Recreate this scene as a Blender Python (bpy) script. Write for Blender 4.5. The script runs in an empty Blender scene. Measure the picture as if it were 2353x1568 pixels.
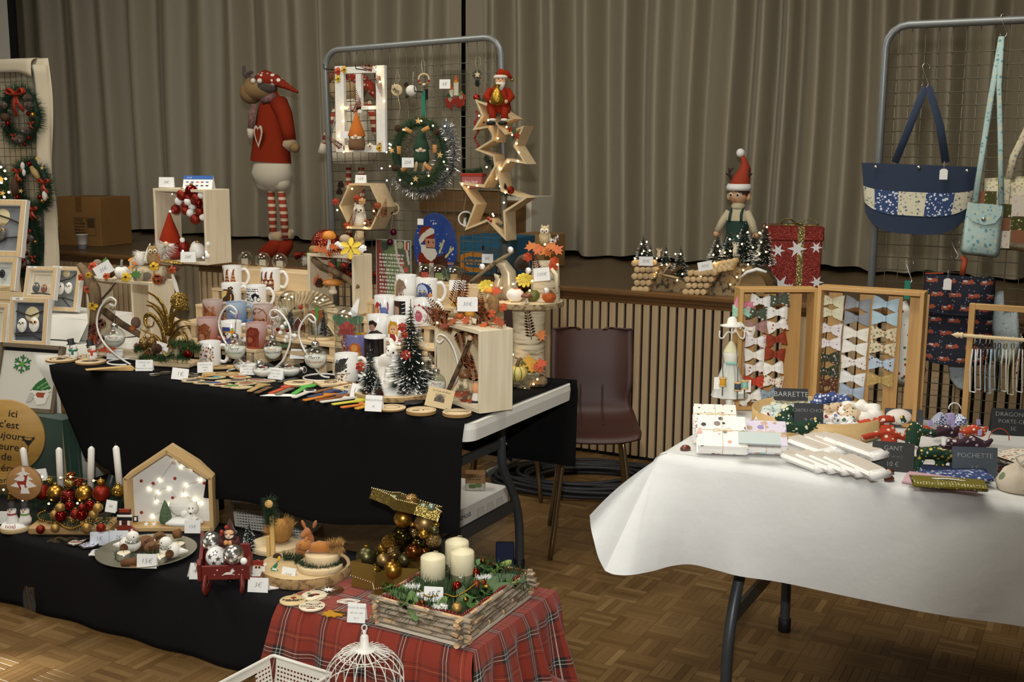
import bpy,math,random
import numpy as np
import mathutils as MU
Vc=MU.Vector
Mx=MU.Matrix
sin=math.sin
cos=math.cos
rng,enu,tpl=range,enumerate,tuple
sc=bpy.context.scene
COL=sc.collection
RN=random.Random(11)
PI=math.pi
H=1.57;FPX=2600.;W,HT=2353,1568
YAW=math.radians(28.5);TH=math.atan(FPX/15500);ROLL=math.atan((1057-W/2)/15500)
_F0=Vc((-sin(YAW),cos(YAW),0));_R0=Vc((cos(YAW),sin(YAW),0));_Z=Vc((0,0,1))
FW=cos(TH)*_F0-sin(TH)*_Z
_U0=sin(TH)*_F0+cos(TH)*_Z
RT=cos(ROLL)*_R0-sin(ROLL)*_U0
UP=sin(ROLL)*_R0+cos(ROLL)*_U0
CAMLOC=Vc((0,0,H))
cam=bpy.data.cameras.new('camera');camo=bpy.data.objects.new('camera',cam);COL.objects.link(camo)
cam.sensor_width=36;cam.lens=FPX/W*36;cam.clip_start=.05;cam.clip_end=60
mw=Mx((RT,UP,-FW)).transposed().to_4x4();mw.translation=CAMLOC;camo.matrix_world=mw
sc.camera=camo
w=bpy.data.worlds.new('world');sc.world=w;w.use_nodes=True
w.node_tree.nodes['Background'].inputs[0].default_value=(.55,.66,.8,1);w.node_tree.nodes['Background'].inputs[1].default_value=.6
sc.view_settings.view_transform='Standard';sc.view_settings.look='None'
sc.view_settings.exposure=0;sc.view_settings.gamma=1;sc.view_settings.use_curve_mapping=False
def light(name,kind,loc,energy,color=(1,1,1),aim=None,**kw):
 l=bpy.data.lights.new(name,kind);l.energy=energy;l.color=color
 for k,v in kw.items():setattr(l,k,v)
 o=bpy.data.objects.new(name,l);COL.objects.link(o);o.location=loc
 if aim is not None:o.rotation_euler=(Vc(aim)-Vc(loc)).to_track_quat('-Z','Y').to_euler()
 return o
FL=CAMLOC+.27*UP-.03*RT-.02*FW
light('camera_flash','SPOT',FL,262,(1,.995,.97),FL+FW*5+UP*.05-RT*.15,spot_size=math.radians(62),spot_blend=.75,shadow_soft_size=.035)
for i,(x,y)in enu(((-4.5,3.2),(-1.2,3.2),(-4.5,.2),(-1.2,.2))):
 light('ceiling_lamp','AREA',(x,y,4.15),58,(1,.95,.84),(x,y,0),size=1.4)
SUNDIR=Vc((.8,.42,-.42)).normalized()
light('sun','SUN',(-9,-4,6),16.,(1,.95,.86),Vc((-9,-4,6))+SUNDIR,angle=math.radians(1.2))
def ray(x,y):return FW+RT*((x-W/2)/FPX)-UP*((y-HT/2)/FPX)
def at(x,y,z):r=ray(x,y);return CAMLOC+r*((z-H)/r.z)
def aty(x,y,Y):r=ray(x,y);return CAMLOC+r*(Y/r.y)
def atx(x,y,X):r=ray(x,y);return CAMLOC+r*(X/r.x)
def dep(P):return(Vc(P)-CAMLOC).dot(FW)
def S(px,P):return px*dep(P)/FPX
def prj(P):
 v=Vc(P)-CAMLOC;d=v.dot(FW)
 return W/2+FPX*v.dot(RT)/d,HT/2-FPX*v.dot(UP)/d,d
FC=YAW
def T(x=0,y=0,z=0):return Mx.Translation((x,y,z))
def RX(a):return Mx.Rotation(a,4,'X')
def RY(a):return Mx.Rotation(a,4,'Y')
UPR=Mx.Rotation(PI*.5,4,"X")
def RZ(a):return Mx.Rotation(a,4,'Z')
def SC(x,y=None,z=None):
 y=x if y is None else y;z=x if z is None else z
 return Mx.Diagonal((x,y,z,1))
def aim(p,d,up=(0,0,1)):
 q=Vc(d).to_track_quat('Z','Y');return Mx.Translation(p)@q.to_matrix().to_4x4()
class G:
 def __init__(s):s.v=[];s.f=[];s.s=[]
 def add(s,v,f,M=None,sm=True):
  n=len(s.v)
  s.v+=[tpl(M@Vc(p))for p in v]if M is not None else[tpl(p)for p in v]
  s.f+=[tpl(i+n for i in q)for q in f];s.s+=[sm]*len(f);return s
 def box(s,a,b,c,p=(0,0,0),M=None,bev=0):
  x,y,z=a/2,b/2,c/2
  M=(M if M is not None else Mx())@T(*p)
  if not bev:
   v=[(i*x,j*y,k*z)for i in(-1,1)for j in(-1,1)for k in(-1,1)]
   return s.add(v,[(0,1,3,2),(4,6,7,5),(0,4,5,1),(2,3,7,6),(0,2,6,4),(1,5,7,3)],M,False)
  v=[];idx={}
  for i in(-1,1):
   for j in(-1,1):
    for k in(-1,1):
     for ax in rng(3):
      e=[x-bev,y-bev,z-bev];e[ax]=(x,y,z)[ax]
      idx[i,j,k,ax]=len(v);v.append((i*e[0],j*e[1],k*e[2]))
  f=[]
  for ax in rng(3):
   b1,b2=[q for q in rng(3)if q!=ax]
   for sg in(-1,1):
    q=[]
    for(m,n)in((-1,-1),(1,-1),(1,1),(-1,1)):
     t=[0,0,0];t[ax]=sg;t[b1]=m;t[b2]=n;q.append(idx[t[0],t[1],t[2],ax])
    f.append(tpl(q))
   for m in(-1,1):
    for n in(-1,1):
     t0=[0,0,0];t1=[0,0,0];t0[ax]=-1;t1[ax]=1
     for t in(t0,t1):t[b1]=m;t[b2]=n
     f.append((idx[(*t0,b1)],idx[(*t1,b1)],idx[(*t1,b2)],idx[(*t0,b2)]))
  for i in(-1,1):
   for j in(-1,1):
    for k in(-1,1):f.append((idx[i,j,k,0],idx[i,j,k,1],idx[i,j,k,2]))
  return s.add(v,f,M,False)
 def la(s,prof,n=16,p=(0,0,0),M=None,sm=True,sx=1,sy=1):
  M=(M if M is not None else Mx())@T(*p);v=[];f=[]
  for r,z in prof:
   r=max(r,1e-5)
   for i in rng(n):a=2*PI*i/n;v.append((r*cos(a)*sx,r*sin(a)*sy,z))
  for k in rng(len(prof)-1):
   for i in rng(n):j=(i+1)%n;f.append((k*n+i,k*n+j,k*n+n+j,k*n+n+i))
  return s.add(v,f,M,sm)
 def cyl(s,r,h,p=(0,0,0),n=16,r2=None,M=None):
  r2=r if r2 is None else r2;e=min(r,h)*.06
  return s.la([(0,0),(r-e,0),(r,e),(r2,h-e),(max(r2-e,0),h),(0,h)],n,p,M)
 def sph(s,r,p=(0,0,0),n=12,sc=(1,1,1),M=None):
  M=(M if M is not None else Mx())@T(*p)@SC(*sc);m=max(4,n*2//3)
  return s.la([(r*sin(PI*k/m),-r*cos(PI*k/m))for k in rng(m+1)],n,(0,0,0),M)
 def tu(s,pts,r,n=6,closed=False,M=None,cap=True,flat=1):
  pts=[Vc(p)for p in pts];m=len(pts);v=[];f=[]
  rs=r if isinstance(r,(list,tpl))else[r]*m
  pv=None
  for i in rng(m):
   a=pts[(i-1)%m]if(closed or i>0)else pts[i];b=pts[(i+1)%m]if(closed or i<m-1)else pts[i]
   d=(b-a);d=d.normalized()if d.length>1e-9 else Vc((0,0,1))
   if pv is None:
    pv=d.cross(Vc((0,0,1))if abs(d.z)<.9 else Vc((0,1,0))).normalized()
   pv=(pv-d*pv.dot(d));pv=pv.normalized()if pv.length>1e-6 else d.orthogonal().normalized()
   q=d.cross(pv)
   for k in rng(n):
    an=2*PI*k/n;v.append(pts[i]+(pv*cos(an)+q*sin(an)*flat)*rs[i])
  for i in rng(m if closed else m-1):
   i2=(i+1)%m
   for k in rng(n):k2=(k+1)%n;f.append((i*n+k,i*n+k2,i2*n+k2,i2*n+k))
  if cap and not closed:
   f.append(tpl(rng(n-1,-1,-1)));f.append(tpl((m-1)*n+k for k in rng(n)))
  return s.add(v,f,M)
 def pm(s,poly,h,M=None,z=0,sm=False):
  n=len(poly);v=[(x,y,z)for x,y in poly]+[(x,y,z+h)for x,y in poly]
  f=[tpl(rng(n-1,-1,-1)),tpl(rng(n,2*n))]+[(i,(i+1)%n,n+(i+1)%n,n+i)for i in rng(n)]
  return s.add(v,f,M,sm)
 def rim(s,outer,inner,h,M=None,z=0):
  n=len(outer);v=[(x,y,z)for x,y in outer]+[(x,y,z)for x,y in inner]+[(x,y,z+h)for x,y in outer]+[(x,y,z+h)for x,y in inner]
  f=[]
  for i in rng(n):
   j=(i+1)%n
   f+=[(i,n+i,n+j,j),(2*n+i,2*n+j,3*n+j,3*n+i),(i,j,2*n+j,2*n+i),(n+i,3*n+i,3*n+j,n+j)]
  return s.add(v,f,M,False)
 def grid(s,fn,nu,nv,M=None,sm=True):
  v=[fn(i/nu,j/nv)for j in rng(nv+1)for i in rng(nu+1)];k=nu+1
  return s.add(v,[(j*k+i,j*k+i+1,j*k+k+i+1,j*k+k+i)for j in rng(nv)for i in rng(nu)],M,sm)
def mesh(g,m=None,name='m',uv=None):
 me=bpy.data.meshes.new(name);me.from_pydata(g.v,[],g.f);me.polygons.foreach_set('use_smooth',g.s)
 if m is not None:me.materials.append(m)
 return me
def link(name,data,parent=None,M=None):
 o=bpy.data.objects.new(name,data);COL.objects.link(o)
 if parent is not None:o.parent=parent
 if M is not None:o.matrix_local=M
 return o
def pt(name,g,m,parent,M=None,label=None,kind=None):
 o=link(name,g if isinstance(g,bpy.types.Mesh)else mesh(g,m,name),parent,M)
 if label:o['label']=label
 if kind:o['kind']=kind
 return o
def tag(o,label,cat,group=None,kind=None):
 o['label']=label;o['category']=cat
 if group:o['group']=group
 if kind:o['kind']=kind
 return o
def tg_(name,label,cat,loc=(0,0,0),rz=0,group=None,rot=None):
 o=bpy.data.objects.new(name,None);COL.objects.link(o);o.empty_display_size=.05
 o.location=loc;o.rotation_euler=rot if rot is not None else(0,0,rz)
 return tag(o,label,cat,group)
def so_(name,g,m,label,cat,loc=(0,0,0),rz=0,group=None,rot=None,M=None,kind=None):
 o=link(name,g if isinstance(g,bpy.types.Mesh)else mesh(g,m,name))
 if M is not None:o.matrix_world=M
 else:o.location=loc;o.rotation_euler=rot if rot is not None else(0,0,rz)
 return tag(o,label,cat,group,kind)
def struct(name,g,m,parent=None,M=None):
 o=link(name,g if isinstance(g,bpy.types.Mesh)else mesh(g,m,name),parent,M)
 if parent is None:o['kind']='structure'
 return o
KIDS={}
def clone(o,loc=None,rz=None,label=None,group=None,rot=None):
 c=o.copy();COL.objects.link(c)
 if loc is not None:c.location=loc
 if rz is not None:c.rotation_euler=(0,0,rz)
 if rot is not None:c.rotation_euler=rot
 if label:c['label']=label
 if group:c['group']=group
 def rec(a,b):
  for ch in list(a.children):
   d=ch.copy();COL.objects.link(d);d.parent=b;rec(ch,d)
 rec(o,c);return c
def ring(r,n=32,a0=0,a1=2*PI,rx=None):return[((rx or r)*cos(a0+(a1-a0)*i/n),r*sin(a0+(a1-a0)*i/n))for i in rng(n)]
def star(R1,R2,n=5,a=PI/2):return[((R1 if k%2==0 else R2)*cos(a+PI*k/n),(R1 if k%2==0 else R2)*sin(a+PI*k/n))for k in rng(2*n)]
def spl(pts,k=6,closed=False):
 P=[Vc(p)for p in pts];n=len(P);out=[]
 for i in rng(n if closed else n-1):
  g=lambda j:P[j%n]if closed else P[min(max(j,0),n-1)]
  a,b,c,d=g(i-1),g(i),g(i+1),g(i+2)
  for q in rng(k):
   t=q/k;out.append(.5*((2*b)+(c-a)*t+(2*a-5*b+4*c-d)*t*t+(3*b-a-3*c+d)*t**3))
 if not closed:out.append(P[-1])
 return out
def lin(h):
 h=h.lstrip('#');r=[int(h[i:i+2],16)/255 for i in(0,2,4)]
 return tpl(c/12.92 if c<=.04045 else((c+.055)/1.055)**2.4 for c in r)+(1,)
_MC={}
class N:
 def __init__(s,name):
  s.m=bpy.data.materials.new(name);s.m.use_nodes=True;s.t=s.m.node_tree;s.b=s.t.nodes['Principled BSDF'];s.o=s.t.nodes['Material Output']
 def n(s,typ,**kw):
  q=s.t.nodes.new('ShaderNode'+typ)
  for k,v in kw.items():setattr(q,k,v)
  return q
 def l(s,a,b):s.t.links.new(a,b)
 def ramp(s,stops,interp='LINEAR'):
  q=s.n('ValToRGB');q.color_ramp.interpolation=interp;e=q.color_ramp.elements
  while len(e)<len(stops):e.new(.5)
  for i,(p,c)in enu(stops):e[i].position=p;e[i].color=lin(c)if isinstance(c,str)else c
  return q
 def math(s,op,a,b=None):
  q=s.n('Math',operation=op)
  for i,x in enu((a,b)):
   if x is None:continue
   if isinstance(x,(int,float)):q.inputs[i].default_value=x
   else:s.l(x,q.inputs[i])
  return q.outputs[0]
 def coord(s,kind='Object',scale=None):
  c=s.n('TexCoord').outputs[kind]
  if scale is None:return c
  mp=s.n('Mapping');mp.inputs['Scale'].default_value=scale if isinstance(scale,tpl)else(scale,)*3
  s.l(c,mp.inputs[0]);return mp.outputs[0]
 def bump(s,h,strength=.3,dist=.002):
  q=s.n('Bump');q.inputs['Strength'].default_value=strength;q.inputs['Distance'].default_value=dist;s.l(h,q.inputs['Height']);s.l(q.outputs[0],s.b.inputs['Normal'])
def cached(fn):
 def f(*a,**k):
  key=(fn.__name__,a,tpl(sorted(k.items())))
  if key not in _MC:_MC[key]=fn(*a,**k)
  return _MC[key]
 return f
@cached
def P(hexc,rough=.55,metal=0,var=0,vs=30,bump=0,bs=200,spec=.5,sheen=0,coat=0,trans=0):
 s=N('paint_'+hexc.lstrip('#'));s.b.inputs['Roughness'].default_value=rough;s.b.inputs['Metallic'].default_value=metal
 s.b.inputs['Base Color'].default_value=lin(hexc);s.b.inputs['Specular IOR Level'].default_value=spec;s.b.inputs['Sheen Weight'].default_value=sheen;s.b.inputs['Coat Weight'].default_value=coat
 if trans:s.b.inputs['Subsurface Weight'].default_value=trans;s.b.inputs['Subsurface Radius'].default_value=(.02,.015,.01)
 if var:
  no=s.n('TexNoise');no.inputs['Scale'].default_value=vs;no.inputs['Detail'].default_value=4;s.l(s.coord(),no.inputs[0])
  c=lin(hexc);r=s.ramp([(.3,tpl(x*(1-var)for x in c[:3])+(1,)),(.7,tpl(min(1,x*(1+var))for x in c[:3])+(1,))]);s.l(no.outputs[0],r.inputs[0]);s.l(r.outputs[0],s.b.inputs['Base Color'])
 if bump:
  n2=s.n('TexNoise');n2.inputs['Scale'].default_value=bs;n2.inputs['Detail'].default_value=3;s.l(s.coord(),n2.inputs[0]);s.bump(n2.outputs[0],bump,.003)
 return s.m
@cached
def WOOD(a,b,axis=2,scale=14,rough=.55,str_=6,rnd=False):
 s=N('wood_'+a.lstrip('#'));s.b.inputs['Roughness'].default_value=rough
 k=[scale*str_]*3;k[axis]=scale*.5
 v=s.coord('Object',tpl(k));no=s.n('TexNoise');no.inputs['Scale'].default_value=1;no.inputs['Detail'].default_value=5;no.inputs['Distortion'].default_value=.6
 if rnd:
  ad=s.n('VectorMath',operation='ADD');s.l(v,ad.inputs[0]);oi=s.n('ObjectInfo');cb=s.n('CombineXYZ');m=s.math('MULTIPLY',oi.outputs['Random'],90.);s.l(m,cb.inputs[0]);s.l(m,cb.inputs[1]);s.l(m,cb.inputs[2]);s.l(cb.outputs[0],ad.inputs[1]);v=ad.outputs[0]
 s.l(v,no.inputs[0]);r=s.ramp([(.3,a),(.7,b)]);s.l(no.outputs[0],r.inputs[0]);s.l(r.outputs[0],s.b.inputs['Base Color']);s.bump(no.outputs[0],.12,.001)
 return s.m
@cached
def DOTS(base,cols,scale=60,size=.3,rough=.85,soft=.03,jit=1.,base2=None,bscale=20):
 s=N('print_'+base.lstrip('#'));s.b.inputs['Roughness'].default_value=rough;s.b.inputs['Specular IOR Level'].default_value=.3
 vo=s.n('TexVoronoi');vo.inputs['Scale'].default_value=scale;vo.inputs['Randomness'].default_value=jit;s.l(s.coord(),vo.inputs['Vector'])
 sep=s.n('SeparateColor');s.l(vo.outputs['Color'],sep.inputs[0])
 cols=cols.split(',');k=len(cols);r=s.ramp([(i/k,c)for i,c in enu(cols)],'CONSTANT');s.l(sep.outputs[0],r.inputs[0])
 rr=s.math('MULTIPLY',s.math('ADD',s.math('MULTIPLY',sep.outputs[1],.7),.55),size)
 f=s.math('SMOOTH_MIN',1.,s.math('DIVIDE',s.math('SUBTRACT',vo.outputs['Distance'],rr),soft));cl=s.n('Clamp');s.l(f,cl.inputs[0])
 mx=s.n('Mix',data_type='RGBA');s.l(cl.outputs[0],mx.inputs[0]);s.l(r.outputs[0],mx.inputs[6]);mx.inputs[7].default_value=lin(base)
 if base2:
  no=s.n('TexNoise');no.inputs['Scale'].default_value=bscale;s.l(s.coord(),no.inputs[0]);r2=s.ramp([(.42,base),(.58,base2)]);s.l(no.outputs[0],r2.inputs[0]);s.l(r2.outputs[0],mx.inputs[7])
 s.l(mx.outputs[2],s.b.inputs['Base Color']);return s.m
@cached
def GLIT(hexc,scale=500,rough=.25,metal=.85,k=.9):
 s=N('glitter_'+hexc.lstrip('#'));s.b.inputs['Roughness'].default_value=rough;s.b.inputs['Metallic'].default_value=metal
 vo=s.n('TexVoronoi');vo.inputs['Scale'].default_value=scale;s.l(s.coord(),vo.inputs['Vector'])
 c=lin(hexc);sep=s.n('SeparateColor');s.l(vo.outputs['Color'],sep.inputs[0]);r=s.ramp([(0,tpl(x*.55 for x in c[:3])+(1,)),(.8,c),(1,tpl(min(1,x*1.5+.1)for x in c[:3])+(1,))]);s.l(sep.outputs[0],r.inputs[0]);s.l(r.outputs[0],s.b.inputs['Base Color'])
 ge=s.n('NewGeometry');sb=s.n('VectorMath',operation='SUBTRACT');s.l(vo.outputs['Color'],sb.inputs[0]);sb.inputs[1].default_value=(.5,.5,.5)
 sl=s.n('VectorMath',operation='SCALE');sl.inputs[3].default_value=k;s.l(sb.outputs[0],sl.inputs[0])
 ad=s.n('VectorMath',operation='ADD');s.l(ge.outputs['Normal'],ad.inputs[0]);s.l(sl.outputs[0],ad.inputs[1]);nm=s.n('VectorMath',operation='NORMALIZE');s.l(ad.outputs[0],nm.inputs[0]);s.l(nm.outputs[0],s.b.inputs['Normal'])
 return s.m
@cached
def GLASS(tint='f4f6f4',k=1.,rough=.02):
 s=N('clear_glass');s.t.nodes.remove(s.b);tr=s.n('BsdfTransparent');tr.inputs[0].default_value=lin(tint);gl=s.n('BsdfGlossy');gl.inputs[1].default_value=rough
 lw=s.n('LayerWeight');lw.inputs[0].default_value=.5;mx=s.n('MixShader');s.l(s.math('MULTIPLY',s.math('ADD',s.math('MULTIPLY',s.math('POWER',lw.outputs['Facing'],3.),.6),.06),k),mx.inputs[0]);s.l(tr.outputs[0],mx.inputs[1]);s.l(gl.outputs[0],mx.inputs[2]);s.l(mx.outputs[0],s.o.inputs[0]);return s.m
@cached
def FROST(hexc,h2=None,z0=0,z1=.09,a=.8):
 s=N('frosted_glass');s.b.inputs['Roughness'].default_value=.65;s.b.inputs['Base Color'].default_value=lin(hexc)
 if h2:
  sp=s.n('SeparateXYZ');s.l(s.coord(),sp.inputs[0]);r=s.ramp([(0,hexc),(1,h2)]);mr=s.n('MapRange');mr.inputs[1].default_value=z0;mr.inputs[2].default_value=z1;s.l(sp.outputs[2],mr.inputs[0]);s.l(mr.outputs[0],r.inputs[0]);s.l(r.outputs[0],s.b.inputs['Base Color'])
 tr=s.n('BsdfTransparent');mx=s.n('MixShader');mx.inputs[0].default_value=a;s.l(tr.outputs[0],mx.inputs[1]);s.l(s.b.outputs[0],mx.inputs[2]);s.l(mx.outputs[0],s.o.inputs[0]);return s.m
@cached
def EMIT(hexc,k=8):
 s=N('lit_bulb');s.b.inputs['Base Color'].default_value=lin(hexc);s.b.inputs['Emission Color'].default_value=lin(hexc);s.b.inputs['Emission Strength'].default_value=k;return s.m
@cached
def VCOL(rough=.6,spec=.5,coat=0):
 s=N('printed_colours');s.b.inputs['Roughness'].default_value=rough;s.b.inputs['Specular IOR Level'].default_value=spec;s.b.inputs['Coat Weight'].default_value=coat
 a=s.n('VertexColor');a.layer_name='Col';s.l(a.outputs[0],s.b.inputs['Base Color']);return s.m
@cached
def BARK(a='d8c9a8',b='6e5f4a',scale=25,rough=.9,sx=1,sz=1,bump=.8):
 s=N('bark_'+a.lstrip('#'));s.b.inputs['Roughness'].default_value=rough
 no=s.n('TexNoise');no.inputs['Scale'].default_value=scale;no.inputs['Detail'].default_value=6;s.l(s.coord('Object',(sx,sx,sz)),no.inputs[0])
 r=s.ramp([(.38,b),(.5,a),(.8,a)]);s.l(no.outputs[0],r.inputs[0]);s.l(r.outputs[0],s.b.inputs['Base Color']);s.bump(no.outputs[0],bump,.004);return s.m
def setcol(me,cols):
 """one colour per polygon, stored on the face corners: flat print"""
 a=me.color_attributes.new('Col','BYTE_COLOR','CORNER');out=[]
 for p in me.polygons:out+=list(lin(cols[p.index])if isinstance(cols[p.index],str)else cols[p.index])*p.loop_total
 a.data.foreach_set('color',out)
WHITE=P('f2f0ea',.5);PAPER=P('f1f0ec',.8);BLACK=P('0c0c0d',.6)
# decals: flat print rasterised into coloured cells
def raster(shapes,nx,ny,asp=1.):
 xs=(np.arange(nx)+.5)/nx;ys=(np.arange(ny)+.5)/ny;X,Y=np.meshgrid(xs,ys);idx=np.full((ny,nx),-1);pal=[]
 def put(m,c):
  if c is None:idx[m]=-1;return
  if c not in pal:pal.append(c)
  idx[m]=pal.index(c)
 for s in shapes:
  k=s[0]
  if k=='bg':put(np.ones_like(X,bool),s[1])
  elif k=='c':put(((X-s[1])*asp)**2+(Y-s[2])**2<s[3]**2,s[4])
  elif k=='e':put(((X-s[1])/s[3])**2+((Y-s[2])/s[4])**2<1,s[5])
  elif k=='r':put((X>=s[1])&(X<=s[3])&(Y>=s[2])&(Y<=s[4]),s[5])
  elif k=='o':d=np.sqrt(((X-s[1])*asp)**2+(Y-s[2])**2);put((d<s[3])&(d>s[3]-s[4]),s[5])
  elif k=='l':
   ax,ay,bx,by,wd=s[1:6];dx,dy=(bx-ax)*asp,by-ay;L=dx*dx+dy*dy+1e-9
   t=np.clip(((X-ax)*asp*dx+(Y-ay)*dy)/L,0,1);put(((X-ax)*asp-t*dx)**2+(Y-ay-t*dy)**2<(wd/2)**2,s[6])
  elif k=='p':
   pts=s[1];m=np.zeros_like(X,bool);j=len(pts)-1
   for i in rng(len(pts)):
    (xi,yi),(xj,yj)=pts[i],pts[j]
    m^=((yi>Y)!=(yj>Y))&(X<(xj-xi)*(Y-yi)/(yj-yi+1e-12)+xi);j=i
   put(m,s[2])
  elif k=='n':
   r=random.Random(s[1]);x0,y0,x1,y1=s[5]if len(s)>5 else(0,0,1,1)
   for _ in rng(s[2]):
    cx_,cy_,rr=r.uniform(x0,x1),r.uniform(y0,y1),s[3]*r.uniform(.5,1.3);put(((X-cx_)*asp)**2+(Y-cy_)**2<rr*rr,r.choice(s[4]))
  elif k=='tx':
   r=random.Random(s[7]);x0,y0,x1,y1=s[1:5]
   for q in rng(s[5]):
    yy=y1-(q+.5)*(y1-y0)/s[5];hh=(y1-y0)/s[5]*.28;x=x0
    while x<x1-.02:
     wd=r.uniform(.02,.08);put((X>x)&(X<min(x+wd,x1))&(abs(Y-yy)<hh),s[6]);x+=wd+r.uniform(.012,.03)
 return idx,pal
def decal(name,parent,shapes,nx,ny,fn,asp=1.,m=None,label=None):
 idx,pal=raster(shapes,nx,ny,asp);g=G();cols=[];vi={}
 def V(i,j):
  if(i,j)not in vi:vi[i,j]=len(g.v);g.v.append(tpl(fn(i/nx,j/ny)))
  return vi[i,j]
 for j in rng(ny):
  i=0
  while i<nx:
   if idx[j,i]>=0:
    g.f.append((V(i,j),V(i+1,j),V(i+1,j+1),V(i,j+1)));g.s.append(True);cols.append(pal[idx[j,i]])
   i+=1
 me=mesh(g,m or VCOL(),name);setcol(me,cols)
 return pt(name,me,None,parent,label=label)
def flat(w,h,y=0,x0=None,z0=0):
 x0=-w/2 if x0 is None else x0
 return lambda u,v:(x0+u*w,y,z0+v*h)
def flatxy(w,h,z=0):return lambda u,v:((u-.5)*w,(v-.5)*h,z)
@cached
def txm(s,size=.02,mat_hex='3a3a3c',ext=.0002,align='CENTER',shear=0,off=0):
 cu=bpy.data.curves.new('lettering','FONT');cu.body=s;cu.size=size;cu.align_x=align;cu.align_y='CENTER';cu.extrude=ext;cu.shear=shear;cu.offset=off;cu.resolution_u=2
 o=bpy.data.objects.new('lettering',cu);me=bpy.data.meshes.new_from_object(o);bpy.data.objects.remove(o);me.materials.clear();me.materials.append(P(mat_hex,.7));return me
def text(s,parent,size,M,hexc='3a3a3c',name='lettering',**k):return pt(name,txm(s,size,hexc,**k),None,parent,M)
FX,FY,BK=-.31,3.78,.123
pq=N('oak_parquet');pq.b.inputs['Roughness'].default_value=.38
_oi=pq.n('ObjectInfo');_ge=pq.n('NewGeometry');_rv=pq.math('FRACT',pq.math('ADD',_oi.outputs['Random'],_ge.outputs['Random Per Island']))
_rp=pq.ramp([(0,'6c4f2b'),(.25,'785a33'),(.6,'80623a'),(.9,'896b42'),(1,'9a7c50')]);pq.l(_rv,_rp.inputs[0])
_no=pq.n('TexNoise');_no.inputs['Scale'].default_value=60;_no.inputs['Detail'].default_value=6;pq.l(pq.coord(),_no.inputs[0])
_mx=pq.n('Mix',data_type='RGBA',blend_type='MULTIPLY');_mx.inputs[0].default_value=.35;pq.l(_rp.outputs[0],_mx.inputs[6]);pq.l(_no.outputs[0],_mx.inputs[7]);pq.l(_mx.outputs[2],pq.b.inputs['Base Color'])
pq.bump(_no.outputs[0],.06,.001)
PQ=pq.m
floor=struct('floor',G().box(12,12,.1,(-3,3,-.056)),P('4a2f12',.6))
sl=[mesh(G().box(.1222,.0238,.008,bev=.0005),PQ,'parquet_strip'),mesh(G().box(.0238,.1222,.008,bev=.0005),PQ,'parquet_strip')]
_bl=[]
for i in rng(-44,20):
 for j in rng(-16,14):
  x,y=FX+(i+.5)*BK,FY+(j+.5)*BK
  if y>5.35:continue
  u,v,d=prj((x,y,0))
  vis=d>.3 and-60<u<2420 and-60<v<1640
  hid=(y>2.5 and y<3.1 and x<-1.9)or(u>1360 and v<1310+max(0,u-1700)*.2)or(u<1200 and v<1360 and u>700)or(y>2.46 and x<-2)
  if d>0 and-200<u<2600 and v<1900:_bl.append((0 if(vis and not hid)else 1,d,i,j,x,y))
_bl.sort();_rest=G()
for n,(hd,d,i,j,x,y)in enu(_bl):
 o=(i+j)%2
 for q in rng(5):
  off=(q-2)*.0246;px,py=(x,y+off)if o==0 else(x+off,y)
  zz=-.004+RN.uniform(-.0003,.0002)
  if n<60:struct('parquet_strip',sl[o],None,floor,T(px,py,zz))
  else:_rest.box(*((.1222,.0238,.008)if o==0 else(.0238,.1222,.008)),p=(px,py,zz))
r_=struct('parquet_strips',_rest,PQ,floor);r_['kind']='stuff'
# stage, walls
YS,ZS=5.295,.88
STG=WOOD('54422a','655136',0,8,.45)
wf=struct('wall_stage',G().box(11,.04,.8,(-3.6,YS+.035,.4)),P('070605',.9))
slat=mesh(G().box(.0325,.018,.79,bev=.0015),WOOD('b09672','bda482',2,6,.6),'slat')
gx=aty(1495.7,702,YS).x+.0465/2
for k in rng(-106,86):
 x=gx+k*.0465
 u,v,d=prj((x,YS,.4))
 if-200<u<2500:struct('slat',slat,None,wf,T(x,YS+.006,.415))
g=G().box(11,.06,.03,(-3.6,YS-0,.865),bev=.008).box(11,.03,.022,(-3.6,YS+.012,.84),bev=.004).box(11,.02,.025,(-3.6,YS+.018,.82))
struct('trim_1',g,WOOD('6a4a2a','775634',0,8,.3))
struct('stage_floor',G().box(11,3.2,.06,(-3.6,YS+1.62,ZS-.031)),STG)
struct('wall_back',G().box(12,.1,4.4,(-3.6,8.3,2.2)),P('0b0b0c',.9))
struct('wall_right',G().box(.1,14,4.4,(3.4,2.5,2.2)),P('b9b3a4',.8))
struct('wall_front',G().box(14,.1,4.4,(-3,-4.2,2.2)),P('b9b3a4',.8))
struct('ceiling',G().box(14,14,.1,(-3,2.4,4.45)),P('c9c4b6',.8))
XL=-8.6
tgt=at(40,1545,0);tb=tgt-SUNDIR*((tgt.x-XL)/SUNDIR.x)
wy0,wy1,wz0,wz1=tb.y-.55,tb.y+.16,tb.z-.35,tb.z+.07
wl=G()
for(y0,y1,z0,z1)in((-4.4,wy0,0,4.4),(wy1,9,0,4.4),(wy0,wy1,0,wz0),(wy0,wy1,wz1,4.4)):wl.box(.1,y1-y0,z1-z0,(XL,(y0+y1)/2,(z0+z1)/2))
struct('wall_left',wl,P('b9b3a4',.8))
wn=struct('window_1',G().box(.12,.03,wz1-wz0,(XL,wy0+.015,(wz0+wz1)/2)).box(.12,.03,wz1-wz0,(XL,wy1-.015,(wz0+wz1)/2)).box(.12,wy1-wy0,.03,(XL,(wy0+wy1)/2,wz0)).box(.12,wy1-wy0,.03,(XL,(wy0+wy1)/2,wz1)),WHITE)
struct('pane',G().box(.004,wy1-wy0,wz1-wz0,(XL,(wy0+wy1)/2,(wz0+wz1)/2)),GLASS('ffffff',.5),wn)
YC=6.75
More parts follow.
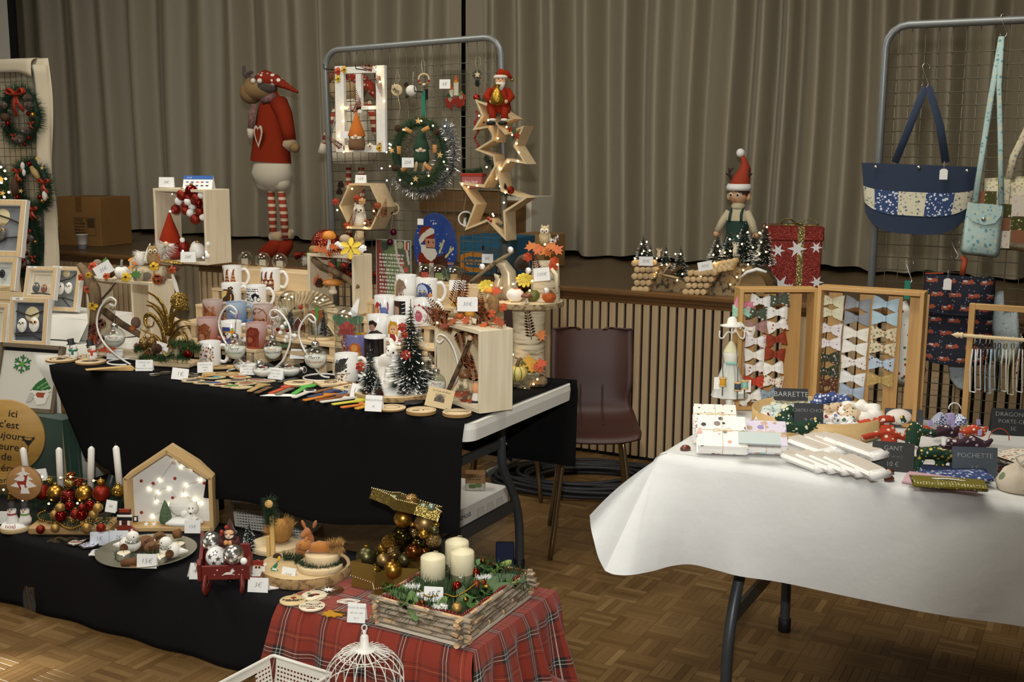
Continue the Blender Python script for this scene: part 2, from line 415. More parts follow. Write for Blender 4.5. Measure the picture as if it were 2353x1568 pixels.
s=N('taupe_satin');s.b.inputs['Base Color'].default_value=lin('968c76');s.b.inputs['Roughness'].default_value=.42;s.b.inputs['Sheen Weight'].default_value=.15;s.b.inputs['Sheen Roughness'].default_value=.35;s.b.inputs['Anisotropic'].default_value=.5
no=s.n('TexNoise');no.inputs['Scale'].default_value=900;s.l(s.coord(),no.inputs[0]);s.bump(no.outputs[0],.15,.001)
CURT=s.m
def curtain(name,label,pa,pb,bands,seed):
 r=random.Random(seed);xa,xb=aty(pa,300,YC).x,aty(pb,300,YC).x
 bx=[aty(p,300,YC).x for p in bands];am=[r.uniform(.1,.18)for _ in bx];vb=[r.uniform(.25,.75)for _ in bx]
 def yo(x,z):
  x=x+.018*sin(1.7*z+3*x)
  if x<=bx[0]:return am[0]*.3
  if x>=bx[-1]:return am[-1]*.3
  for i in rng(len(bx)-1):
   if bx[i]<=x<=bx[i+1]:
    t=(x-bx[i])/(bx[i+1]-bx[i]);a=am[i]*(1-t)+am[i+1]*t;m=vb[i]*.25+.06
    if t<m:f_=sin(t/m*PI/2)
    elif t>1-m:f_=-sin((1-t)/m*PI/2)
    else:q=(t-m)/(1-2*m);f_=cos(q*PI)*.75+(1-2*q)*.25
    return a*.55*f_+.006*sin(t*8+i*2+.5*z)*(1-abs(f_))
  return 0
 nx=int((xb-xa)/.012);nz=26;z0,z1=ZS+.03,3.9
 gg=G().grid(lambda u,v:(xa+u*(xb-xa),YC+yo(xa+u*(xb-xa),z0+v*(z1-z0)),z0+v*(z1-z0)+(.012*sin(40*u)if v==0 else 0)),nx,nz)
 o=so_(name,gg,CURT,label,'curtain',group='stage curtains')
 return o
curtain('stage_curtain','taupe satin stage curtain hanging left of the black gap',32,1053,(60,130,205,275,345,415,490,560,640,715,770,845,945,1015),3)
curtain('stage_curtain','taupe satin stage curtain hanging right of the black gap',1062,2500,(1100,1150,1215,1290,1375,1460,1530,1605,1695,1760,1810,1880,1960,2040,2115,2200,2290,2380,2460),5)
x1=aty(24,80,6.3).x;x2=aty(38,80,6.3).x
t=tg_('projection_screen','white projection screen edge at the far left beside the curtain','screen',(x1-.55,6.3,1.6))
pt('screen_sheet',G().box(1.1,.02,2.4,(0,0,1.2)),P('e6e4dc',.7),t);pt('border',G().box(x2-x1,.025,2.4,(.55+(x2-x1)/2,0,1.2)),P('0a0c12',.8),t);pt('stand',G().box(.9,.3,.02,(.3,0,-.7)).cyl(.02,.72,(.3,0,-.71)),P('222222'),t)
# folding tables
STEEL=P('44484b',.4,.3);PLAST=P('e4e2da',.5)
def folding_table(x0,x1,y0,y1,label):
 t=tg_('folding_table',label,'table',((x0+x1)/2,(y0+y1)/2,0));a,b=(x1-x0)/2,(y1-y0)/2;z=.735
 n=8;c=.05;pl=[]
 for(sx,sy,a0)in((1,1,0),(-1,1,PI/2),(-1,-1,PI),(1,-1,1.5*PI)):
  for k in rng(n+1):an=a0+PI/2*k/n;pl.append((sx*(a-c)+c*cos(an),sy*(b-c)+c*sin(an)))
 inn=[(x*.985,y*.97)for x,y in pl]
 g=G().pm(pl,.012,z=z-.012);m=len(pl)
 def skirt(x,y):
  return .04 if(abs(x)>a-.02 and abs(y)<b*.38)else .058
 v=[];f=[]
 for k,((x,y),(xi,yi))in enu(zip(pl,inn)):
  v+=[(x,y,z-.004),(x*1.002,y*1.003,z-.02),(x*.999,y*.998,z-skirt(x,y)),(xi,yi,z-skirt(x,y)),(xi,yi,z-.012)]
 ends=[(i)for i in rng(m)]
 for i in rng(m):
  j=(i+1)%m
  for q in rng(4):f.append((i*5+q,j*5+q,j*5+q+1,i*5+q+1))
 g.add(v,f,None,False);pt('tabletop',g,PLAST,t)
 for sx in(-1,1):
  hb=G()
  for q in(-1,1):hb.box(.02,b*.34,.022,(sx*(a-.006),q*b*.8,z-.055))
  X=sx*(a-.19)
  for sy in(-1,1):
   pts=spl([(X,sy*.17,z-.03),(X,sy*.17,.5),(X,sy*.19,.42),(X,sy*.27,.3),(X,sy*.31,.18),(X,sy*.315,.02)],5)
   l=pt('leg',G().tu(pts,.0165,12),STEEL,t);pt('foot_cap',G().cyl(.021,.045,(X,sy*.315,0),12),P('0d0d0d',.6),l)
  pt('crossbar',G().box(.014,.36,.03,(X,0,.53)),STEEL,t);pt('lower_brace',G().box(.012,.56,.045,(X,0,.27)),STEEL,t)
  pt('bolt',G().cyl(.007,.006,(0,0,0),10,M=T(X+sx*.017,.17,.53)@RY(PI/2*sx)),P('9aa0a4',.3,1),t);pt('hinge_bar',G().box(.02,.5,.03,(X,0,z-.04)),STEEL,t)
 return t
folding_table(-3.62,-1.735,2.925,3.68,'white folding table under the black cloth in the middle')
folding_table(-1.085,.8,2.87,3.63,'white folding table under the white paper cloth')
folding_table(-5.65,-3.75,3.075,3.83,'white folding table at the far left under the owl pictures')
CLOTH=P('0b0a0b',1,spec=.2,bump=.15,bs=900)
ZT=.742
def hemz(x):
 t=(x+3.62)/1.88
 return .4-.05*sin(t*3.)+.012*sin(x*9)
g=G();x0,x1=-3.62,-1.75
g.grid(lambda u,v:(x0+u*(x1-x0),2.922+v*.765,ZT+.0015*sin(u*17)*sin(v*9)),24,10)
def fr(u,v):
 x=x0+u*(x1-x0);z=ZT-v*(ZT-hemz(x));sw=.16*max(0,1-u*6)*v
 return(x+sw+.02*v*(u-.5),2.922-.012*min(1,v*8)-.03*v-.008*v*sin(x*13)+.06*max(0,1-u*5)*v,z)
g.grid(fr,40,14)
g.grid(lambda u,v:(x0+u*(x1-x0+.02),3.687+.01*min(1,v*8)+.01*v*sin(u*30),ZT-v*.33+.004*sin(u*20)),30,8)
bc=so_('tablecloth',g,CLOTH,'black cloth draped over the middle folding table','tablecloth')
bc.modifiers.new('thickness','SOLIDIFY').thickness=.002
s=N('white_paper_cloth');s.b.inputs['Base Color'].default_value=lin('dadad7');s.b.inputs['Roughness'].default_value=.75
n1=s.n('TexNoise');n1.inputs['Scale'].default_value=14;n1.inputs['Detail'].default_value=6;s.l(s.coord(),n1.inputs[0]);ch=s.n('TexChecker');ch.inputs['Scale'].default_value=70;s.l(s.coord(),ch.inputs[0])
s.bump(s.math('ADD',n1.outputs[0],s.math('MULTIPLY',ch.outputs['Fac'],.06)),.5,.008)
PAPC=s.m
zt=.752;y0=2.852;g=G();xa,xb=-1.09,1.;rr=.022
g.grid(lambda u,v:(xa+rr+u*(xb-xa-rr),y0+rr+v*.77,zt+.0006*sin(u*40+v*9)),30,16)
def roll(edge,out,b,v):
 if v<.16:a=v/.16*PI/2;return edge-out*rr*(1-sin(a))+Vc((0,0,-rr+rr*cos(a)))
 t=(v-.16)/.84;e=edge+Vc((0,0,-rr));return e.lerp(b,t)
K=at(1355,1185,.6)
hem=[at(1390,1312,.455),at(1412,1321,.45),at(1450,1322,.45),at(1500,1313,.45),at(1545,1301,.455),at(1590,1298,.455),at(1650,1312,.45),at(1700,1325,.448),at(1800,1340,.447),at(1960,1374,.447),at(2150,1412,.447),at(2353,1441,.447),at(2600,1490,.447)]
hem=spl(hem,5);n=len(hem);c0=Vc((xa,y0,zt))
def front(u,v):
 i=u*(n-1);k=min(int(i),n-2);b=hem[k].lerp(hem[k+1],i-k);q=min(1,max(0,(b.x-xa)/.3))
 e=Vc((max(xa,b.x),y0,zt));out=Vc((-(1-q)*.5,-1,0));p=roll(e,out,b,v)
 p.y-=.01*sin(v*PI)*(1+.6*sin(b.x*17))+.02*math.exp(-((b.x+.93)/.06)**2)*v*(1-v)*2;return p
g.grid(front,(n-1)*2,18)
E=spl([K,at(1358,1215,.56),at(1365,1245,.53),at(1375,1282,.49),at(1390,1312,.455)],4);m=len(E)
def corner(u,v):
 i=u*(m-1);k=min(int(i),m-2);b=E[k].lerp(E[k+1],i-k);out=Vc((-1,-.5,0)).lerp(Vc((-.5,-1,0)),u);p=roll(c0,out,b,v)
 p.y-=.01*sin(v*PI)*(1+.6*sin(b.x*17));return p+Vc((-.7,-.7,0))*.02*sin(v*PI)*(1-u)
g.grid(corner,m-1,18)
K2=Vc((K.x+.04,3.66,.615))
def end(u,v):
 b=K.lerp(K2,u);b.z+=.012*sin(u*7);p=roll(Vc((xa,y0+u*.79,zt)),Vc((-1,-.5*(1-min(1,u*5)),0)),b,v)
 if u==0:p.y-=.01*sin(v*PI)*(1+.6*sin(b.x*17))
 return p+Vc((-.7,-.7,0))*.02*sin(v*PI)*max(0,1-u*3)
g.grid(end,18,18)
pc=so_('tablecloth',g,PAPC,'white paper cloth with embossed pattern draped over the right table','tablecloth')
# chairs
BROWN=P('3c2119',.5,spec=.35);CHROME=P('8a7658',.28,.9)
ch=tg_('stacking_chair','brown plastic stacking chair standing beside the end of the black table','chair',at(1265,1287,0)+Vc((.145,.075,0)),math.radians(27))
prof=spl([(0,-.02,.475),(0,.02,.495),(0,.16,.485),(0,.3,.49),(0,.365,.525),(0,.39,.6),(0,.41,.71),(0,.44,.83),(0,.446,.845)],5)
wd=lambda t:(.172+.008*sin(t*5))*(1-.1*math.exp(-((t-.55)/.12)**2))*(1 if t<.93 else 1-1.6*(t-.93)**1.6*8)
def shell(u,v):
 i=v*(len(prof)-1);k=min(int(i),len(prof)-2);p=prof[k].lerp(prof[k+1],i-k);q=(u-.5)*2;ww=wd(v)
 lift=.022*abs(q)**3;c=min(1,max(0,(v-.45)*5))
 return(q*ww,p.y-lift*1.6*c,p.z+lift*(1-c))
sh=pt('seat_shell',G().grid(shell,16,40),BROWN,ch);sm=sh.modifiers.new('thickness','SOLIDIFY');sm.thickness=.008
for q in(-.045,.045):
 pt('moulded_rib',G().tu([(q,p.y-.01,p.z+.003)for p in prof[13:27]],.0035,6),BROWN,ch)
for yy,ft in((.03,-.01),(.33,.4)):
 pts=[(-.165,ft,.005),(-.115,yy,.43),(-.1,yy,.465),(-.07,yy,.475),(.07,yy,.475),(.1,yy,.465),(.115,yy,.43),(.165,ft,.005)]
 pt('leg_frame',G().tu(spl(pts,4),.0095,10),CHROME,ch)
cc0=None
c2=clone(ch,at(1243,1155,0)+Vc((-.147,-.075,0)),math.radians(27),'brown chair tucked behind the black table, only its chrome legs showing');c2['group']='stacking chairs';ch['group']='stacking chairs'
g=G();cc=at(1345,1112,0)
for k in rng(16):
 rr=RN.uniform(.2,.36);ox,oy=RN.uniform(-.05,.05),RN.uniform(-.04,.04);zz=.012+.011*(k//4)
 g.tu([(ox+rr*cos(a)*1.25,oy+rr*sin(a)*.72,zz+.006*sin(a*2+k))for a in[2*PI*q/36 for q in rng(36)]],.01,6,True)
g.tu(spl([(.35,0,.012),(.6,.03,.012),(.8,-.04,.012),(1.,.02,.012)],6),.01,6)
so_('cable_coil',g,P('1b1c1f',.55),'coil of thick black cable lying on the floor behind the chair','cable',cc,math.radians(25))
# grid panels
GREY=P('868988',.38,.35);WIRE=P('6f6a58',.4,.6)
def grid_panel(label,x0,y,tilt=0,wd=1.03,ht=2.07,rows=(5,39)):
 t=tg_('display_stand',label,'display grid',(x0,y,0),rot=(0,tilt,0));r=.085
 pts=[(0,0,.02),(0,0,ht-r)]+[(r-r*cos(a),0,ht-r+r*sin(a))for a in(.4,.8,1.2)]+[(r,0,ht),(wd-r,0,ht)]+[(wd-r+r*sin(a),0,ht-r+r*cos(a))for a in(.4,.8,1.2)]+[(wd,0,ht-r),(wd,0,.02)]
 pt('frame',G().tu(pts,.0155,10),GREY,t);pt('lower_rail',G().tu([(0,0,.2),(wd,0,.2)],.012,8),GREY,t)
 for x in(0,wd):pt('foot',G().tu([(x,-.22,.018),(x,.22,.018)],.017,10),GREY,t)
 wv=mesh(G().tu([(0,0,.2),(0,0,ht-.01)],.0018,5),WIRE,'wire');wh=mesh(G().tu([(.01,-.003,0),(wd-.01,-.003,0)],.0018,5),WIRE,'wire')
 for k in rng(1,int(wd/.05+.5)):pt('wire',wv,None,t,T(k*.05,0,0))
 for k in rng(rows[0],rows[1]):pt('wire',wh,None,t,T(0,0,k*.05+.06))
 return t
YG=4.762
GM=grid_panel('grey wire grid panel in the middle hung with stars and a wreath',-3.625,YG,-.03)
XR=aty(2022,320,4.75).x
GR=grid_panel('grey wire grid panel at the right hung with bags',XR,4.75,0)
XLG=aty(95,330,4.75).x
GL=grid_panel('wire grid panel at the far left backed with a cream cloth',XLG-1.03,4.75,-.006)
def gm(x,y):return aty(x,y,YG)
def gr_(x,y):return aty(x,y,4.75)
g=G();xx=XLG
g.grid(lambda u,v:(xx-1.15+u*(1.15+.055+.02*sin(v*9)),4.75+.03+.012*sin(u*20+v*3),2.1-v*1.35),24,24)
g.grid(lambda u,v:(xx-1.15+u*1.13,4.722+.062*v**5,2.02+.085*sin(v*PI/2)-.1*max(0,u-.9)*3*(1-v)),24,6)
g.grid(lambda u,v:(xx+.055-.05*u,4.78-.06*u+.012*sin(v*11),2.06-v*1.3),4,24)
o=so_('draped_cloth',g,P('d3c6ac',.9,sheen=.2),'cream cloth draped over the far left grid panel','cloth');o.modifiers.new('thickness','SOLIDIFY').thickness=.003
# small reusable shapes
def off(t,P_):return T(*(Vc(P_)-t.location))
FR=RZ(FC)
def put(t,name,g,m,P_,rot=None,label=None,kind=None):
 return pt(name,g,m,t,off(t,P_)@(rot if rot is not None else Mx()),label,kind)
_GC={}
def once(key,fn,m):
 k=(key,m.name)
 if k not in _GC:_GC[k]=mesh(fn(),m,key[0]if isinstance(key,tpl)else key)
 return _GC[k]
GREEN=P('2c4a26',.7);DKGRN=P('1e3521',.75);RED=P('9c2c14',.6);SNOW=P('f4f3ef',.8)
PINEW=WOOD('cfb48a','dcc49c',2,9,.6);PINEX=WOOD('cfb48a','dcc49c',0,9,.6);PALE=WOOD('d9c8a8','e6d8bd',2,8,.6,8);PALEX=WOOD('d9c8a8','e6d8bd',0,8,.6,8)
TWIG=P('5d4a36',.85,var=.3,vs=60);RUST=P('8c4318',.7,var=.25,vs=90);ORNG=P('b3551a',.6,var=.2,vs=60);YEL=P('e0b41e',.6);LIT=EMIT('ffd890',22)
def g_pumpkin(r,lobes=9,fl=.75):
 g=G();n=lobes*4
 prof=[(0,-fl),(.55,-fl*.95),(.9,-fl*.5),(1,0),(.9,fl*.5),(.55,fl*.9),(.15,fl*.82),(0,fl*.7)]
 v=[(r*pr*(1+.07*(abs(cos(a*lobes/2))-.6))*cos(a),r*pr*(1+.07*(abs(cos(a*lobes/2))-.6))*sin(a),r*pz)for pr,pz in prof for a in[2*PI*i/n for i in rng(n)]]
 return g.add(v,[(k*n+i,k*n+(i+1)%n,k*n+n+(i+1)%n,k*n+n+i)for k in rng(len(prof)-1)for i in rng(n)])
MAPLE=[(0,-.9),(.12,-.45),(.75,-.6),(.6,-.25),(1,.1),(.55,.15),(.55,.5),(.25,.35),(0,1),(-.25,.35),(-.55,.5),(-.55,.15),(-1,.1),(-.6,-.25),(-.75,-.6),(-.12,-.45)]
def glf(s,poly=MAPLE,bend=.18):
 g=G();n=len(poly);th=.0008
 v=[(0,0,0)]+[(x*s,y*s,-bend*s*(x*x+.3*y*y))for x,y in poly]
 g.add(v,[(0,i+1,(i+1)%n+1)for i in rng(n)]);g.add([(x,y,z-th)for x,y,z in v],[(0,(i+1)%n+1,i+1)for i in rng(n)]);return g
OVAL=[(sin(2*PI*i/10)*.42,-cos(2*PI*i/10))for i in rng(10)]
def gfl(r,n=6,w=.36,cup=.25):
 g=G()
 for k in rng(n):
  M=RZ(2*PI*k/n)@RX(-cup)
  g.add([(0,0,.001),(r*w*.8,r*.5,.004),(r*w*.5,r*.9,0),(0,r,-.002),(-r*w*.5,r*.9,0),(-r*w*.8,r*.5,.004)],[(0,1,2,3),(0,3,4,5)],M)
  g.add([(0,0,-.001),(r*w*.8,r*.5,.002),(r*w*.5,r*.9,-.002),(0,r,-.004),(-r*w*.5,r*.9,-.002),(-r*w*.8,r*.5,.002)],[(3,2,1,0),(5,4,3,0)],M)
 return g
def gfe(L,w,n=14,curve=.3):
 g=G();pts=[(0,-curve*L*(i/n)**2,L*i/n)for i in rng(n+1)];g.tu(pts,[.0016*(1-.6*i/n)for i in rng(n+1)],4)
 for i in rng(1,n+1):
  p=pts[i];l=w*(1-(i/n)**1.6)+.004
  for sg in(-1,1):g.add([(0,p[1],p[2]),(sg*l*.5,p[1]-.002,p[2]+l*.42),(sg*l,p[1],p[2]+l*.35),(sg*l*.5,p[1]+.001,p[2]+l*.05)],[(0,1,2,3),(3,2,1,0)])
 return g
def gco(h,r,n=7):
 g=G()
 for k in rng(n):
  z=h*k/n;rr=r*(1-.75*(k/n)**1.5)+.001;m=max(5,int(9*(1-.5*k/n)))
  for i in rng(m):
   M=T(0,0,z)@RZ(2*PI*(i+.5*(k%2))/m)@RX(.5)
   g.add([(-rr*.12,0,0),(rr*.12,0,0),(rr*.42,rr,0),(0,rr*1.18,.001),(-rr*.42,rr,0),(0,rr*.6,-rr*.25)],[(0,1,2,3,4),(5,1,0),(5,2,1),(5,3,2),(5,4,3),(5,0,4)],M,False)
 return g.la([(0,0),(r*.45,h*.1),(r*.25,h*.8),(0,h)],8)
def bld(path,rad,n,ln,wd,seed=1,lay=.5,out=0,center=None):
 """loose needles or tinsel strands round a path"""
 r=random.Random(seed);P_=[Vc(p)for p in path];g=G();m=len(P_)-1
 for _ in rng(n):
  t=r.random()*m;i=min(int(t),m-1);p=P_[i].lerp(P_[i+1],t-i);d=(P_[i+1]-P_[i]).normalized()
  q=Vc((r.gauss(0,1),r.gauss(0,1),r.gauss(0,1)));q=(q-d*q.dot(d)).normalized();e=(q+d*r.uniform(-lay,lay)).normalized()
  a=p+q*rad*r.uniform(0,.5);b=p+q*rad*.4+e*ln*r.uniform(.6,1.1);sd=e.cross(Vc((r.gauss(0,1),r.gauss(0,1),r.gauss(0,1)))).normalized()*wd
  g.v+=[tpl(a-sd),tpl(a+sd),tpl(b)];k=len(g.v);g.f.append((k-3,k-2,k-1));g.s.append(False)
 return g
def brush(n=900,seed=2,tips=False):
 r=random.Random(seed);g=G();K=26
 for k in rng(n):
  lv=int(K*(1-math.sqrt(r.random())))/K;z=.07+.9*lv+r.uniform(-.006,.006);a=r.random()*2*PI;R_=.33*(1-lv)+.03
  R_*=r.uniform(.85,1.05);dz=r.uniform(-.03,.03)-.02;c,s_=cos(a),sin(a);w_=.006
  r0,r1=(.62,1)if tips else(0,.9)
  p0,p1=Vc((c*R_*r0,s_*R_*r0,z+dz*r0)),Vc((c*R_*r1,s_*R_*r1,z+dz*r1));sd=Vc((-s_,c,r.uniform(-1,1)))*(w_*(1.35 if tips else 1))
  m=len(g.v)
  if tips:g.v+=[tpl(p0),tpl(p1-sd*.8),tpl(p1+sd*.8)]
  else:g.v+=[tpl(p0-sd),tpl(p0+sd),tpl(p1)]
  g.f.append((m,m+1,m+2));g.s.append(False)
 return g
BR=mesh(brush(1900,2),P('15261f',.8),'needles');BRS=mesh(brush(330,3,True),SNOW,'frosting');BRD=mesh(brush(1500,5),P('2e4a30',.8),'needles')
STM=mesh(G().tu([(0,0,0),(0,0,1)],[.02,.008],6),TWIG,'stem');BASE=mesh(G().cyl(.15,.07,n=12,r2=.12),SNOW,'base')
def tree_parts(t,M,h,r,snowy=True,base=False,one=False):
 k=SC(r/.33,r/.33,h)
 if one:
  a=pt('bottle_brush_tree',BR,None,t,M@k)
  if snowy:pt('frosting',BRS,None,a)
  return a
 n_=pt('needles',BR if snowy else BRD,None,t,M@k,kind='stuff');pt('stem',STM,None,t,M@SC(h*.5,h*.5,h*.99))
 if snowy:pt('frosting',BRS,None,t,M@k,kind='stuff')
 if base:pt('base',BASE,None,t,M@SC(r/.33,r/.33,h*.5))
def tree(label,P_,h,r,snowy=True,group=None,tilt=None,base=True):
 t=tg_('bottle_brush_tree',label,'tree',P_,0,group,rot=tilt);tree_parts(t,Mx(),h,r,snowy,base);return t
def lights(t,pts,r=.0032,m=None,wire=None,name='fairy_lights'):
 g=G()
 for p in pts:g.sph(r,tpl(Vc(p)-t.location),8)
 o=pt(name,g,m or LIT,t,kind='stuff')
 if wire:pt('light_wire',G().tu([tpl(Vc(p)-t.location)for p in spl(wire,5)],.0007,4),P('b8a070',.4,.6),t)
 return o
def g_ball(r,n=16):return G().sph(r,(0,0,0),n)
def ball(t,P_,r,m,cap=True,name='bauble',rot=None,label=None):
 o=put(t,name,once((name,round(r,4)),lambda:g_ball(r),m),None,P_,rot,label)
 if cap:pt('cap',once(('cap',round(r,3)),lambda:G().cyl(r*.25,r*.28,(0,0,r*.95),10),P('b99a55',.3,.9)),None,o)
 return o
GOLD=P('b58a3c',.3,.95);GOLDM=P('b89455',.5,.8);CHAMP=P('a88a58',.42,.85);OLIVE=P('5d5a3a',.35,.85);OLIVS=P('4a4218',.12,.95);REDM=P('84200f',.45,.6);REDS=P('7a140c',.15,.8);SAGE=P('8a9a86',.3,.6);COPP=P('6e3f1c',.25,.9);PLUM=P('5c1432',.3,.6)
def mush(t,P_,h,r,cap,name='mushroom',rot=None,stem='e8dcc0'):
 rot=rot if rot is not None else Mx()
 o=put(t,name,G().la([(0,0),(r*.38,0),(r*.42,h*.15),(r*.25,h*.4),(r*.22,h*.72)],12),P(stem,.7),P_,rot)
 pt('cap',G().la([(0,h*.62),(r*.75,h*.58),(r,h*.66),(r*.93,h*.8),(r*.6,h*.95),(0,h)],16),cap,o);return o
def owl(t,P_,h,rz,body,face='efe6d4',name='owl',ears=True):
 M=RZ(rz);r=h*.3
 o=put(t,name,G().la([(0,0),(r*.75,0),(r,h*.18),(r*1.02,h*.35),(r*.78,h*.52),(r*.86,h*.66),(r*.8,h*.85),(r*.4,h*.97),(0,h*.98)],16),body,P_,M)
 for s_ in(-1,1):
  pt('eye_disc',G().sph(r*.42,(s_*r*.38,-r*.74,h*.72),10,(1,.35,1)),P(face,.7),o)
  pt('eye',G().sph(r*.15,(s_*r*.36,-r*.9,h*.72),8,(1,.5,1)),P('1a1410',.3),o)
  if ears:pt('ear_tuft',G().la([(r*.25,0),(0,r*.5)],6,(s_*r*.55,0,h*.92)),body,o)
  pt('wing',G().sph(r*.6,(s_*r*.85,r*.1,h*.36),10,(.35,.8,1.2)),body,o)
 pt('beak',G().la([(r*.14,0),(0,-r*.35)],6,(0,-r*.95,h*.68)),P('5a4630',.5),o);return o
def gnome(t,P_,h,rz,hat,beard=SNOW,body=None,name='gnome',bh=.42):
 r=h*.2;o=put(t,name,G().la([(0,0),(r,0),(r*1.15,h*.12),(r*.95,h*bh),(0,h*(bh+.02))],16),body or hat,P_,RZ(rz))
 pt('hat',G().la([(r*1.12,h*(bh-.06)),(r*1.18,h*(bh-.03)),(r*.8,h*.6),(r*.42,h*.8),(r*.12,h*.97),(0,h)],16),hat,o)
 pt('beard',G().la([(0,h*.02),(r*.45,h*.1),(r*.85,h*(bh-.06)),(0,h*bh)],12,(0,-r*.45,0),sy=.8),beard,o)
 pt('nose',G().sph(r*.28,(0,-r*1.18,h*(bh-.07)),10),P('e8bd98',.6),o);return o
def card(txt,P_,rz,wd,ht,label,lean=.35,col='f1f0ec',size=None,roll=0,name='price_card',tcol='5a5a5e'):
 t=tg_(name,label,'price card' if name=='price_card' else 'sign',P_,0,rot=(0,0,rz));M=RY(roll)@RX(-lean)
 pm=P(col,.75);pt('front_sheet',G().box(wd,.0012,ht,(0,0,ht/2)),pm,t,M)
 pt('back_leg',G().box(wd,.0012,ht*.95,(0,0,ht*.475)),pm,t,RY(roll)@T(0,2*ht*sin(lean),0)@RX(lean*.98))
 if txt:
  ls=txt.split('\n');n=len(ls);sz=size or ht*.5/max(1,n*.75)
  for k,s_ in enu(ls):text(s_,t,sz,M@T(0,-.0009,ht*(.5+(n-1-2*k)/(2*n)*.78))@UPR,tcol,shear=.15,off=-.018*sz)
 return t
def crate(t,P_,w,h,d,rz=0,th=.012,m=PALE,mx=PALEX,name=''):
 M=RZ(rz)
 for s_ in(-1,1):put(t,'side_panel',G().box(th,d,h,(s_*(w-th)/2,0,h/2),bev=.002),m,P_,M)
 put(t,'top_panel',G().box(w-2*th,d,th,(0,0,h-th/2),bev=.001),mx,P_,M);put(t,'bottom_panel',G().box(w-2*th,d,th,(0,0,th/2),bev=.001),mx,P_,M)
 # on the stage
p=at(185,566,ZS);k=tg_('cardboard_box','brown cardboard box standing on the stage at the left','box',aty(185,562,5.62)*1,math.radians(10));k.location.z=ZS
wB=S(118,k.location);hB=S(112,k.location);CARD=P('8a6433',.8,var=.08,vs=8)
pt('carton',G().box(wB,.34,hB,(0,.17,hB/2),bev=.003),CARD,k);pt('packing_tape',G().box(.05,.002,hB*.3,(0,-.0015,hB*.85)).box(.05,.3,.002,(0,.17,hB+.001)),P('6d4d26',.35),k)
decal('printed_mark',k,[('r',0,0,1,1,None),('tx',.04,.05,.5,.75,4,'3a2a18',3),('r',.62,.45,.95,.95,'4a3820'),('l',0,.02,1,.02,.02,'4a3820'),('l',0,.98,1,.98,.02,'4a3820'),('l',.01,0,.01,1,.02,'4a3820'),('l',.99,0,.99,1,.02,'4a3820'),('l',.58,0,.58,1,.02,'4a3820')],60,36,flat(wB*.5,hB*.36,-.0012,-wB*.12,hB*.22))
text('TMX',k,.035,T(0,-.0022,hB*.52)@UPR,'2e2012')
t=tg_('plastic_cup','white plastic cup with a grey band on the stage edge beside the cardboard box','cup',at(190,571,ZS));r_=S(13,t.location);hh=S(32,t.location)
pt('cup_wall',G().la([(r_*.72,0),(r_,hh),(r_*1.05,hh),(r_*1.05,hh-.003),(r_*.95,hh-.003),(r_*.68,.003),(0,.003)],18),P('e2ddd0',.4),t);pt('grey_band',G().la([(r_*.725,.001),(r_*.81,hh*.3)],18),P('77797a',.5),t)
FUR=P('b39a74',1,sheen=.6,bump=.8,bs=120);TANF=P('8d7048',.9,var=.1,vs=20);REDK=P('86290f',.9,spec=.2,bump=.3,bs=400);CREAM=P('cfc5b0',.95,sheen=.3,bump=.3,bs=60);GRF=P('4a3d36',.9,sheen=.3)
STRIPE=N('striped_stocking');STRIPE.b.inputs['Roughness'].default_value=.9;_w=STRIPE.n('TexWave',wave_type='BANDS',bands_direction='Z');_w.inputs['Scale'].default_value=7;STRIPE.l(STRIPE.coord(),_w.inputs[0]);_r=STRIPE.ramp([(0,'9c3a22'),(.66,'d8c0a4')],'CONSTANT');STRIPE.l(_w.outputs['Fac'],_r.inputs[0]);STRIPE.l(_r.outputs[0],STRIPE.b.inputs['Base Color']);STRIPE=STRIPE.m
DOTTED=DOTS('8c2a12','efe8dc',26,.3,jit=.4)
t=tg_('plush_reindeer','tall long-legged plush reindeer in a red coat and dotted red cap','plush toy',at(632,592,ZS));B0=t.location;Y0=B0.y
q=lambda x,y,dy=0:aty(x,y,Y0+dy)-B0
u=S(1,B0)
pt('leg',G().tu([q(622,440),q(626,490),q(628,552)],[u*8,u*9,u*8],10),STRIPE,t);pt('leg',G().tu([q(646,440),q(652,490),q(656,548)],[u*8,u*9,u*8],10),STRIPE,t)
for a,b,c in((632,545,0),(656,540,.03)):
 f_=pt('boot',G().tu([q(a-34,588,c),q(a-24,582,c),q(a-6,572,c),q(a+4,560,c),q(a+4,552,c)],[u*8,u*14,u*18,u*15,u*12],12,flat=1.1),REDK,t);pt('fur_cuff',G().tu([q(a-8,b,c),q(a+14,b-2,c)],[u*11,u*12],10).add([],[]),FUR,f_)
pt('breeches',G().la([(u*8,0),(u*40,u*16),(u*52,u*40),(u*46,u*68),(u*38,u*76)],24,sy=.7),CREAM,t,T(*q(626,440))@RY(.03));
for a in(610,646):pt('breeches_cuff',G().sph(u*22,q(a,420),12,(1,.9,.9)),CREAM,t)
pt('coat',G().la([(u*52,0),(u*51,u*4),(u*44,u*60),(u*36,u*110),(u*26,u*140),(u*12,u*156),(0,u*160)],24,sy=.7),REDK,t,T(*q(622,372))@RY(.06))
sl_=pt('sleeve',G().tu([q(640,235,-.02),q(654,265,-.05),q(662,300,-.05),q(666,322,-.05)],[u*20,u*18,u*15,u*14],10),REDK,t);pt('fur_cuff',G().tu([q(660,326,-.05),q(672,336,-.05)],[u*14,u*14],10),FUR,sl_);pt('paw',G().sph(u*11,q(678,340,-.05),10),TANF,sl_)
pt('head',G().tu([q(568,212,-.01),q(580,205,-.01),q(604,205,-.01),q(630,208,.01)],[u*17,u*27,u*25,u*17],16),TANF,t);pt('snout',G().sph(u*26,q(577,213,-.01),14),TANF,t)
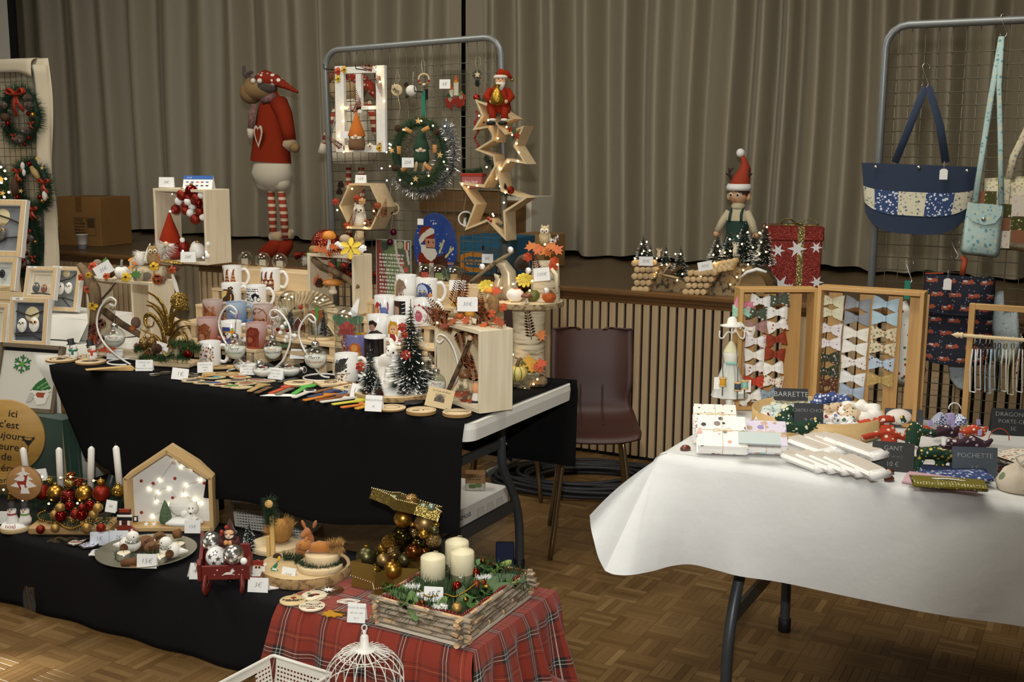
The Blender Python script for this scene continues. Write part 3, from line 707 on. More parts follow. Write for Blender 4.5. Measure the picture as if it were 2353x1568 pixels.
pt('antler',G().tu([q(574,180),q(562,172),q(560,152)],[u*6,u*6,u*5],8).tu([q(562,172),q(580,165)],[u*5,u*4],8),GRF,t)
pt('cap',G().tu([q(598,192),q(612,182),q(632,184),q(655,196),q(684,212)],[u*20,u*21,u*14,u*8,u*3],14),DOTTED,t);pt('cap_brim',G().tu([q(583,182,-.03),q(600,198,-.05),q(626,206,-.04)],[u*7,u*10,u*8],10),GRF,t)
for a in(582,597):pt('eye',G().sph(u*6,q(a,186,-.075),10),P('e8e2d4',.4),t)
pt('scarf',G().tu([q(606,232,-.05),q(620,226,-.06),q(632,220,-.03)],[u*9,u*9,u*8],10).tu([q(584,240,-.07),q(578,268,-.09),q(577,296,-.09)],[u*8,u*10,u*9],8,flat=.5),P('7c5a58',.9,var=.4,vs=50),t);pt('tassel',G().tu([q(577,296,-.09),q(576,318,-.09)],[u*9,u*6],8),CREAM,t)
HEART=[(0,-1),(.55,-.3),(.8,.2),(.7,.6),(.4,.75),(.12,.6),(0,.42),(-.12,.6),(-.4,.75),(-.7,.6),(-.8,.2),(-.55,-.3)]
hp=pt('heart_patch',G().pm([(x*u*19,y*u*28)for x,y in HEART],.004),CREAM,t,T(*q(594,310,-.112))@RZ(-.2)@UPR);pt('heart_centre',G().pm([(x*u*13,y*u*20)for x,y in HEART],.006),REDK,hp)
t=tg_('plush_reindeer','cream furry plush reindeer seen through the middle wire panel','plush toy',aty(805,468,5.6));t.location.z=ZS;B0=t.location;Y0=B0.y;u=S(1,B0)
pt('furry_coat',G().la([(0,u*4),(u*50,0),(u*58,u*20),(u*50,u*80),(u*34,u*130),(u*14,u*155),(0,u*158)],22,sy=.75),P('d6cab0',1,sheen=.7,bump=1,bs=90),t,T(*q(810,376))@RY(.02))
pt('head',G().tu([q(768,205),q(785,208),q(815,208),q(830,215)],[u*22,u*30,u*27,u*18],14),P('a88d66',.9),t);pt('ear',G().sph(u*14,q(758,176),10,(1,.5,.9)),P('7a4426',.9),t)
pt('cap',G().tu([q(800,178),q(825,182),q(850,200),q(866,226)],[u*19,u*18,u*12,u*5],12),DOTS('9a3020','d8b8a8',60,.3),t)
pt('scarf',G().tu([q(845,235,-.1),q(858,270,-.1),q(862,310,-.1)],[u*9,u*10,u*8],8,flat=.5),STRIPE,t);pt('scarf',G().tu([q(770,250,-.1),q(752,300,-.1),q(744,330,-.1)],[u*6,u*7,u*7],8,flat=.5),STRIPE,t);pt('tassel',G().tu([q(744,330,-.1),q(740,352,-.1)],[u*7,u*10],8),CREAM,t)
for a in(800,830):
 e_=q(a+1,466);e_.z=.05;pt('leg',G().tu([q(a,385),e_],[u*7,u*7],8),STRIPE,t);pt('boot',G().sph(u*15,(e_.x,e_.y-.01,u*12),12,(1.2,1.3,.8)),REDK,t)
def stage_box(name,label,cat,xa,xb,ya,yb,Y,m,dpt=.3,rz=0):
 a=aty(xa,yb,Y);b=aty(xb,yb,Y);z1=aty((xa+xb)/2,ya,Y).z;z0=min(ZS,aty((xa+xb)/2,yb,Y).z)if Y<5.25 else ZS
 t=tg_(name,label,cat,((a.x+b.x)/2,Y,z0),rz);w_=b.x-a.x;pt('carton',G().box(w_,dpt,z1-z0,(0,dpt/2,(z1-z0)/2),bev=.004),m,t);return t,w_,z1-z0
t,w_,h_=stage_box('cardboard_box','open brown cardboard box on the stage behind the wreath','box',968,1162,462,600,6.02,P('7d5c34',.85,var=.1,vs=6));pt('flap',G().box(w_,.004,.14,(0,-.02,h_+0)),P('6a4c28',.85),t,RX(0)@T(0,0,0));pt('torn_edge',G().box(w_,.012,.006,(0,-.024,h_+.072)),P('b79f74',.9),t)
t,w_,h_=stage_box('tote_crate','blue cardboard tote with an orange mark behind the middle panel','box',1056,1172,545,655,5.5,P('1f5a78',.7),.3);decal('printed_mark',t,[('e',.32,.3,.4,.28,'c07a22'),('e',.3,.3,.26,.16,'1f5a78'),('c',.47,.72,.06,'0c0c0c'),('tx',.05,.2,.5,.4,2,'c07a22',4)],50,40,flat(w_*.96,h_*.94,-.002,None,.01),w_/h_)
t,w_,h_=stage_box('cardboard_box','white box with a round hand hole and black badge behind the wooden stars','box',1160,1220,452,545,6.28,P('d2ccba',.8),.3);t.location.z=ZS;h_=.2
decal('printed_mark',t,[('c',.22,.45,.13,'5b5548'),('p',[(.68,.1),(1,.3),(1,.9),(.8,1),(.68,.8)],'141414'),('tx',.72,.3,.98,.8,4,'dcd6c4',2)],40,40,flat(w_*.98,.17,-.002,None,.02))
t,w_,h_=stage_box('cardboard_box','plain brown cardboard box at the right behind the middle panel','box',1175,1250,540,640,5.95,P('94703e',.85,var=.08,vs=6),.28)
for(x,y,L_,rz,lb)in((712,598,70,.15,'red glittering cracker with a green band beside the reindeer boots'),(755,628,80,-.3,'red glittering cracker lying behind the driftwood crate'),(800,650,70,.5,'red glittering cracker lying nearest the grey panel post')):
 t=tg_('christmas_cracker',lb,'cracker',at(x,y,ZS)if y<615 else at(x,y,ZS)+Vc((0,.12,0)),rz,'crackers on the stage');l=S(L_,t.location)*.5;t.location.z=ZS
 pt('paper_tube',G().la([(.028,-l),(.014,-l*.62),(.026,-l*.5),(.026,l*.5),(.014,l*.62),(.028,l)],14,M=T(0,0,.029)@RY(PI/2)),GLIT('9c2a18',500),t);pt('green_band',G().la([(.0268,-.015),(.0268,.015)],14,M=T(0,0,.029)@RY(PI/2)),P('3c6a2e',.5),t)
t=so_('fur_strip',bld([(0,0,0),(.15,.02,0),(.34,0,0)],.02,1400,.03,.0012,5),P('e9e4d8',.9),'white fur trim lying along the stage edge behind the mugs','trim',at(690,612,ZS)+Vc((0,.02,.03)))
LOGEND=WOOD('c9a878','dcc193',0,30,.7)
def log_scene(label,x0,x1,ybase,Y,outline,logs,trees,extra,lit,seed):
 t=tg_('log_wall_scene',label,'winter scene',aty((x0+x1)/2,ybase,Y));t.location.z=ZS;B0=t.location;Q=lambda x,y,d=0:aty(x,y,Y+d)-B0
 pt('bark_body',G().pm([(Q(x,y).x,Q(x,y).z)for x,y in outline],.14,UPR@T(0,0,-.155)),BARK('8c7a5c','40362a',40),t)
 r=random.Random(seed);lm={}
 for(x,y,rr)in logs:
  R_=S(rr,B0);k=round(R_,3)
  if k not in lm:lm[k]=mesh(G().cyl(k,.05,n=12),LOGEND,'log_slice')
  pp=Q(x,y);pt('log_slice',lm[k],None,t,T(pp.x,.015,pp.z)@UPR@RZ(r.random()*6))
 for(x,y,hpx,rpx)in trees:tree_parts(t,T(*(Q(x,y,.05+r.uniform(-.03,.05)))),S(hpx,B0),S(rpx,B0),True,one=True)
 pt('snow_drift',G().grid(lambda a,b:(Q(x0,ybase).x+a*(Q(x1,ybase).x-Q(x0,ybase).x),-.05+b*.04,.004+.004*sin(a*30+b*3)),20,3),SNOW,t)if False else None
 lights(t,[Q(x,y,-.03+r.uniform(-.01,.02))+B0 for x,y in lit],.0042)
 return t,Q
lg=[(1463+13*i+(6 if j%2 else 0),664-15*j,7.2-.3*(j%2))for j in rng(5)for i in rng(3 if j<2 else 4)]
t,Q=log_scene('small winter scene of stacked log slices with lit frosted trees on the stage',1452,1582,678,5.33,[(1453,673),(1455,606),(1515,612),(1582,660),(1582,680)],lg,[(1477,612,80,24),(1494,608,52,14),(1529,640,85,20),(1563,640,80,24),(1556,672,60,18),(1489,655,34,9),(1508,630,28,7)],None,[(1459,594),(1475,583),(1474,561),(1486,556),(1493,576),(1479,577),(1497,592),(1509,594),(1531,580),(1552,584),(1564,584),(1521,610),(1532,608),(1508,626),(1490,648),(1503,636),(1556,644),(1568,630),(1491,636)],4)
pt('deer_cutout',G().pm([(x*S(10,t.location),y*S(13,t.location))for x,y in[(-.3,-1),(0,-.4),(.1,-1),(.3,-.3),(.2,.3),(1,.6),(.5,.5),(.7,1),(.2,.5),(-.2,1),(-.1,.5),(-.8,.9),(-.3,.3),(-.5,-.2)]],.004),P('d9c39c',.7),t,T(*Q(1515,582,-.04))@UPR)
ch_=pt('cabin_roof',G().box(.07,.08,.006,M=T(*Q(1532,622,-.02))@RY(.7)).box(.07,.08,.006,M=T(*Q(1552,622,-.02))@RY(-.7)),TWIG,t);pt('cabin_log',G().tu([Q(1524,632,-.06),Q(1560,640,-.06)],.006,6).tu([Q(1540,605,-.06),Q(1522,632,-.06)],.005,6),P('c2a67e',.8),t)
lg=[(1580+13.5*i+5*(j%2)+2*j,670-14.5*j,7-.2*j)for j in rng(4)for i in rng(4 if j<2 else 5)]+[(1612+11.5*i+5*j,628-8*j-2.2*i,6)for j in rng(3)for i in rng(7)]
t,Q=log_scene('large winter scene on a curved log wall with lit frosted trees',1575,1765,684,5.33,[(1576,676),(1590,625),(1640,608),(1700,606),(1745,620),(1765,650),(1768,686)],lg,[(1648,600,66,25),(1675,598,72,24),(1708,600,100,26),(1731,610,82,27),(1756,612,112,26),(1740,612,50,16),(1704,625,36,10),(1697,650,40,12),(1682,662,26,8),(1607,650,34,9)],None,[(1639,586),(1654,577),(1649,566),(1665,581),(1678,577),(1677,550),(1695,543),(1718,534),(1705,561),(1730,569),(1747,536),(1762,522),(1749,557),(1760,579),(1745,584),(1642,603),(1648,608),(1625,615),(1719,608),(1708,621),(1693,637),(1678,654),(1701,662),(1610,635),(1611,643),(1745,535)],9)
pt('half_trunk',G().pm([(S(34,t.location)*cos(a),S(55,t.location)*sin(a))for a in[PI*k/14 for k in rng(15)]],.13,UPR),WOOD('7a6038','8d7145',0,20,.6),t,T(*Q(1740,676))@T(0,.045,0));pt('snow_cap',G().tu([Q(1700,640,-.1),Q(1716,626,-.1),Q(1740,619,-.1),Q(1762,626,-.1)],[.004,.008,.009,.006],8),SNOW,t)
pt('deer_cutout',G().pm([(x*S(11,t.location),y*S(16,t.location))for x,y in[(-.3,-1),(0,-.4),(.1,-1),(.3,-.3),(.2,.3),(1,.6),(.5,.5),(.7,1),(.2,.5),(-.2,1),(-.1,.5),(-.8,.9),(-.3,.3),(-.5,-.2)]],.004),P('e2d3b4',.7),t,T(*Q(1690,572,-.09))@UPR)
for x,y,w_,lb,rl,tx in((1484,611,32,'blank-looking price card on the small log slice scene',0,'30€'),(1622,622,33,'tilted price card on the large log slice scene',-.2,'45€')):
 pp=aty(x,y,5.24 if x<1500 else 5.24);card(tx,pp,FC*.6,S(w_,pp),S(21,pp),lb,.12,roll=rl)
t=tg_('elf_doll','elf doll in green dungarees and a red antler hat standing on the stage','doll',aty(1690,628,6.));t.location.z=ZS;B0=t.location;Y0=B0.y;u=S(1,B0)
SKIN=P('d6a77e',.6,trans=.1);ELFG=P('24433a',.85);IVORY=P('cdbf9f',.9,sheen=.3)
pt('skirt',G().la([(u*52,0),(u*44,u*40),(u*30,u*90),(u*24,u*112)],20,sy=.7),ELFG,t);pt('belt',G().la([(u*25,u*100),(u*25,u*110),(u*24,u*112)],20,sy=.72),P('6e4522',.6),t)
pt('torso',G().la([(u*24,u*108),(u*25,u*130),(u*23,u*150),(u*14,u*166),(u*9,u*172)],18,sy=.7),IVORY,t)
bb=pt('dungaree_bib',G().la([(u*25,u*108),(u*26.5,u*138)],18,sy=.75),ELFG,t)
for s_ in(-1,1):
 pt('strap',G().tu([(s_*u*14,-u*19,u*136),(s_*u*13,-u*17,u*152),(s_*u*12,-u*2,u*168)],u*3.2,6,flat=.5),ELFG,bb)
 a=pt('arm',G().tu([(s_*u*20,0,u*158),(s_*u*34,-u*4,u*135),(s_*u*44,-u*8,u*112)],[u*9,u*9,u*8],10),IVORY,t);pt('hand',G().sph(u*8,(s_*u*46,-u*8,u*106),10),SKIN,a)
pt('collar',G().la([(u*14,u*166),(u*16,u*172),(u*12,u*178)],16),IVORY,t)
hd=pt('head',G().sph(u*22,(0,0,u*196),18,(1,.92,1.02)),SKIN,t)
for s_ in(-1,1):
 pt('eye',G().sph(u*5,(-u*4+s_*u*8,-u*18.5,u*196),10,(1,.4,1.1)),P('efe9dc',.3),hd);pt('pupil',G().sph(u*2.8,(-u*4+s_*u*8,-u*20.5,u*196),8,(1,.4,1.1)),P('1d1a12',.2),hd);pt('ear',G().sph(u*7,(s_*u*22,0,u*192),8,(.9,.5,1.2)),SKIN,hd)
pt('nose',G().sph(u*2.4,(-u*4,-u*22,u*189),8),SKIN,hd);pt('mouth',G().tu([(-u*9,-u*19.5,u*183),(-u*4,-u*20.5,u*181.5),(u*1,-u*19.5,u*183)],u*.8,5),P('8a4038',.6),hd)
pt('hair',G().sph(u*22.5,(u*2,u*2,u*201),14,(1,.95,.95)),P('4a2f1c',.8),hd)
ht_=pt('hat',G().tu([(0,u*2,u*212),(u*5,u*2,u*232),(u*12,u*2,u*255),(u*10,u*2,u*272),(u*3,u*2,u*284)],[u*25,u*20,u*13,u*7,u*4],14),P('a33a1e',.85),t);pt('fur_brim',G().la([(u*21,u*206),(u*27,u*206),(u*29,u*213),(u*25,u*221),(u*20,u*220)],18),SNOW,ht_);pt('pompom',G().sph(u*10,(0,u*2,u*290),12),SNOW,ht_)
for s_ in(-1,1):pt('antler',G().tu([(s_*u*14,-u*4,u*226),(s_*u*22,-u*4,u*240),(s_*u*24,-u*4,u*256)],[u*3,u*2.6,u*2],6).tu([(s_*u*20,-u*4,u*236),(s_*u*30,-u*4,u*244)],[u*2.4,u*2],6).tu([(s_*u*22,-u*4,u*246),(s_*u*14,-u*4,u*256)],[u*2,u*1.6],6),P('3a1d14',.8),ht_)
t=tg_('gift_box','large red glittering gift box with gold ribbon and snowflakes on the stage','gift box',aty(1815,655,5.75),math.radians(20));t.location.z=ZS;u=S(1,t.location);RG=GLIT('8c2412',420,.35,.5,.5);GR_=GLIT('b5a468',500)
wq=u*122;hq=u*120;pt('box_body',G().box(wq,wq*.8,hq,(0,0,hq/2),bev=.004),RG,t);pt('lid',G().box(wq*1.06,wq*.86,u*32,(0,0,hq+u*12),bev=.005),RG,t)
pt('ribbon',G().box(u*14,wq*.815,hq,(wq*.12,0,hq/2)).box(u*15,wq*.875,u*33,(wq*.12,0,hq+u*12.2)).box(wq*1.015,u*14,hq,(0,0,hq/2)).box(wq*1.075,u*15,u*33,(0,0,hq+u*12.2)),GR_,t);pt('bow',G().tu(spl([(0,0,0),(.06,.01,.03),(.09,0,0),(0,0,0),(-.06,-.02,.03),(-.09,0,0),(0,0,0)],5),.008,6,flat=.3),GR_,t,T(wq*.12,0,hq+u*30))
for(x,z,r_)in((-.28,.78,16),(0,.75,0),(.38,.6,0),(-.3,.3,0),(-.22,.12,26),(.28,.12,0),(.06,.82,22),(.44,.2,16),(-.02,.1,10),(.4,.85,14)):
 if r_:pt('snowflake',G().pm([((u*r_*(1 if k%2==0 else .38))*cos(PI*k/6),(u*r_*(1 if k%2==0 else .38))*sin(PI*k/6))for k in rng(12)],.003),P('e4e2e2',.6),t,T(x*wq,-wq*.4,z*hq)@UPR)
 # hung on the middle grid panel
def hookm(x,y,x2,y2,lab):
 a=gm(x,y);b=aty(x2,y2,YG-.11)
 t=tg_('grid_hook',lab,'hook',a,0,'black display hooks');d=b-a
 pt('clip',G().box(.012,.012,.05,(0,-.006,0)),BLACK,t);pt('prong',G().tu([(0,-.01,.01),tpl(d),tpl(d+Vc((0,-.005,.022)))],.0028,6),BLACK,t)
hookm(795,168,745,158,'black prong hook at the left corner of the white window frame');hookm(866,170,818,158,'black prong hook over the middle of the white window frame');hookm(981,217,953,210,'black prong hook the tinsel wreath ribbon hangs from')
YW=YG-.045;B0=aty(830,350,YW)
t=tg_('window_frame_decor','white wooden window frame with an orange hatted gnome and fairy lights','wall decor',B0);Q=lambda x,y,d=0:aty(x,y,YW+d)-B0
WW=P('e9e6de',.75,var=.06,vs=80)
def barq(x0,y0,x1,y1,nm):
 a,b=Q(x0,y1),Q(x1,y0);pt(nm,G().box(abs(b.x-a.x),.022,abs(b.z-a.z),tpl((a+b)/2),bev=.0015),WW,t)
barq(775,152,792,350,'stile');barq(868,150,886,350,'stile');barq(792,152,868,170,'rail');barq(792,334,868,350,'rail');barq(821,170,832,260,'muntin');barq(792,243,868,253,'muntin')
u=S(1,B0);W_=lambda x,y,d=0:B0+Q(x,y,d)
gn=gnome(t,W_(820,345,-.03),u*86,FC,P('c26a1e',.85),P('e8e0d0',.95),P('7a5a3c',.9));
for(x,y,r_,c)in((777,164,10,'c84a18'),(791,160,9,'d9b33a'),(777,181,9,'d9c23c'),(872,340,9,'d9a828'),(850,336,8,'e6dcc2'),(873,330,7,'d9c9a0')):
 o=put(t,'flower',once(('flower',r_),lambda:gfl(u*r_,6,.5),P(c,.7)),None,W_(x,y,-.018),FR@UPR);pt('flower_centre',once(('fc',r_),lambda:G().sph(u*r_*.25,(0,0,.003),8),P('5a2a10',.7)),None,o)
for(x,y,L_,a)in((800,250,60,1.3),(826,250,55,-.2),(866,172,50,2.9),(786,340,40,-.9),(858,158,30,-1.4),(812,262,40,.5)):
 put(t,'fern_sprig',gfe(u*L_,u*7),RUST,W_(x,y,-.02),FR@RY(a))
lights(t,[W_(x,y,-.03)for x,y in((866,160),(873,188),(883,232),(784,248),(850,248),(789,278),(778,313),(790,349))],.005)
card('',W_(792,318,-.05),FC,u*20,u*16,'small price card tucked beside the gnome in the window frame',.1)
def hang(name,label,cat,x,y,cord,cordm=None):
 t=tg_(name,label,cat,aty(x,y,YG-.018));
 if cord:pt('cord',G().tu([tpl(aty(a,b,YG-.008)-t.location)for a,b in cord],.0012,5),cordm or P('b9a684',.9),t)
 return t,S(1,t.location)
SLICE=WOOD('d2b98e','dfc9a2',0,20,.7)
t,u=hang('wood_ornament','round wooden slice ornament with a pale star and fir sprig','ornament',912,207,[(912,196),(909,180),(914,165),(919,180),(914,196)])
pt('wood_disc',G().cyl(u*13,.006,(0,0,0),20,M=FR@UPR),SLICE,t);pt('star',G().pm([(x,y)for x,y in star(u*8,u*3.6)],.005,FR@T(-u*5,-.004,u*8)@UPR),P('dcc8a0',.7),t);put(t,'fir_sprig',bld([(-.02,-.006,.01),(.01,-.006,-.015)],.006,160,.016,.0009,3),GREEN,t.location,FR);pt('twine',G().tu([(u*4,-.004,-u*12),(u*10,-.004,-u*40),(u*2,-.004,-u*70)],.0015,5),P('b9a684',.9),t)
t,u=hang('ball_ornament','white felt ball ornament with a small pine cone','ornament',948,209,[(948,198),(950,165)],P('cfcac0',.8));pt('felt_ball',G().sph(u*13,(0,-.01,0),18),P('e6e2d8',.9),t);put(t,'pine_cone',gco(u*12,u*6),P('4a3524',.8),t.location+Vc((-u*14,-.01,u*8)));put(t,'fir_sprig',bld([(-.02,-.006,0),(-.03,-.006,-.035)],.006,160,.016,.0009,4),DKGRN,t.location,FR)
t,u=hang('ring_ornament','wooden ring ornament with red and white beads','ornament',974,182,[(972,170),(968,148),(970,134),(977,145),(975,170)],P('ddd6c8',.8));pt('wood_ring',G().tu([(x,0,z)for x,z in ring(u*12,24)],u*2,8,True,M=FR),SLICE,t)
for k in rng(5):a=PI+PI*(k+.5)/5;pt('bead',once(('bead',round(u*3,4)),lambda:G().sph(u*3,(0,0,0),10),RED if k in(0,4)else(SNOW if k==2 else GOLD)),None,t,FR@T(u*12*cos(a),-.004,u*12*sin(a)))
t,u=hang('star_ornament','green tinsel wood ornament with a pale star on a twine loop','ornament',1097,172,[(1097,160),(1092,145),(1094,130),(1103,132),(1104,146),(1098,160)]);put(t,'tinsel_tuft',bld([(x,0,z)for x,z in ring(u*8,12)],.004,260,.012,.001,8),DKGRN,t.location,FR);pt('star',G().pm(star(u*8,u*3.4),.005,FR@T(0,-.012,0)@UPR),P('d8c49a',.7),t);put(t,'tinsel_tuft',bld([(0,0,-u*12),(0,0,-u*26)],.006,260,.016,.001,9),DKGRN,t.location,FR)
t,u=hang('string_ornament','small red bell and tag hanging above the top wooden star','ornament',1098,224,[(1098,220),(1097,196)]);pt('bell',G().sph(u*8,(0,-.01,0),12),GLIT('a8281a',600),t)
def bag(name,label,x0,y0,x1,y1,Y,shapes,nx,ny,inset=(.1,.05,.1,.08),bead=True):
 a,b=aty(x0,y1,Y),aty(x1,y0,Y);w_,h_=b.x-a.x,b.z-a.z
 t=tg_(name,label,'bead picture',((a.x+b.x)/2,Y,a.z));l,bt,r_,tp=inset
 pic=decal('fused_beads',t,shapes,nx,ny,flat(w_*(1-l-r_),h_*(1-bt-tp),0,-w_/2+w_*l,h_*bt),w_/h_,VCOL(.35));pic.modifiers.new('thickness','SOLIDIFY').thickness=.004
 g=G()
 for s_ in(-1,1):g.grid(lambda u,v:(-w_/2+u*w_,s_*(.004+.004*sin(u*PI)*sin(v*PI)+.0012*sin(u*13+v*7)*sin(v*11)),v*h_),12,12)
 pt('clear_bag',g,GLASS('f2f2ee',1.3,.12),t);return t,w_,h_
CAND=[('p',[(.05,.05),(.3,0),(.48,.18),(.62,.02),(.95,.1),(1,.35),(.8,.5),(.52,.3),(.2,.42),(0,.3)],'9c2a1a'),('c',.25,.28,.07,'b0a08c'),('c',.78,.34,.07,'b0a08c'),('r',.42,.38,.64,.74,'ece4d2'),('r',.2,.36,.4,.56,'ece4d2'),('p',[(.4,.74),(.53,.98),(.66,.74)],'d2641e'),('r',.48,.72,.58,.8,'e0b030'),('p',[(.2,.56),(.3,.74),(.4,.56)],'d2641e'),('p',[(.05,.36),(.2,.48),(.3,.32)],'1f5a3a'),('p',[(.62,.4),(.9,.52),(.72,.36)],'5aa04a')]
t,w_,h_=bag('bead_picture','clear bag with a bead picture of two candles and a red bow',1017,160,1075,256,YG-.012,CAND,26,40)
card('6€',aty(1022,204,YG-.03),FC*.5,S(26,t.location),S(21,t.location),'white 6 euro card on the candle bead picture bag',.04)
SANTA=[('e',.5,.5,.5,.5,'2149a0'),('n',7,34,.012,['dfe4f0'],(.05,.1,.95,.95)),('p',[(.12,0),(.1,.35),(.2,.45),(.55,.4),(.62,.1),(.6,0)],'8c2312'),('p',[(.47,0),(.47,.32),(.74,.42),(.8,.25),(.72,0)],'4a1e12'),('p',[(.14,.62),(.14,.72),(.2,.8),(.4,.8),(.5,.66),(.4,.6),(.2,.55)],'8c2312'),('p',[(.15,.52),(.3,.64),(.48,.7),(.48,.76),(.38,.78),(.2,.68),(.12,.6)],'ece6dc'),('r',.28,.46,.5,.62,'cf9478'),('r',.33,.55,.36,.58,'1a1414'),('r',.44,.55,.47,.58,'1a1414'),('p',[(.16,.52),(.27,.52),(.32,.47),(.5,.48),(.55,.4),(.5,.33),(.4,.28),(.3,.32),(.18,.42)],'f1ece2'),('l',.3,.48,.5,.48,.018,'1c1414'),('r',.37,0,.47,.26,'e6ded0'),('c',.24,.17,.09,'161214'),('r',.12,.12,.18,.26,'ece6dc'),('l',.6,.42,.7,.6,.03,'d9d29a'),('l',.66,.5,.62,.56,.02,'d9d29a'),('l',.74,.36,.92,.5,.03,'d9d29a'),('l',.82,.42,.86,.52,.02,'d9d29a'),('e',.86,.27,.08,.02,'c07a60'),('p',[(.62,.12),(.72,.2),(.9,.22),(.8,.1),(.84,.02),(.68,.02)],'1c6a50')]
t,w_,h_=bag('bead_picture','large clear bag with an oval blue bead picture of Father Christmas',948,488,1050,645,YG-.03,SANTA,58,84,(.03,.02,0,.02))
card('',aty(966,517,YG-.045),FC*.5,S(14,t.location),S(14,t.location),'tiny white sticker card at the top of the Father Christmas bag',.04)
t,w_,h_=bag('bead_picture','clear bag with a dark bead locomotive behind the perched birds',1112,572,1192,652,YG-.012,[('r',.3,.1,.7,.6,'23262c'),('c',.4,.1,.09,'141414'),('c',.65,.1,.09,'141414'),('r',.35,.3,.5,.45,'6a6f76')],20,22)
card('8€',aty(1120,605,YG-.035),FC*.5,S(27,t.location),S(21,t.location),'white 8 euro card on the clear bag behind the perched birds',.04)
a,b=aty(866,722,YG-.02),aty(945,553,YG-.02);w_,h_=b.x-a.x,b.z-a.z;t=tg_('poster','green and red printed wish poster with ornaments behind the mugs','poster',((a.x+b.x)/2,YG-.02,a.z))
pt('sheet',G().box(w_,.003,h_,(0,0,h_/2)),P('b9b9b0',.35),t)
decal('print',t,[('bg','5a5f48'),('p',[(0,0),(.35,0),(.3,.5),(.1,1),(0,1)],'8a3a30'),('p',[(.3,0),(.7,0),(.8,.5),(.5,1),(.2,1),(.3,.5)],'6f8052'),('l',.55,1,.62,.75,.04,'c9bfae'),('l',.62,.75,.85,.5,.045,'c9bfae'),('l',.85,.5,.88,.42,.06,'a9957a'),('l',.85,1,.95,.7,.035,'c9bfae'),('c',.66,.8,.03,'a03a30'),('c',.75,.7,.045,'b8584a'),('c',.86,.62,.04,'b8584a'),('c',.25,.92,.06,'3a4a3a'),('r',.82,.88,.96,.98,'d9c8b8'),('r',.86,.88,.92,.98,'a03a30'),('c',.7,.94,.05,'a8a888'),('tx',.08,.03,.8,.83,16,'d9d6cc',5)],50,110,flat(w_*.96,h_*.98,-.0018,None,h_*.01),w_/h_)
YR=YG-.07;B0=aty(966,352,YR);u=S(1,B0);t=tg_('tinsel_wreath','green wreath wrapped in silver tinsel with a gnome on a swing','wreath',B0);R1=u*66
cr=[(R1*cos(a)*.96,0,R1*sin(a)*1.04)for a in[2*PI*k/40 for k in rng(41)]]
pt('pine_needles',bld(cr,u*16,4200,u*17,.0012,4),P('36562a',.8),t,RZ(.1),kind='stuff');pt('core',G().tu(cr[:-1],u*9,8,True),DKGRN,t,RZ(.1))
TIN=P('d3d6d8',.18,1);c2_=[((R1+u*22)*cos(a),0,(R1+u*22)*sin(a))for a in[-2.5+3.35*k/30 for k in rng(31)]];pt('silver_tinsel',bld(c2_,u*7,3400,u*21,.0014,5),TIN,t,T(0,.01,0),kind='stuff');c3_=[((R1-u*24)*cos(a),0,(R1-u*24)*sin(a))for a in[2*PI*k/30 for k in rng(31)]];pt('silver_tinsel',bld(c3_,u*4,900,u*14,.0012,6),TIN,t,T(0,.02,0),kind='stuff')
Wp=lambda x,y,d=0:aty(x,y,YR+d)
for(x,y,a)in((938,300,.5),(978,297,-.5),(917,345,1.45),(999,342,1.55),(930,387,-.6),(983,384,.6)):put(t,'cork',G().cyl(u*5,u*18,(0,0,-u*9),12),P('b8864e',.85,var=.15,vs=200),Wp(x,y,-.05),FR@RY(a+PI/2 if a<1 else 0))
for(x,y)in((961,278),(900,346),(1011,356),(955,411)):put(t,'star',once(('st',1),lambda:G().pm(star(u*8,u*3.4,5),.004),P('c9a86c',.7)),None,Wp(x,y,-.06),FR@UPR@RZ(.2*x))
for(x,y)in((915,297),(1004,306),(908,388)):put(t,'pine_cone',once(('pc',1),lambda:gco(u*15,u*8),P('4a3320',.8)),None,Wp(x,y,-.05),FR@RX(1.2))
gnm=gnome(t,Wp(968,374,-.02),u*84,FC,P('24402c',.9),P('d2cbbd',.95),P('24402c',.9));
for s_ in(-1,1):pt('leg',G().tu([(s_*u*4,-u*4,u*14),(s_*u*9,-u*12,0),(s_*u*9-u*4,-u*12,-u*20)],u*3.6,8),P('c2ac84',.8),gnm);pt('boot',G().sph(u*7,(s_*u*9-u*5,-u*13,-u*24),10,(1.2,1,.7)),P('24402c',.9),gnm)
pt('hanging_ribbon',G().box(u*9,.002,u*56,(0,0,u*112)),P('1d7a5c',.6),t,T(0,.03,0));
lights(t,[Wp(x,y,-.07)for x,y in((927,298),(968,278),(995,289),(898,333),(1024,321),(1020,372),(985,404),(919,414),(946,422),(896,382),(1028,389),(895,340))],.004)
lights(t,[Wp(x,y,-.02)for x,y in((877,387),(889,415),(895,331),(1022,290),(888,350))],.004,EMIT('dfe8ff',20),name='cold_lights')
card('20€',Wp(937,385,-.085),FC*.6,u*28,u*22,'white 20 euro card in the tinsel wreath',.04)
YH=YG-.15;B0=aty(828,527,YH);u=S(1,B0);t=tg_('hexagon_shelf','open hexagonal wooden shelf with white feathered owl and lights','shelf',B0);hexo=[(u*60*cos(PI*k/3),u*60*sin(PI*k/3)+u*52)for k in rng(6)];hexi=[(u*55*cos(PI*k/3),u*55*sin(PI*k/3)+u*52)for k in rng(6)]
for k in rng(6):
 j=(k+1)%6;q4=[hexo[k],hexo[j],hexi[j],hexi[k]];pt('plank',G().pm(q4,.125,UPR,z=-.125),PINEX,t)
Wp=lambda x,y,d=0:aty(x,y,YH+d)
owl(t,Wp(826,520,.05),u*52,FC,P('e2dccf',.95,bump=.6,bs=150));put(t,'feathers',bld([(-.02,0,0),(.02,0,.03)],.012,240,.03,.0015,4),SNOW,Wp(826,497,.05),FR)
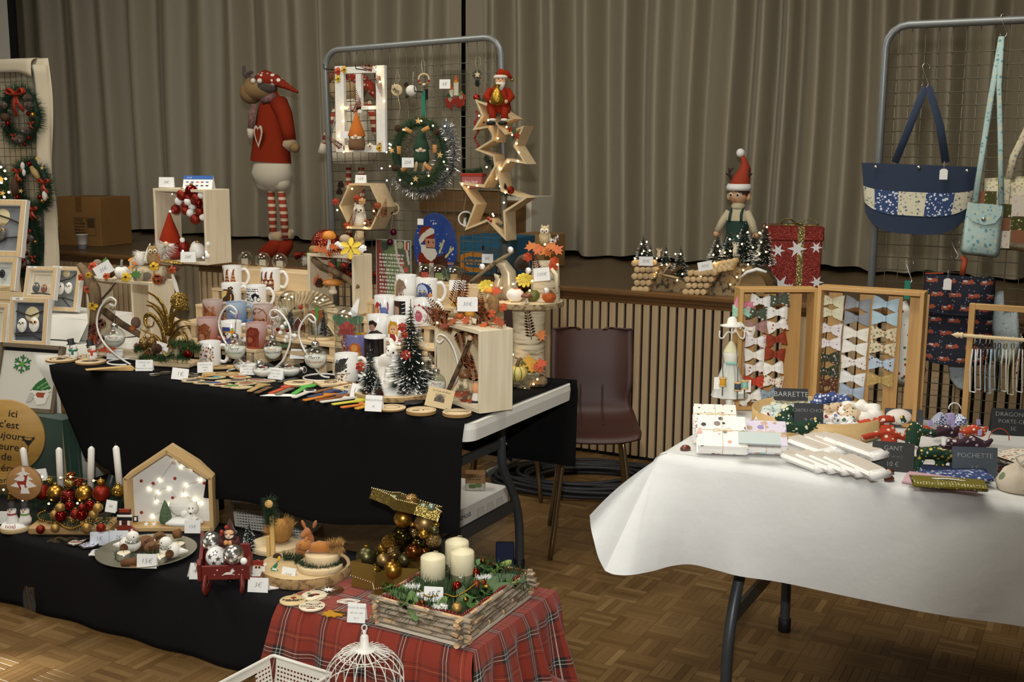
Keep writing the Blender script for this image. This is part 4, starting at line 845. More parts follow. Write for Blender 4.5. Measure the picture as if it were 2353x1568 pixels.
for(x,y,c)in((771,463,'a8391a'),(820,455,'a8391a'),(868,472,'9a4a20'),(797,518,'a84418'),(832,462,'c9a06a')):
 put(t,'flower',gfl(u*9,6,.5),P(c,.7),Wp(x,y,-.01),FR@RX(1.3))
for(x,y)in((783,432),(780,448)):put(t,'pine_cone',gco(u*16,u*8),P('3a281c',.8),Wp(x,y,0),FR)
for(x,y,L_,a)in((803,522,50,.4),(835,515,40,1.2),(866,500,40,-.3),(880,500,44,.2)):put(t,'fern_sprig',gfe(u*L_,u*7),RUST,Wp(x,y,0),FR@RY(a))
lights(t,[Wp(x,y,-.01)for x,y in((775,483),(859,485),(838,513),(800,523),(838,523),(809,434))],.0045)
card('12€',Wp(828,421,.03),FC*.6,u*26,u*19,'white 12 euro card standing on top of the hexagonal shelf',.25)
def star_frame(label,x,y,Rpx,a0,Y,dpt):
 B0=aty(x,y,Y);u=S(1,B0);t=tg_('wooden_star',label,'star shelf',B0,0,'wooden stars on the grid');o=star(u*Rpx,u*Rpx*.46,5,a0);i=star(u*(Rpx-11),u*(Rpx-11)*.44,5,a0)
 for k in rng(10):
  j=(k+1)%10;pt('plank',G().pm([o[k],o[j],i[j],i[k]],dpt,UPR,z=-dpt),PINEX,t)
 return t,u,lambda xx,yy,d=0:aty(xx,yy,Y+d)
s1,u,w1=star_frame('small wooden star frame at the top under the seated Santa',1130,268,60,math.radians(67),YG-.1,.085)
put(s1,'pine_cone',gco(u*14,u*7),P('3a281c',.8),w1(1108,284,.04));lights(s1,[w1(x,y)for x,y in((1101,266),(1133,285),(1166,243),(1122,276))],.0042);put(s1,'garland',bld([(-.02,0,0),(.02,0,0)],.008,220,.018,.001,3),GREEN,w1(1108,232,.02),FR)
g=G()
for k in rng(16):g.sph(u*3.2,(u*5*sin(k),0,-u*5.6*k),8)
pt('red_bead_string',g,P('8e1f1a',.3),s1,off(s1,w1(1095,256,.03)))
s2,u,w2=star_frame('wooden star frame in the middle with a small red flower',1155,338,74,math.radians(41),YG-.12,.095)
put(s2,'leaf',glf(u*12,OVAL),GREEN,w2(1182,302,-.01),FR@RX(1.2));put(s2,'leaf',glf(u*10,OVAL),GREEN,w2(1178,318,-.01),FR@RX(1.2)@RZ(2.6));put(s2,'flower',gfl(u*9,5),RED,w2(1187,312,-.015),FR@RX(1.3));put(s2,'flower',gfl(u*8,5),RED,w2(1174,297,-.015),FR@RX(1.3))
put(s2,'garland',bld([(-.03,0,.01),(.03,0,-.05)],.01,420,.02,.001,4),DKGRN,w2(1128,366,.03),FR);lights(s2,[w2(x,y)for x,y in((1144,318),(1177,310),(1187,330),(1192,350),(1190,370),(1168,372),(1150,387),(1118,384),(1141,411),(1149,428),(1164,292))],.0042)
s3,u,w3=star_frame('largest wooden star frame at the bottom with pine cones',1127,466,96,math.radians(80),YG-.13,.1)
for(x,y)in((1158,437),(1163,548)):put(s3,'pine_cone',gco(u*16,u*8),P('3a281c',.8),w3(x,y,.03))
ball(s3,w3(1173,437,0),u*9,GLIT('a8341a',500));
for(x,y,dx)in((1165,444,.07),(1140,515,.05),(1165,553,.05)):put(s3,'garland',bld([(-dx*.5,0,0),(dx,0,-.01)],.008,300,.018,.001,4),DKGRN,w3(x,y,.03),FR)
for k,(x,y)in enu(((1122,502),(1128,507))):put(s3,'berry',G().sph(u*4,(0,0,0),8),RED,w3(x,y,-.005))
lights(s3,[w3(x,y)for x,y in((1062,423),(1076,430),(1158,466),(1132,492),(1134,496),(1161,443),(1096,427))],.0042)
B0=aty(1088,432,YG-.07);u=S(1,B0);t=tg_('mini_planter','small red printed planter with fir greenery on the bottom star','planter',B0,.1);pt('tub',G().box(u*50,.05,u*30,(0,0,u*15),bev=.003),P('a05a58',.6),t);pt('rim',G().box(u*54,.055,u*7,(0,0,u*30),bev=.002),RED,t);pt('greenery',bld([(-u*20,0,u*34),(u*22,0,u*40)],.012,500,.022,.0011,5),GREEN,t);text('Père Noël',t,.016,T(0,-.0265,u*14)@UPR,'ece2d8')
Ysd=YG-.17;B0=aty(1146,258,Ysd);u=S(1,B0)*.95;t=tg_('santa_doll','Santa doll with a gold sack sitting on the top wooden star','doll',B0,FC);VEL=P('90280f',.95,spec=.2);WF=P('ddd3c2',1)
pt('coat',G().la([(u*27,-u*2),(u*30,u*10),(u*24,u*40),(u*14,u*62),(0,u*66)],18,sy=.75),VEL,t)
for s_ in(-1,1):
 l=pt('leg',G().tu([(s_*u*10,0,u*8),(s_*u*14,-u*18,u*4),(s_*u*14,-u*26,-u*18)],[u*10,u*10,u*8],10),VEL,t);pt('fur_cuff',G().sph(u*9,(s_*u*14,-u*27,-u*19),10,(1,1,.6)),WF,l);pt('boot',G().sph(u*9,(s_*u*14-u*4,-u*32,-u*27),10,(1.3,1.2,.6)),BLACK,l)
 a=pt('arm',G().tu([(s_*u*20,-u*2,u*52),(s_*u*30,-u*12,u*36),(s_*u*22,-u*24,u*26)],[u*9,u*9,u*7],10),VEL,t);pt('hand',G().sph(u*5,(s_*u*18,-u*27,u*24),8),SKIN,a)
pt('gold_sack',G().la([(0,0),(u*15,u*4),(u*17,u*18),(u*9,u*36),(u*4,u*42),(u*9,u*50)],14,(-u*4,-u*26,u*14)),P('b08a30',.3,.8,bump=1,bs=120),t)
hd=pt('head',G().sph(u*13,(u*4,-u*4,u*74),14),SKIN,t);pt('beard',G().la([(0,-u*22),(u*9,-u*10),(u*12,u*2),(0,u*4)],12,(u*4,-u*10,u*68)),WF,hd);pt('hat',G().tu([(u*4,0,u*82),(u*6,0,u*94),(u*20,0,u*92),(u*30,0,u*80)],[u*14,u*11,u*7,u*3],12),VEL,hd);pt('fur_brim',G().tu([(u*4+u*13*cos(a),-u*2+u*12*sin(a),u*83)for a in[2*PI*k/14 for k in rng(14)]],u*4.5,8,True),WF,hd);pt('bell',G().sph(u*4,(u*32,0,u*76),8),GOLD,hd);pt('nose',G().sph(u*2.6,(u*3,-u*17,u*73),8),P('c9806a',.6),hd)
for s_ in(-1,1):pt('eye',G().sph(u*1.6,(u*4+s_*u*4.5,-u*16,u*78),6),BLACK,hd)
def strand(label,pts,balls,col,ringp=None,Y=YG-.012):
 B0=aty(*pts[0],Y);u=S(1,B0);t=tg_('bauble_strand',label,'ornament',B0);pt('twine',G().tu([tpl(aty(*q_,Y)-B0)for q_ in pts],.0018,5),P('a8946e',.9),t)
 if ringp:pt('wood_ring',G().tu([(x,0,z)for x,z in ring(u*12,20)],u*2.2,8,True,M=FR),SLICE,t,off(t,aty(*ringp,Y-.006)))
 for(x,y,r_)in balls:ball(t,aty(x,y,Y-.02),u*r_,col)
 return t,u
strand('twine strand with a wooden ring and three purple baubles under the wreath',[(897,432),(898,470),(902,500),(898,530),(895,560)],[(896,486,8),(904,534,8),(896,557,8)],PLUM,(905,480))
t,u=strand('twine strand with a white deer ring and fir sprig left of the bottom star',[(1071,450),(1066,478),(1070,500)],[],PLUM);pt('wood_ring',G().tu([(x,0,z)for x,z in ring(u*16,20)],u*2,8,True,M=FR),SNOW,t,off(t,aty(1070,503,YG-.018)));put(t,'fir_sprig',bld([(0,-.006,.02),(.01,-.006,-.03)],.008,260,.02,.001,4),DKGRN,aty(1074,500,YG-.02),FR);pt('deer_cutout',G().pm([(x*u*9,y*u*14)for x,y in[(-.3,-1),(0,-.4),(.1,-1),(.3,-.3),(.2,.3),(.7,.6),(.4,1),(-.3,.5),(-.5,-.2)]],.003),SNOW,t,off(t,aty(1069,510,YG-.02))@FR@UPR)
# on the middle table
ZB=ZT+.0035
def tb(x,y,z=0):return at(x,y,ZB+z)
def bend(me,fn):
 m2=me.copy()
 for v in m2.vertices:v.co=fn(v.co)
 return m2
def slice_disc(label,P_,rx,th=.008,art=None,seed=0,name='wood_coaster',cat='coaster',group=None,m=SLICE):
 t=tg_(name,label,cat,P_,FC,group);pt('wood_disc',G().cyl(rx,th,n=28),m,t);pt('bark_edge',G().la([(rx*1.005,.0005),(rx*1.01,th*.5),(rx*1.005,th-.0005)],28),P('9a7646',.9),t)
 if art:decal('burnt_design',t,art,40,40,flatxy(rx*1.9,rx*1.9,th+.0004))
 return t
DK='3a2a1a'
slice_disc('round wood coaster under the green scarf snowman',tb(142,829),.06,.008,[('o',.5,.5,.38,.03,DK),('c',.5,.42,.16,DK),('c',.38,.6,.07,DK),('c',.62,.6,.07,DK)])
slice_disc('round wood coaster in front of the red scarf snowman',tb(209,834),.058,.008,[('e',.4,.45,.2,.12,DK),('e',.62,.5,.16,.14,DK),('l',.2,.25,.8,.25,.03,DK)])
slice_disc('round wood coaster behind the red scarf snowman',tb(205,822),.055,.006,[('o',.5,.5,.35,.04,DK),('c',.5,.5,.12,DK)])
def snowman(label,P_,h,scarf):
 t=tg_('snowman',label,'snowman',P_,FC-.15);r=h*.24
 pt('body',G().la([(0,0),(r*.9,0),(r*1.05,h*.12),(r,h*.28),(r*.6,h*.4),(r*.82,h*.52),(r*.7,h*.66),(r*.3,h*.72),(0,h*.72)],20),P('f1efe9',.45),t)
 sc_=pt('scarf',G().la([(r*.72,h*.36),(r*.98,h*.39),(r*.92,h*.46),(r*.7,h*.45)],18),P(scarf,.6),t);pt('scarf_tail',G().box(r*.5,r*.25,h*.2,(r*.35,-r*.95,h*.3),bev=.0008),P(scarf,.6),sc_)
 pt('top_hat',G().la([(0,h*.7),(r*.95,h*.7),(r*.95,h*.73),(r*.62,h*.74),(r*.7,h*.98),(0,h)],18,M=RY(-.12)),P('111114',.4),t)
 for s_ in(-1,1):pt('eye',G().sph(r*.1,(s_*r*.28,-r*.74,h*.59),8),BLACK,t)
 pt('nose',G().sph(r*.12,(0,-r*.85,h*.54),8),P('d9772a',.5),t)
 pt('smile',G().tu([(-r*.3,-r*.76,h*.51),(0,-r*.82,h*.485),(r*.3,-r*.76,h*.51)],r*.05,5),BLACK,t)
 for z in(.14,.22):pt('button',G().sph(r*.14,(-r*.2,-r*.98,h*z),8,(1,.5,1)),P('5a1410',.4),t)
snowman('little snowman with a green scarf and top hat',tb(169,823,.008),.078,'1e7a5a');snowman('little snowman with a red scarf and top hat',tb(213,825,.008),.078,'c8431c')
for k in rng(6):
 t=so_('bookmark_sheet',G().box(.165,.032,.0016,(0,0,0)),P('c9a86c',.7,var=.1,vs=40),['lowest','second','third','fourth','fifth','topmost'][k]+' of the six fanned wooden bookmarks beside the red scarf snowman','bookmark',tb(258,850,.001+k*.0022)+Vc((-.008*k,.004*k,0)),FC+.02+.1*k,'fanned wooden bookmarks')
card('MARQUE PAGE\n4€\nPaiement Au table',tb(263,826),FC+.06,.062,.04,'white price card reading marque page by the snowmen',.25,size=.0085)
card('PORTE CLE\n4€\nPaiement Au table',tb(331,853),FC+.05,.064,.042,'white price card reading porte cle before the gold arrangement',.25,size=.0085)
card('1€',tb(412,873),FC+.2,.058,.042,'white 1 euro card in front of the leaf magnets',.3,roll=.15)
card('DESSOUS DE\nVERRE\n4€',tb(471,857),FC+.1,.056,.04,'white price card reading dessous de verre below the bird heart mug',.25,size=.008)
card('BOULE DE\nNOEL 6€\nOU 15€ les 3',tb(569,862),FC,.058,.042,'white price card reading boule de Noel under the first hanger',.25,size=.0085)
card('MAGNET\n5€ ou 8€\nles 2',tb(632,872),FC-.15,.056,.042,'white price card reading magnet between the lying glass baubles',.25,size=.008,roll=.06)
card('1€',tb(816,915),FC+.3,.04,.05,'narrow tilted white card behind the coloured page sticks',.5,roll=.35)
card('MARQUE PAGE\n4€',tb(857,946),FC-.2,.056,.052,'white price card reading marque page under the white deer',.3,size=.009)
C0=tb(205,815);t=tg_('decor_crate','open wooden crate with driftwood and a wicker owl and autumn flowers, 35 euro','crate',C0)
w_,h_,d_=.355,.315,.13;crate(t,C0+Vc((w_/2,d_/2,0)),w_,h_,d_)
W5=lambda x,y,d=0:aty(x,y,C0.y+d);u=S(1,C0);DRIFT=BARK('7a6448','4a3826',30,sz=.2)
pt('driftwood',G().tu([off(t,W5(*q_,-.03)).translation for q_ in((182,608),(200,630),(216,665),(222,705),(214,745),(206,800))],[.012,.02,.026,.024,.016,.012],9),DRIFT,t)
pt('driftwood',G().tu([off(t,W5(*q_,.06)).translation for q_ in((238,714),(275,742),(325,772))],[.015,.014,.013],8),DRIFT,t);pt('twig',G().tu([off(t,W5(*q_,.03)).translation for q_ in((232,690),(262,655),(268,648))],.003,6),TWIG,t)
for(x,y,r_,c,n_)in((212,612,11,'c44a1a',6),(203,632,8,'c9a028',6),(186,637,9,'a83c18',5),(201,664,11,'b84a18',6),(213,702,12,'c9a21e',6),(213,778,12,'b34a1c',6),(289,637,12,'d4ac20',6),(353,612,11,'d4ac20',6),(244,634,9,'c45a1e',6),(395,620,9,'a84418',6)):
 o=put(t,'flower',gfl(u*r_,n_,.5),P(c,.7),W5(x,y,-.055),FR@RX(1.25)@RZ(x));pt('flower_centre',G().sph(u*r_*.25,(0,0,.004),8),P('5a2a10',.7),o)
for(x,y,L_,a)in((212,740,60,.1),(222,740,52,-.05),(214,790,40,.05),(236,770,34,.5),(242,735,40,.9),(350,640,40,1.6),(385,622,34,1.3)):put(t,'fern_sprig',gfe(u*L_,u*8),P('6e2c24',.7),W5(x,y,-.05),FR@RY(PI+a)if y>700 else FR@RY(a))
for(x,y,h_2)in((368,600,24),(372,590,26),(358,618,20)):put(t,'leaf_spike',G().tu([(0,0,0),(0,0,u*h_2)],.002,5),P('c45a18',.7),W5(x-4,y+20,0),FR)
for k in rng(5):put(t,'leaf',glf(u*7,OVAL),P('cc6a18' if k%2 else 'd98a20',.6),W5(300+(k%2)*9,596+k*9,.02),FR@RX(1.1)@RZ(1 if k%2 else-1))
put(t,'green_leaf',glf(u*14),P('3f6a26',.6),W5(312,630,-.04),FR@RX(1.2));put(t,'green_leaf',glf(u*9),P('4d7a30',.6),W5(242,599,.02),FR@RX(1.2))
o=put(t,'pumpkin',g_pumpkin(u*18),P('efeae0',.6),W5(280,626,.03),FR);pt('pumpkin_stalk',G().tu([(0,0,u*12),(0,0,u*22),(u*2,0,u*28)],[u*4,u*2.6,u*3],7),P('8a8a84',.6),o)
o=put(t,'pumpkin',g_pumpkin(u*22),P('e9e4da',.6),W5(232,787,.05),FR)
for k in rng(2):put(t,'maple_leaf',glf(u*14),P('b3461c',.7),W5(238+16*k,803,-.03),FR@RX(.5)@RZ(k))
owl(t,W5(352,608,.05),u*42,FC+.3,P('9a7c52',.9,var=.25,vs=80,bump=.7,bs=120),'dcc9a4');o=put(t,'bird',G().sph(u*12,(0,0,0),12,(1,1,1.4)),P('ebe6da',.95),W5(322,595,.05),FR);pt('feathers',bld([(0,0,-.01),(0,0,.03)],u*10,320,u*16,.0012,3),P('ece8de',.9),o)
put(t,'feather',glf(u*22,[(x*.35,y)for x,y in OVAL]),P('eeeae2',.8),W5(338,580,.05),FR@RX(1.4)@RZ(-.3));put(t,'feather',glf(u*26,[(x*.4,y)for x,y in OVAL]),P('d5cfc2',.8),W5(403,655,-.02),FR@RX(1.4)@RZ(.3))
o=put(t,'bark_log',G().cyl(u*20,u*64,(0,0,-u*32),14),BARK('b9a98c','7d6e56',40),W5(345,632,.05),FR@RY(PI/2));pt('log_end',G().cyl(u*9,.004,(0,0,0),12,M=T(u*0,-u*20,0)@UPR),P('6e6353',.9),o);put(t,'orange_pod',G().sph(u*12,(0,0,0),12,(1,.8,1)),P('b85a20',.5),W5(361,642,-.03));put(t,'pine_cone',gco(u*20,u*10),P('6a4a2c',.8),W5(256,634,0),FR@RX(.8));o=put(t,'robin',G().sph(u*11,(0,0,0),12,(1,1,.9)),P('8a7a66',.8),W5(224,606,.05));pt('robin_breast',G().sph(u*8,(0,-u*5,-u*2),10),P('e9dcc4',.8),o)
o=put(t,'bird',G().sph(u*11,(0,0,0),12,(1,1,1.2)),P('6f5548',.8),W5(312,742,.05));pt('orange_leaf',glf(u*9),ORNG,o,T(0,-.02,-u*10)@RX(1.2))
card('35€',W5(245,632,-.05),FC,.072,.048,'tilted white 35 euro card on the driftwood crate',.05,roll=-.52,size=.02)
GL=GLIT('a5863f',700,.25,.9,.7);B0=tb(392,838);u=S(1,B0);t=tg_('gold_arrangement','gold glitter leaf arrangement with fir and bauble on a pale board','centrepiece',B0);Wg=lambda x,y,d=0:aty(x,y,B0.y+d)
pt('board',G().box(u*128,u*60,u*10,(0,0,u*5),bev=.003),PINEX,t,RZ(FC-.25))
for s_,a0,a1 in((0,.15,2.9),):pt('wood_hoop',G().tu([(u*56*cos(a),0,u*46+u*60*sin(a))for a in[-.6+4.34*k/30 for k in rng(31)]],u*4,8,flat=1.6),PINEX,t,off(t,Wg(382,800,.04))@FR@T(0,0,-u*34))
def curl(pts,r0):return G().tu([off(t,Wg(x,y,d)).translation for x,y,d in[(a,b,-.02-.0012*i)for i,(a,b)in enu([(q_[0],q_[1])for q_ in spl([(a,b,0)for a,b in pts],5)])]],[r0*(1-.8*i/(5*(len(pts)-1)))for i in rng(5*(len(pts)-1)+1)],6,flat=.5)
for pts,r0 in(([(387,770),(385,740),(376,705),(358,682),(340,672)],10),([(386,760),(376,725),(360,704),(338,692)],8),([(386,770),(372,730),(352,706),(336,702)],7),([(390,760),(396,730),(412,712),(432,712)],8),([(390,770),(402,745),(420,735),(438,740)],8),([(390,785),(404,760),(424,750),(438,752)],7),([(380,800),(372,755),(350,725),(335,728),(336,748),(350,750),(354,738)],8),([(384,805),(360,775),(340,765),(322,756)],7),([(388,800),(400,775),(420,765),(430,785),(416,795),(408,782)],8),([(384,805),(360,790),(338,782),(325,790)],6),([(392,745),(394,715),(402,690),(416,682)],7)):pt('glitter_leaf',curl(pts,u*r0),GL,t)
o=put(t,'glitter_disc',G().cyl(u*20,.006,(0,0,0),20,M=UPR),GL,Wg(412,692,-.03),FR@RZ(.3));pt('swirl',G().tu([(u*r_*cos(a),-.008,u*r_*sin(a))for r_,a in[(18-k*.6,k*.6)for k in rng(28)]],.0022,6),GL,o)
for(x,y,L_)in((420,790,55),(350,822,60),(330,800,40),(400,822,70),(440,800,40)):put(t,'fir_sprig',bld([(-u*L_*.5,0,-.006),(0,0,.004),(u*L_*.5,0,-.002)],u*5,520,u*15,.0012,int(x)),P('2f4f22',.8),Wg(x,y,-.045),FR)
for(x,y,r_,m)in((432,812,11,REDS),(340,810,5,RED),(314,794,5,RED),(312,806,5,RED),(400,798,5,RED),(350,788,14,GLIT('8a6a3a',500)),(333,790,14,GLIT('8a7040',600))):ball(t,Wg(x,y,-.05),u*r_,m)
pt('gold_ribbon',G().tu(spl([off(t,Wg(x,y,-.06)).translation for x,y in((330,815),(345,800),(358,812),(372,806),(385,818),(396,806))],5),u*6,6,flat=.25),P('a8935e',.5,.3),t);put(t,'pine_cone',gco(u*22,u*12),P('4a3020',.8),Wg(362,806,-.07),FR@RX(.9))
card('25€',Wg(364,812,-.05),FC,.062,.044,'tilted white 25 euro card in the gold glitter arrangement',.1,roll=.3,size=.02)
S0=Vc((-3.8,3.585,ZB));zt_=aty(440,606,3.585).z;hS=zt_-ZB;wS=.26
t=tg_('lined_crate','tall crate with canvas lining used as a plinth','crate',S0+Vc((.06,0,0)));crate(t,t.location+Vc((0,.06,0)),wS,hS,.14);pt('canvas_lining',G().grid(lambda a,b:(-wS/2+.02+a*(wS-.04),.1-.008*sin(a*14)+.02*(2*a-1)**2,.015+b*(hS-.03)),24,4),P('b39b6c',.9),t);pt('linen_cover',G().grid(lambda a,b:(wS/2+.004+.003*sin(a*20),-.01+a*.15,b*hS),20,3),P('8f826a',.95,bump=.4,bs=300),t)
U0=aty(358,604,3.55);U0.z=zt_+.002;wU=aty(476,604,3.55).x-U0.x;hU=aty(358,434,3.55).z-zt_;t=tg_('gnome_crate','tall open wooden crate with a red hatted gnome and hanging bauble cluster','crate',U0+Vc((wU/2,0,0)));crate(t,t.location+Vc((0,.075,0)),wU,hU,.15)
Wu=lambda x,y,d=0:aty(x,y,3.55+d);u=S(1,U0)
g=gnome(t,Wu(393,594,.02),u*106,FC-.1,P('962c10',.95,spec=.2,bump=.5,bs=60),P('e9e4d9',1),P('8c2a18',.9),bh=.4)
pt('yarn_beard',bld([(0,-u*22,u*34),(-u*12,-u*26,u*4)],u*12,500,u*26,.0014,4),P('ebe6dc',.95),g)
for(x,y,r_,m)in((440,440,15,REDS),(419,448,13,REDM),(462,449,8,SNOW),(412,462,10,SNOW),(432,463,9,SNOW),(447,461,11,GLIT('8e2a16',500)),(456,468,10,REDS),(425,472,9,REDM),(441,474,9,SNOW),(404,481,11,REDM),(426,484,10,REDM),(437,489,9,SNOW),(459,486,10,REDM),(466,499,8,SNOW),(449,504,12,REDM),(452,455,12,REDM),(433,455,10,REDM)):ball(t,Wu(x,y,.02+.01*sin(x)),u*r_,m)
pt('hanging_cord',G().tu([tpl(off(t,Wu(446,500,.03)).translation),tpl(off(t,Wu(440,436,.06)).translation)],.001,4),SNOW,t)
o=ball(t,Wu(454,576,.03),u*18,P('e2ded6',.25),name='white_bauble');
for k in rng(7):a=2.+k*.22;pt('pearl',G().sph(u*2.6,(u*20*cos(a),0,u*20*sin(a)),8),SNOW,o)
ball(t,Wu(421,566,.05),u*16,REDM);put(t,'white_pompom',G().sph(u*6,(0,0,0),10),SNOW,Wu(419,552,.03));put(t,'white_pompom',G().sph(u*6,(0,0,0),10),SNOW,Wu(477,589,-.01));put(t,'white_pompom',G().sph(u*6,(0,0,0),10),SNOW,Wu(477,561,.01));put(t,'glitter_leaf',glf(u*30,[(x*.6,y)for x,y in OVAL]),GL,Wu(395,601,-.05),FR@RX(.4)@RZ(1.3))
lights(t,[Wu(x,y,0)for x,y in((391,486),(420,577),(467,592),(474,580))],.004,EMIT('cfdcff',16));lights(t,[Wu(395,446,.1)],.003,EMIT('cfdcff',10),name='crate_light')
card('28€',Wu(432,603,-.03),FC,.063,.044,'white 28 euro card before the gnome crate',.15,size=.018)
card('38€',Wu(382,431,.02),FC,.064,.044,'white 38 euro card on top of the tall gnome crate',.2,size=.014)
q0=Wu(456,434,.06);q0.z=zt_+hU+.001;t=tg_('payment_sign','white and blue card payment sign standing on the gnome crate','sign',q0,FC);w1,h1=u*66,u*34
pt('front_sheet',G().box(w1,.0015,h1,(0,0,h1/2)),PAPER,t,T(0,-.02,0)@RX(-.5));pt('back_sheet',G().box(w1,.0015,h1,(0,0,h1/2)),PAPER,t,T(0,-.02+.96*h1,0)@RX(.5))
d_=pt('print_layer',G().box(w1,.0006,h1*.28,(0,-.001,h1*.86)),P('1d56a4',.6),t,T(0,-.02,0)@RX(-.5),label='blue header band')
for k,c in enu(('5a6a8a','2a3a7a','cc5a22','a0305a','2a62a8','8a8a8a','555555','2a3a6a','444444','222222')):pt('logo_mark',G().box(w1*.09,.0006,h1*.09,(w1*(-.36+.17*(k%5)),-.001,h1*(.52-.26*(k//5)))),P(c,.6),t,T(0,-.02,0)@RX(-.5))
text('sumup',t,.008,T(-w1*.3,-.0215,0)@RX(-.5)@T(0,-.0008,h1*.86)@UPR,'e8eef6')
tree('small bottle brush tree beside the gold glitter arrangement',tb(447,768)if False else Vc((-3.46,3.55,ZB)),.13,.038);tree('thin bottle brush tree leaning in the lined crate opening',Vc((-3.64,3.56,ZB)),.2,.035)
def step_shelf(label,x0,x1,y0,n,dy=.1,dz=.06,z0=ZB,grp=None):
 t=tg_('step_shelf',label,'shelf',((x0+x1)/2,y0,z0));w_=x1-x0
 for k in rng(1,n+1):
  pt('tread',G().box(w_,dy*.96,.012,(0,dy*(k-.5),dz*k-.006),bev=.001),PINEX,t)
  for q in rng(int(w_/.055)):pt('riser_slat',G().box(.024,.008,dz*k-.014,(-w_/2+.02+q*.055,dy*(k-1)+.012,(dz*k-.014)/2+.001)),PINEW,t)
 for s_ in(-1,1):
  for k in rng(1,n+1):pt('side_panel',G().box(.012,dy*.9,dz*k-.013,(s_*(w_/2-.006),dy*(k-.5),(dz*k-.013)/2)),PINEW,t)
 return t
MUGW=P('f0efeb',.18,coat=.3);
def mug(label,x,y,z,shapes=None,m=MUGW,inner=None,h=.095,r=.041,arc=1.9,frost=False,P_=None,hand=True,rz=0,rough=.2,c0=-.35):
 t=tg_('mug',label,'mug',P_ if P_ is not None else tb(x,y,z),FC+rz,'printed mugs on the step shelves')
 pt('mug_body',G().la([(0,0),(r*.93,0),(r,.004),(r,h-.001),(r*.985,h),(r*.95,h-.001)],28),m,t)
 pt('mug_inside',G().la([(r*.95,h-.001),(r*.93,.006),(0,.006)],24),inner or m,t)
 if hand:pt('handle',G().tu(spl([(r*.96,0,h*.82),(r*1.35,0,h*.84),(r*1.68,0,h*.62),(r*1.66,0,h*.38),(r*1.35,0,h*.17),(r*.96,0,h*.2)],4),.0055,8,flat=1.25),m,t)
 if shapes:decal('printed_picture',t,shapes,44,40,lambda u,v:((r+.0004)*cos(-PI/2+c0+(u-.5)*arc),(r+.0004)*sin(-PI/2+c0+(u-.5)*arc),h*(.06+.86*v)),arc*r/(h*.86),VCOL(rough))
 return t
EY=3.255-.041;SX=Vc((0,0,0))
def hat(x,c,s):return[('p',[(x-.13,.05),(x+.13,.05),(x+.1,.3),(x-.1,.3)],'e2cdb0'),('p',[(x-.14,.28),(x+.14,.28),(x+.06,.75),(x+.1,.98),(x-.02,.9)],c),('l',x-.1,.42,x+.1,.42,.05,s),('l',x-.06,.6,x+.07,.6,.045,s),('c',x,.28,.05,'d9a07a')]
BR_,CR_='7a3a22','c98a5a'
P1=hat(.16,'6a2e1e','6a2e1e')+hat(.5,'8a4426','d9b890')+hat(.84,'9a5a30','d2a878')
P2=[('r',.12,.02,.95,.55,'5a2618')]+hat(.22,BR_,BR_)[1:]+hat(.52,BR_,CR_)[1:]+hat(.82,BR_,CR_)[1:]+[('r',.12,.02,.95,.3,'54241a'),('r',.08,.3,.98,.4,'a8704e'),('c',.3,.42,.07,'e6d6c0'),('c',.55,.42,.07,'e6d6c0'),('c',.78,.42,.07,'e6d6c0')]
P3=[('c',.5,.4,.42,'4a2412'),('n',2,60,.02,['5a2e16','3a1c10'],(0,0,1,.85)),('c',.45,.42,.34,'e6c878'),('p',[(.1,.05),(.25,.35),(.5,.5),(.6,.75),(.62,.92),(.8,.98),(.92,.88),(.82,.78),(.9,.7),(.76,.62),(.75,.35),(.6,.02)],'4a3526'),('c',.75,.86,.03,'d9b060')]
P4=[('tx',.05,.78,.9,.98,2,'3a3a3e',4),('tx',.05,.3,.4,.72,3,'3a3a3e',5),('o',.55,.42,.12,.03,'1c1c20'),('o',.9,.42,.12,.03,'1c1c20'),('p',[(.5,.62),(.72,.74),(.95,.6),(.85,.48),(.72,.6),(.6,.4)],'16161a'),('r',.3,.02,.5,.2,'2a2a2e'),('r',.37,.02,.43,.15,None)]
PF1=[('p',[(.1,.1),(.9,.05),(.95,.4),(.6,.6),(.4,.8),(.15,.98),(.05,.85),(.2,.7),(.15,.4)],'8a4a26'),('n',3,60,.05,['9a5a30','7a3c1e','b07850'],(.1,.05,.9,.55)),('n',5,20,.04,['a8683a'],(.5,.4,.95,.8))]
PF2=[('n',3,40,.05,['7f93b0','8a86ac','6d8fb4'],(.1,.15,.9,.8)),('e',.15,.5,.09,.3,'9a86a8'),('e',.85,.5,.09,.3,'9a86a8'),('l',.35,.6,.45,.75,.02,'5f7390'),('l',.6,.6,.55,.75,.02,'5f7390')]
PF3=[('o',.5,.5,.46,.04,'7a4a28'),('p',[(.05,.7),(.2,.85),(.3,.72),(.45,.8),(.3,.6),(.2,.62)],'5a3018'),('l',.5,.7,.8,.9,.03,'7a4a28'),('n',4,40,.06,['8a5228','6a3a1c','a06a3a'],(.1,.05,.9,.4))]
PF4=[('p',[(.1,0),(.9,0),(.8,.4),(.95,.7),(.7,.9),(.4,.75),(.2,.8),(.3,.5)],'8a4e2c'),('n',8,50,.04,['7a3c1e','9c6038','6a3218'],(.1,0,.9,.8)),('e',.5,.22,.14,.16,'b98a68'),('c',.44,.22,.02,'3a1a10'),('c',.56,.22,.02,'3a1a10'),('p',[(.1,.1),(0,.6),(.25,.4)],'7a4a30'),('p',[(.9,.1),(1,.6),(.75,.4)],'7a4a30')]
PF5=[('p',[(.1,.05),(.9,0),(.9,.5),(.95,.7),(.85,.9),(.5,.95),(.2,.75)],'7c2e1c'),('n',6,40,.04,['8e3a24','6a2416'],(.15,.05,.85,.8)),('e',.45,.35,.16,.12,'a5603f'),('o',.55,.7,.1,.02,'b06a4a')]
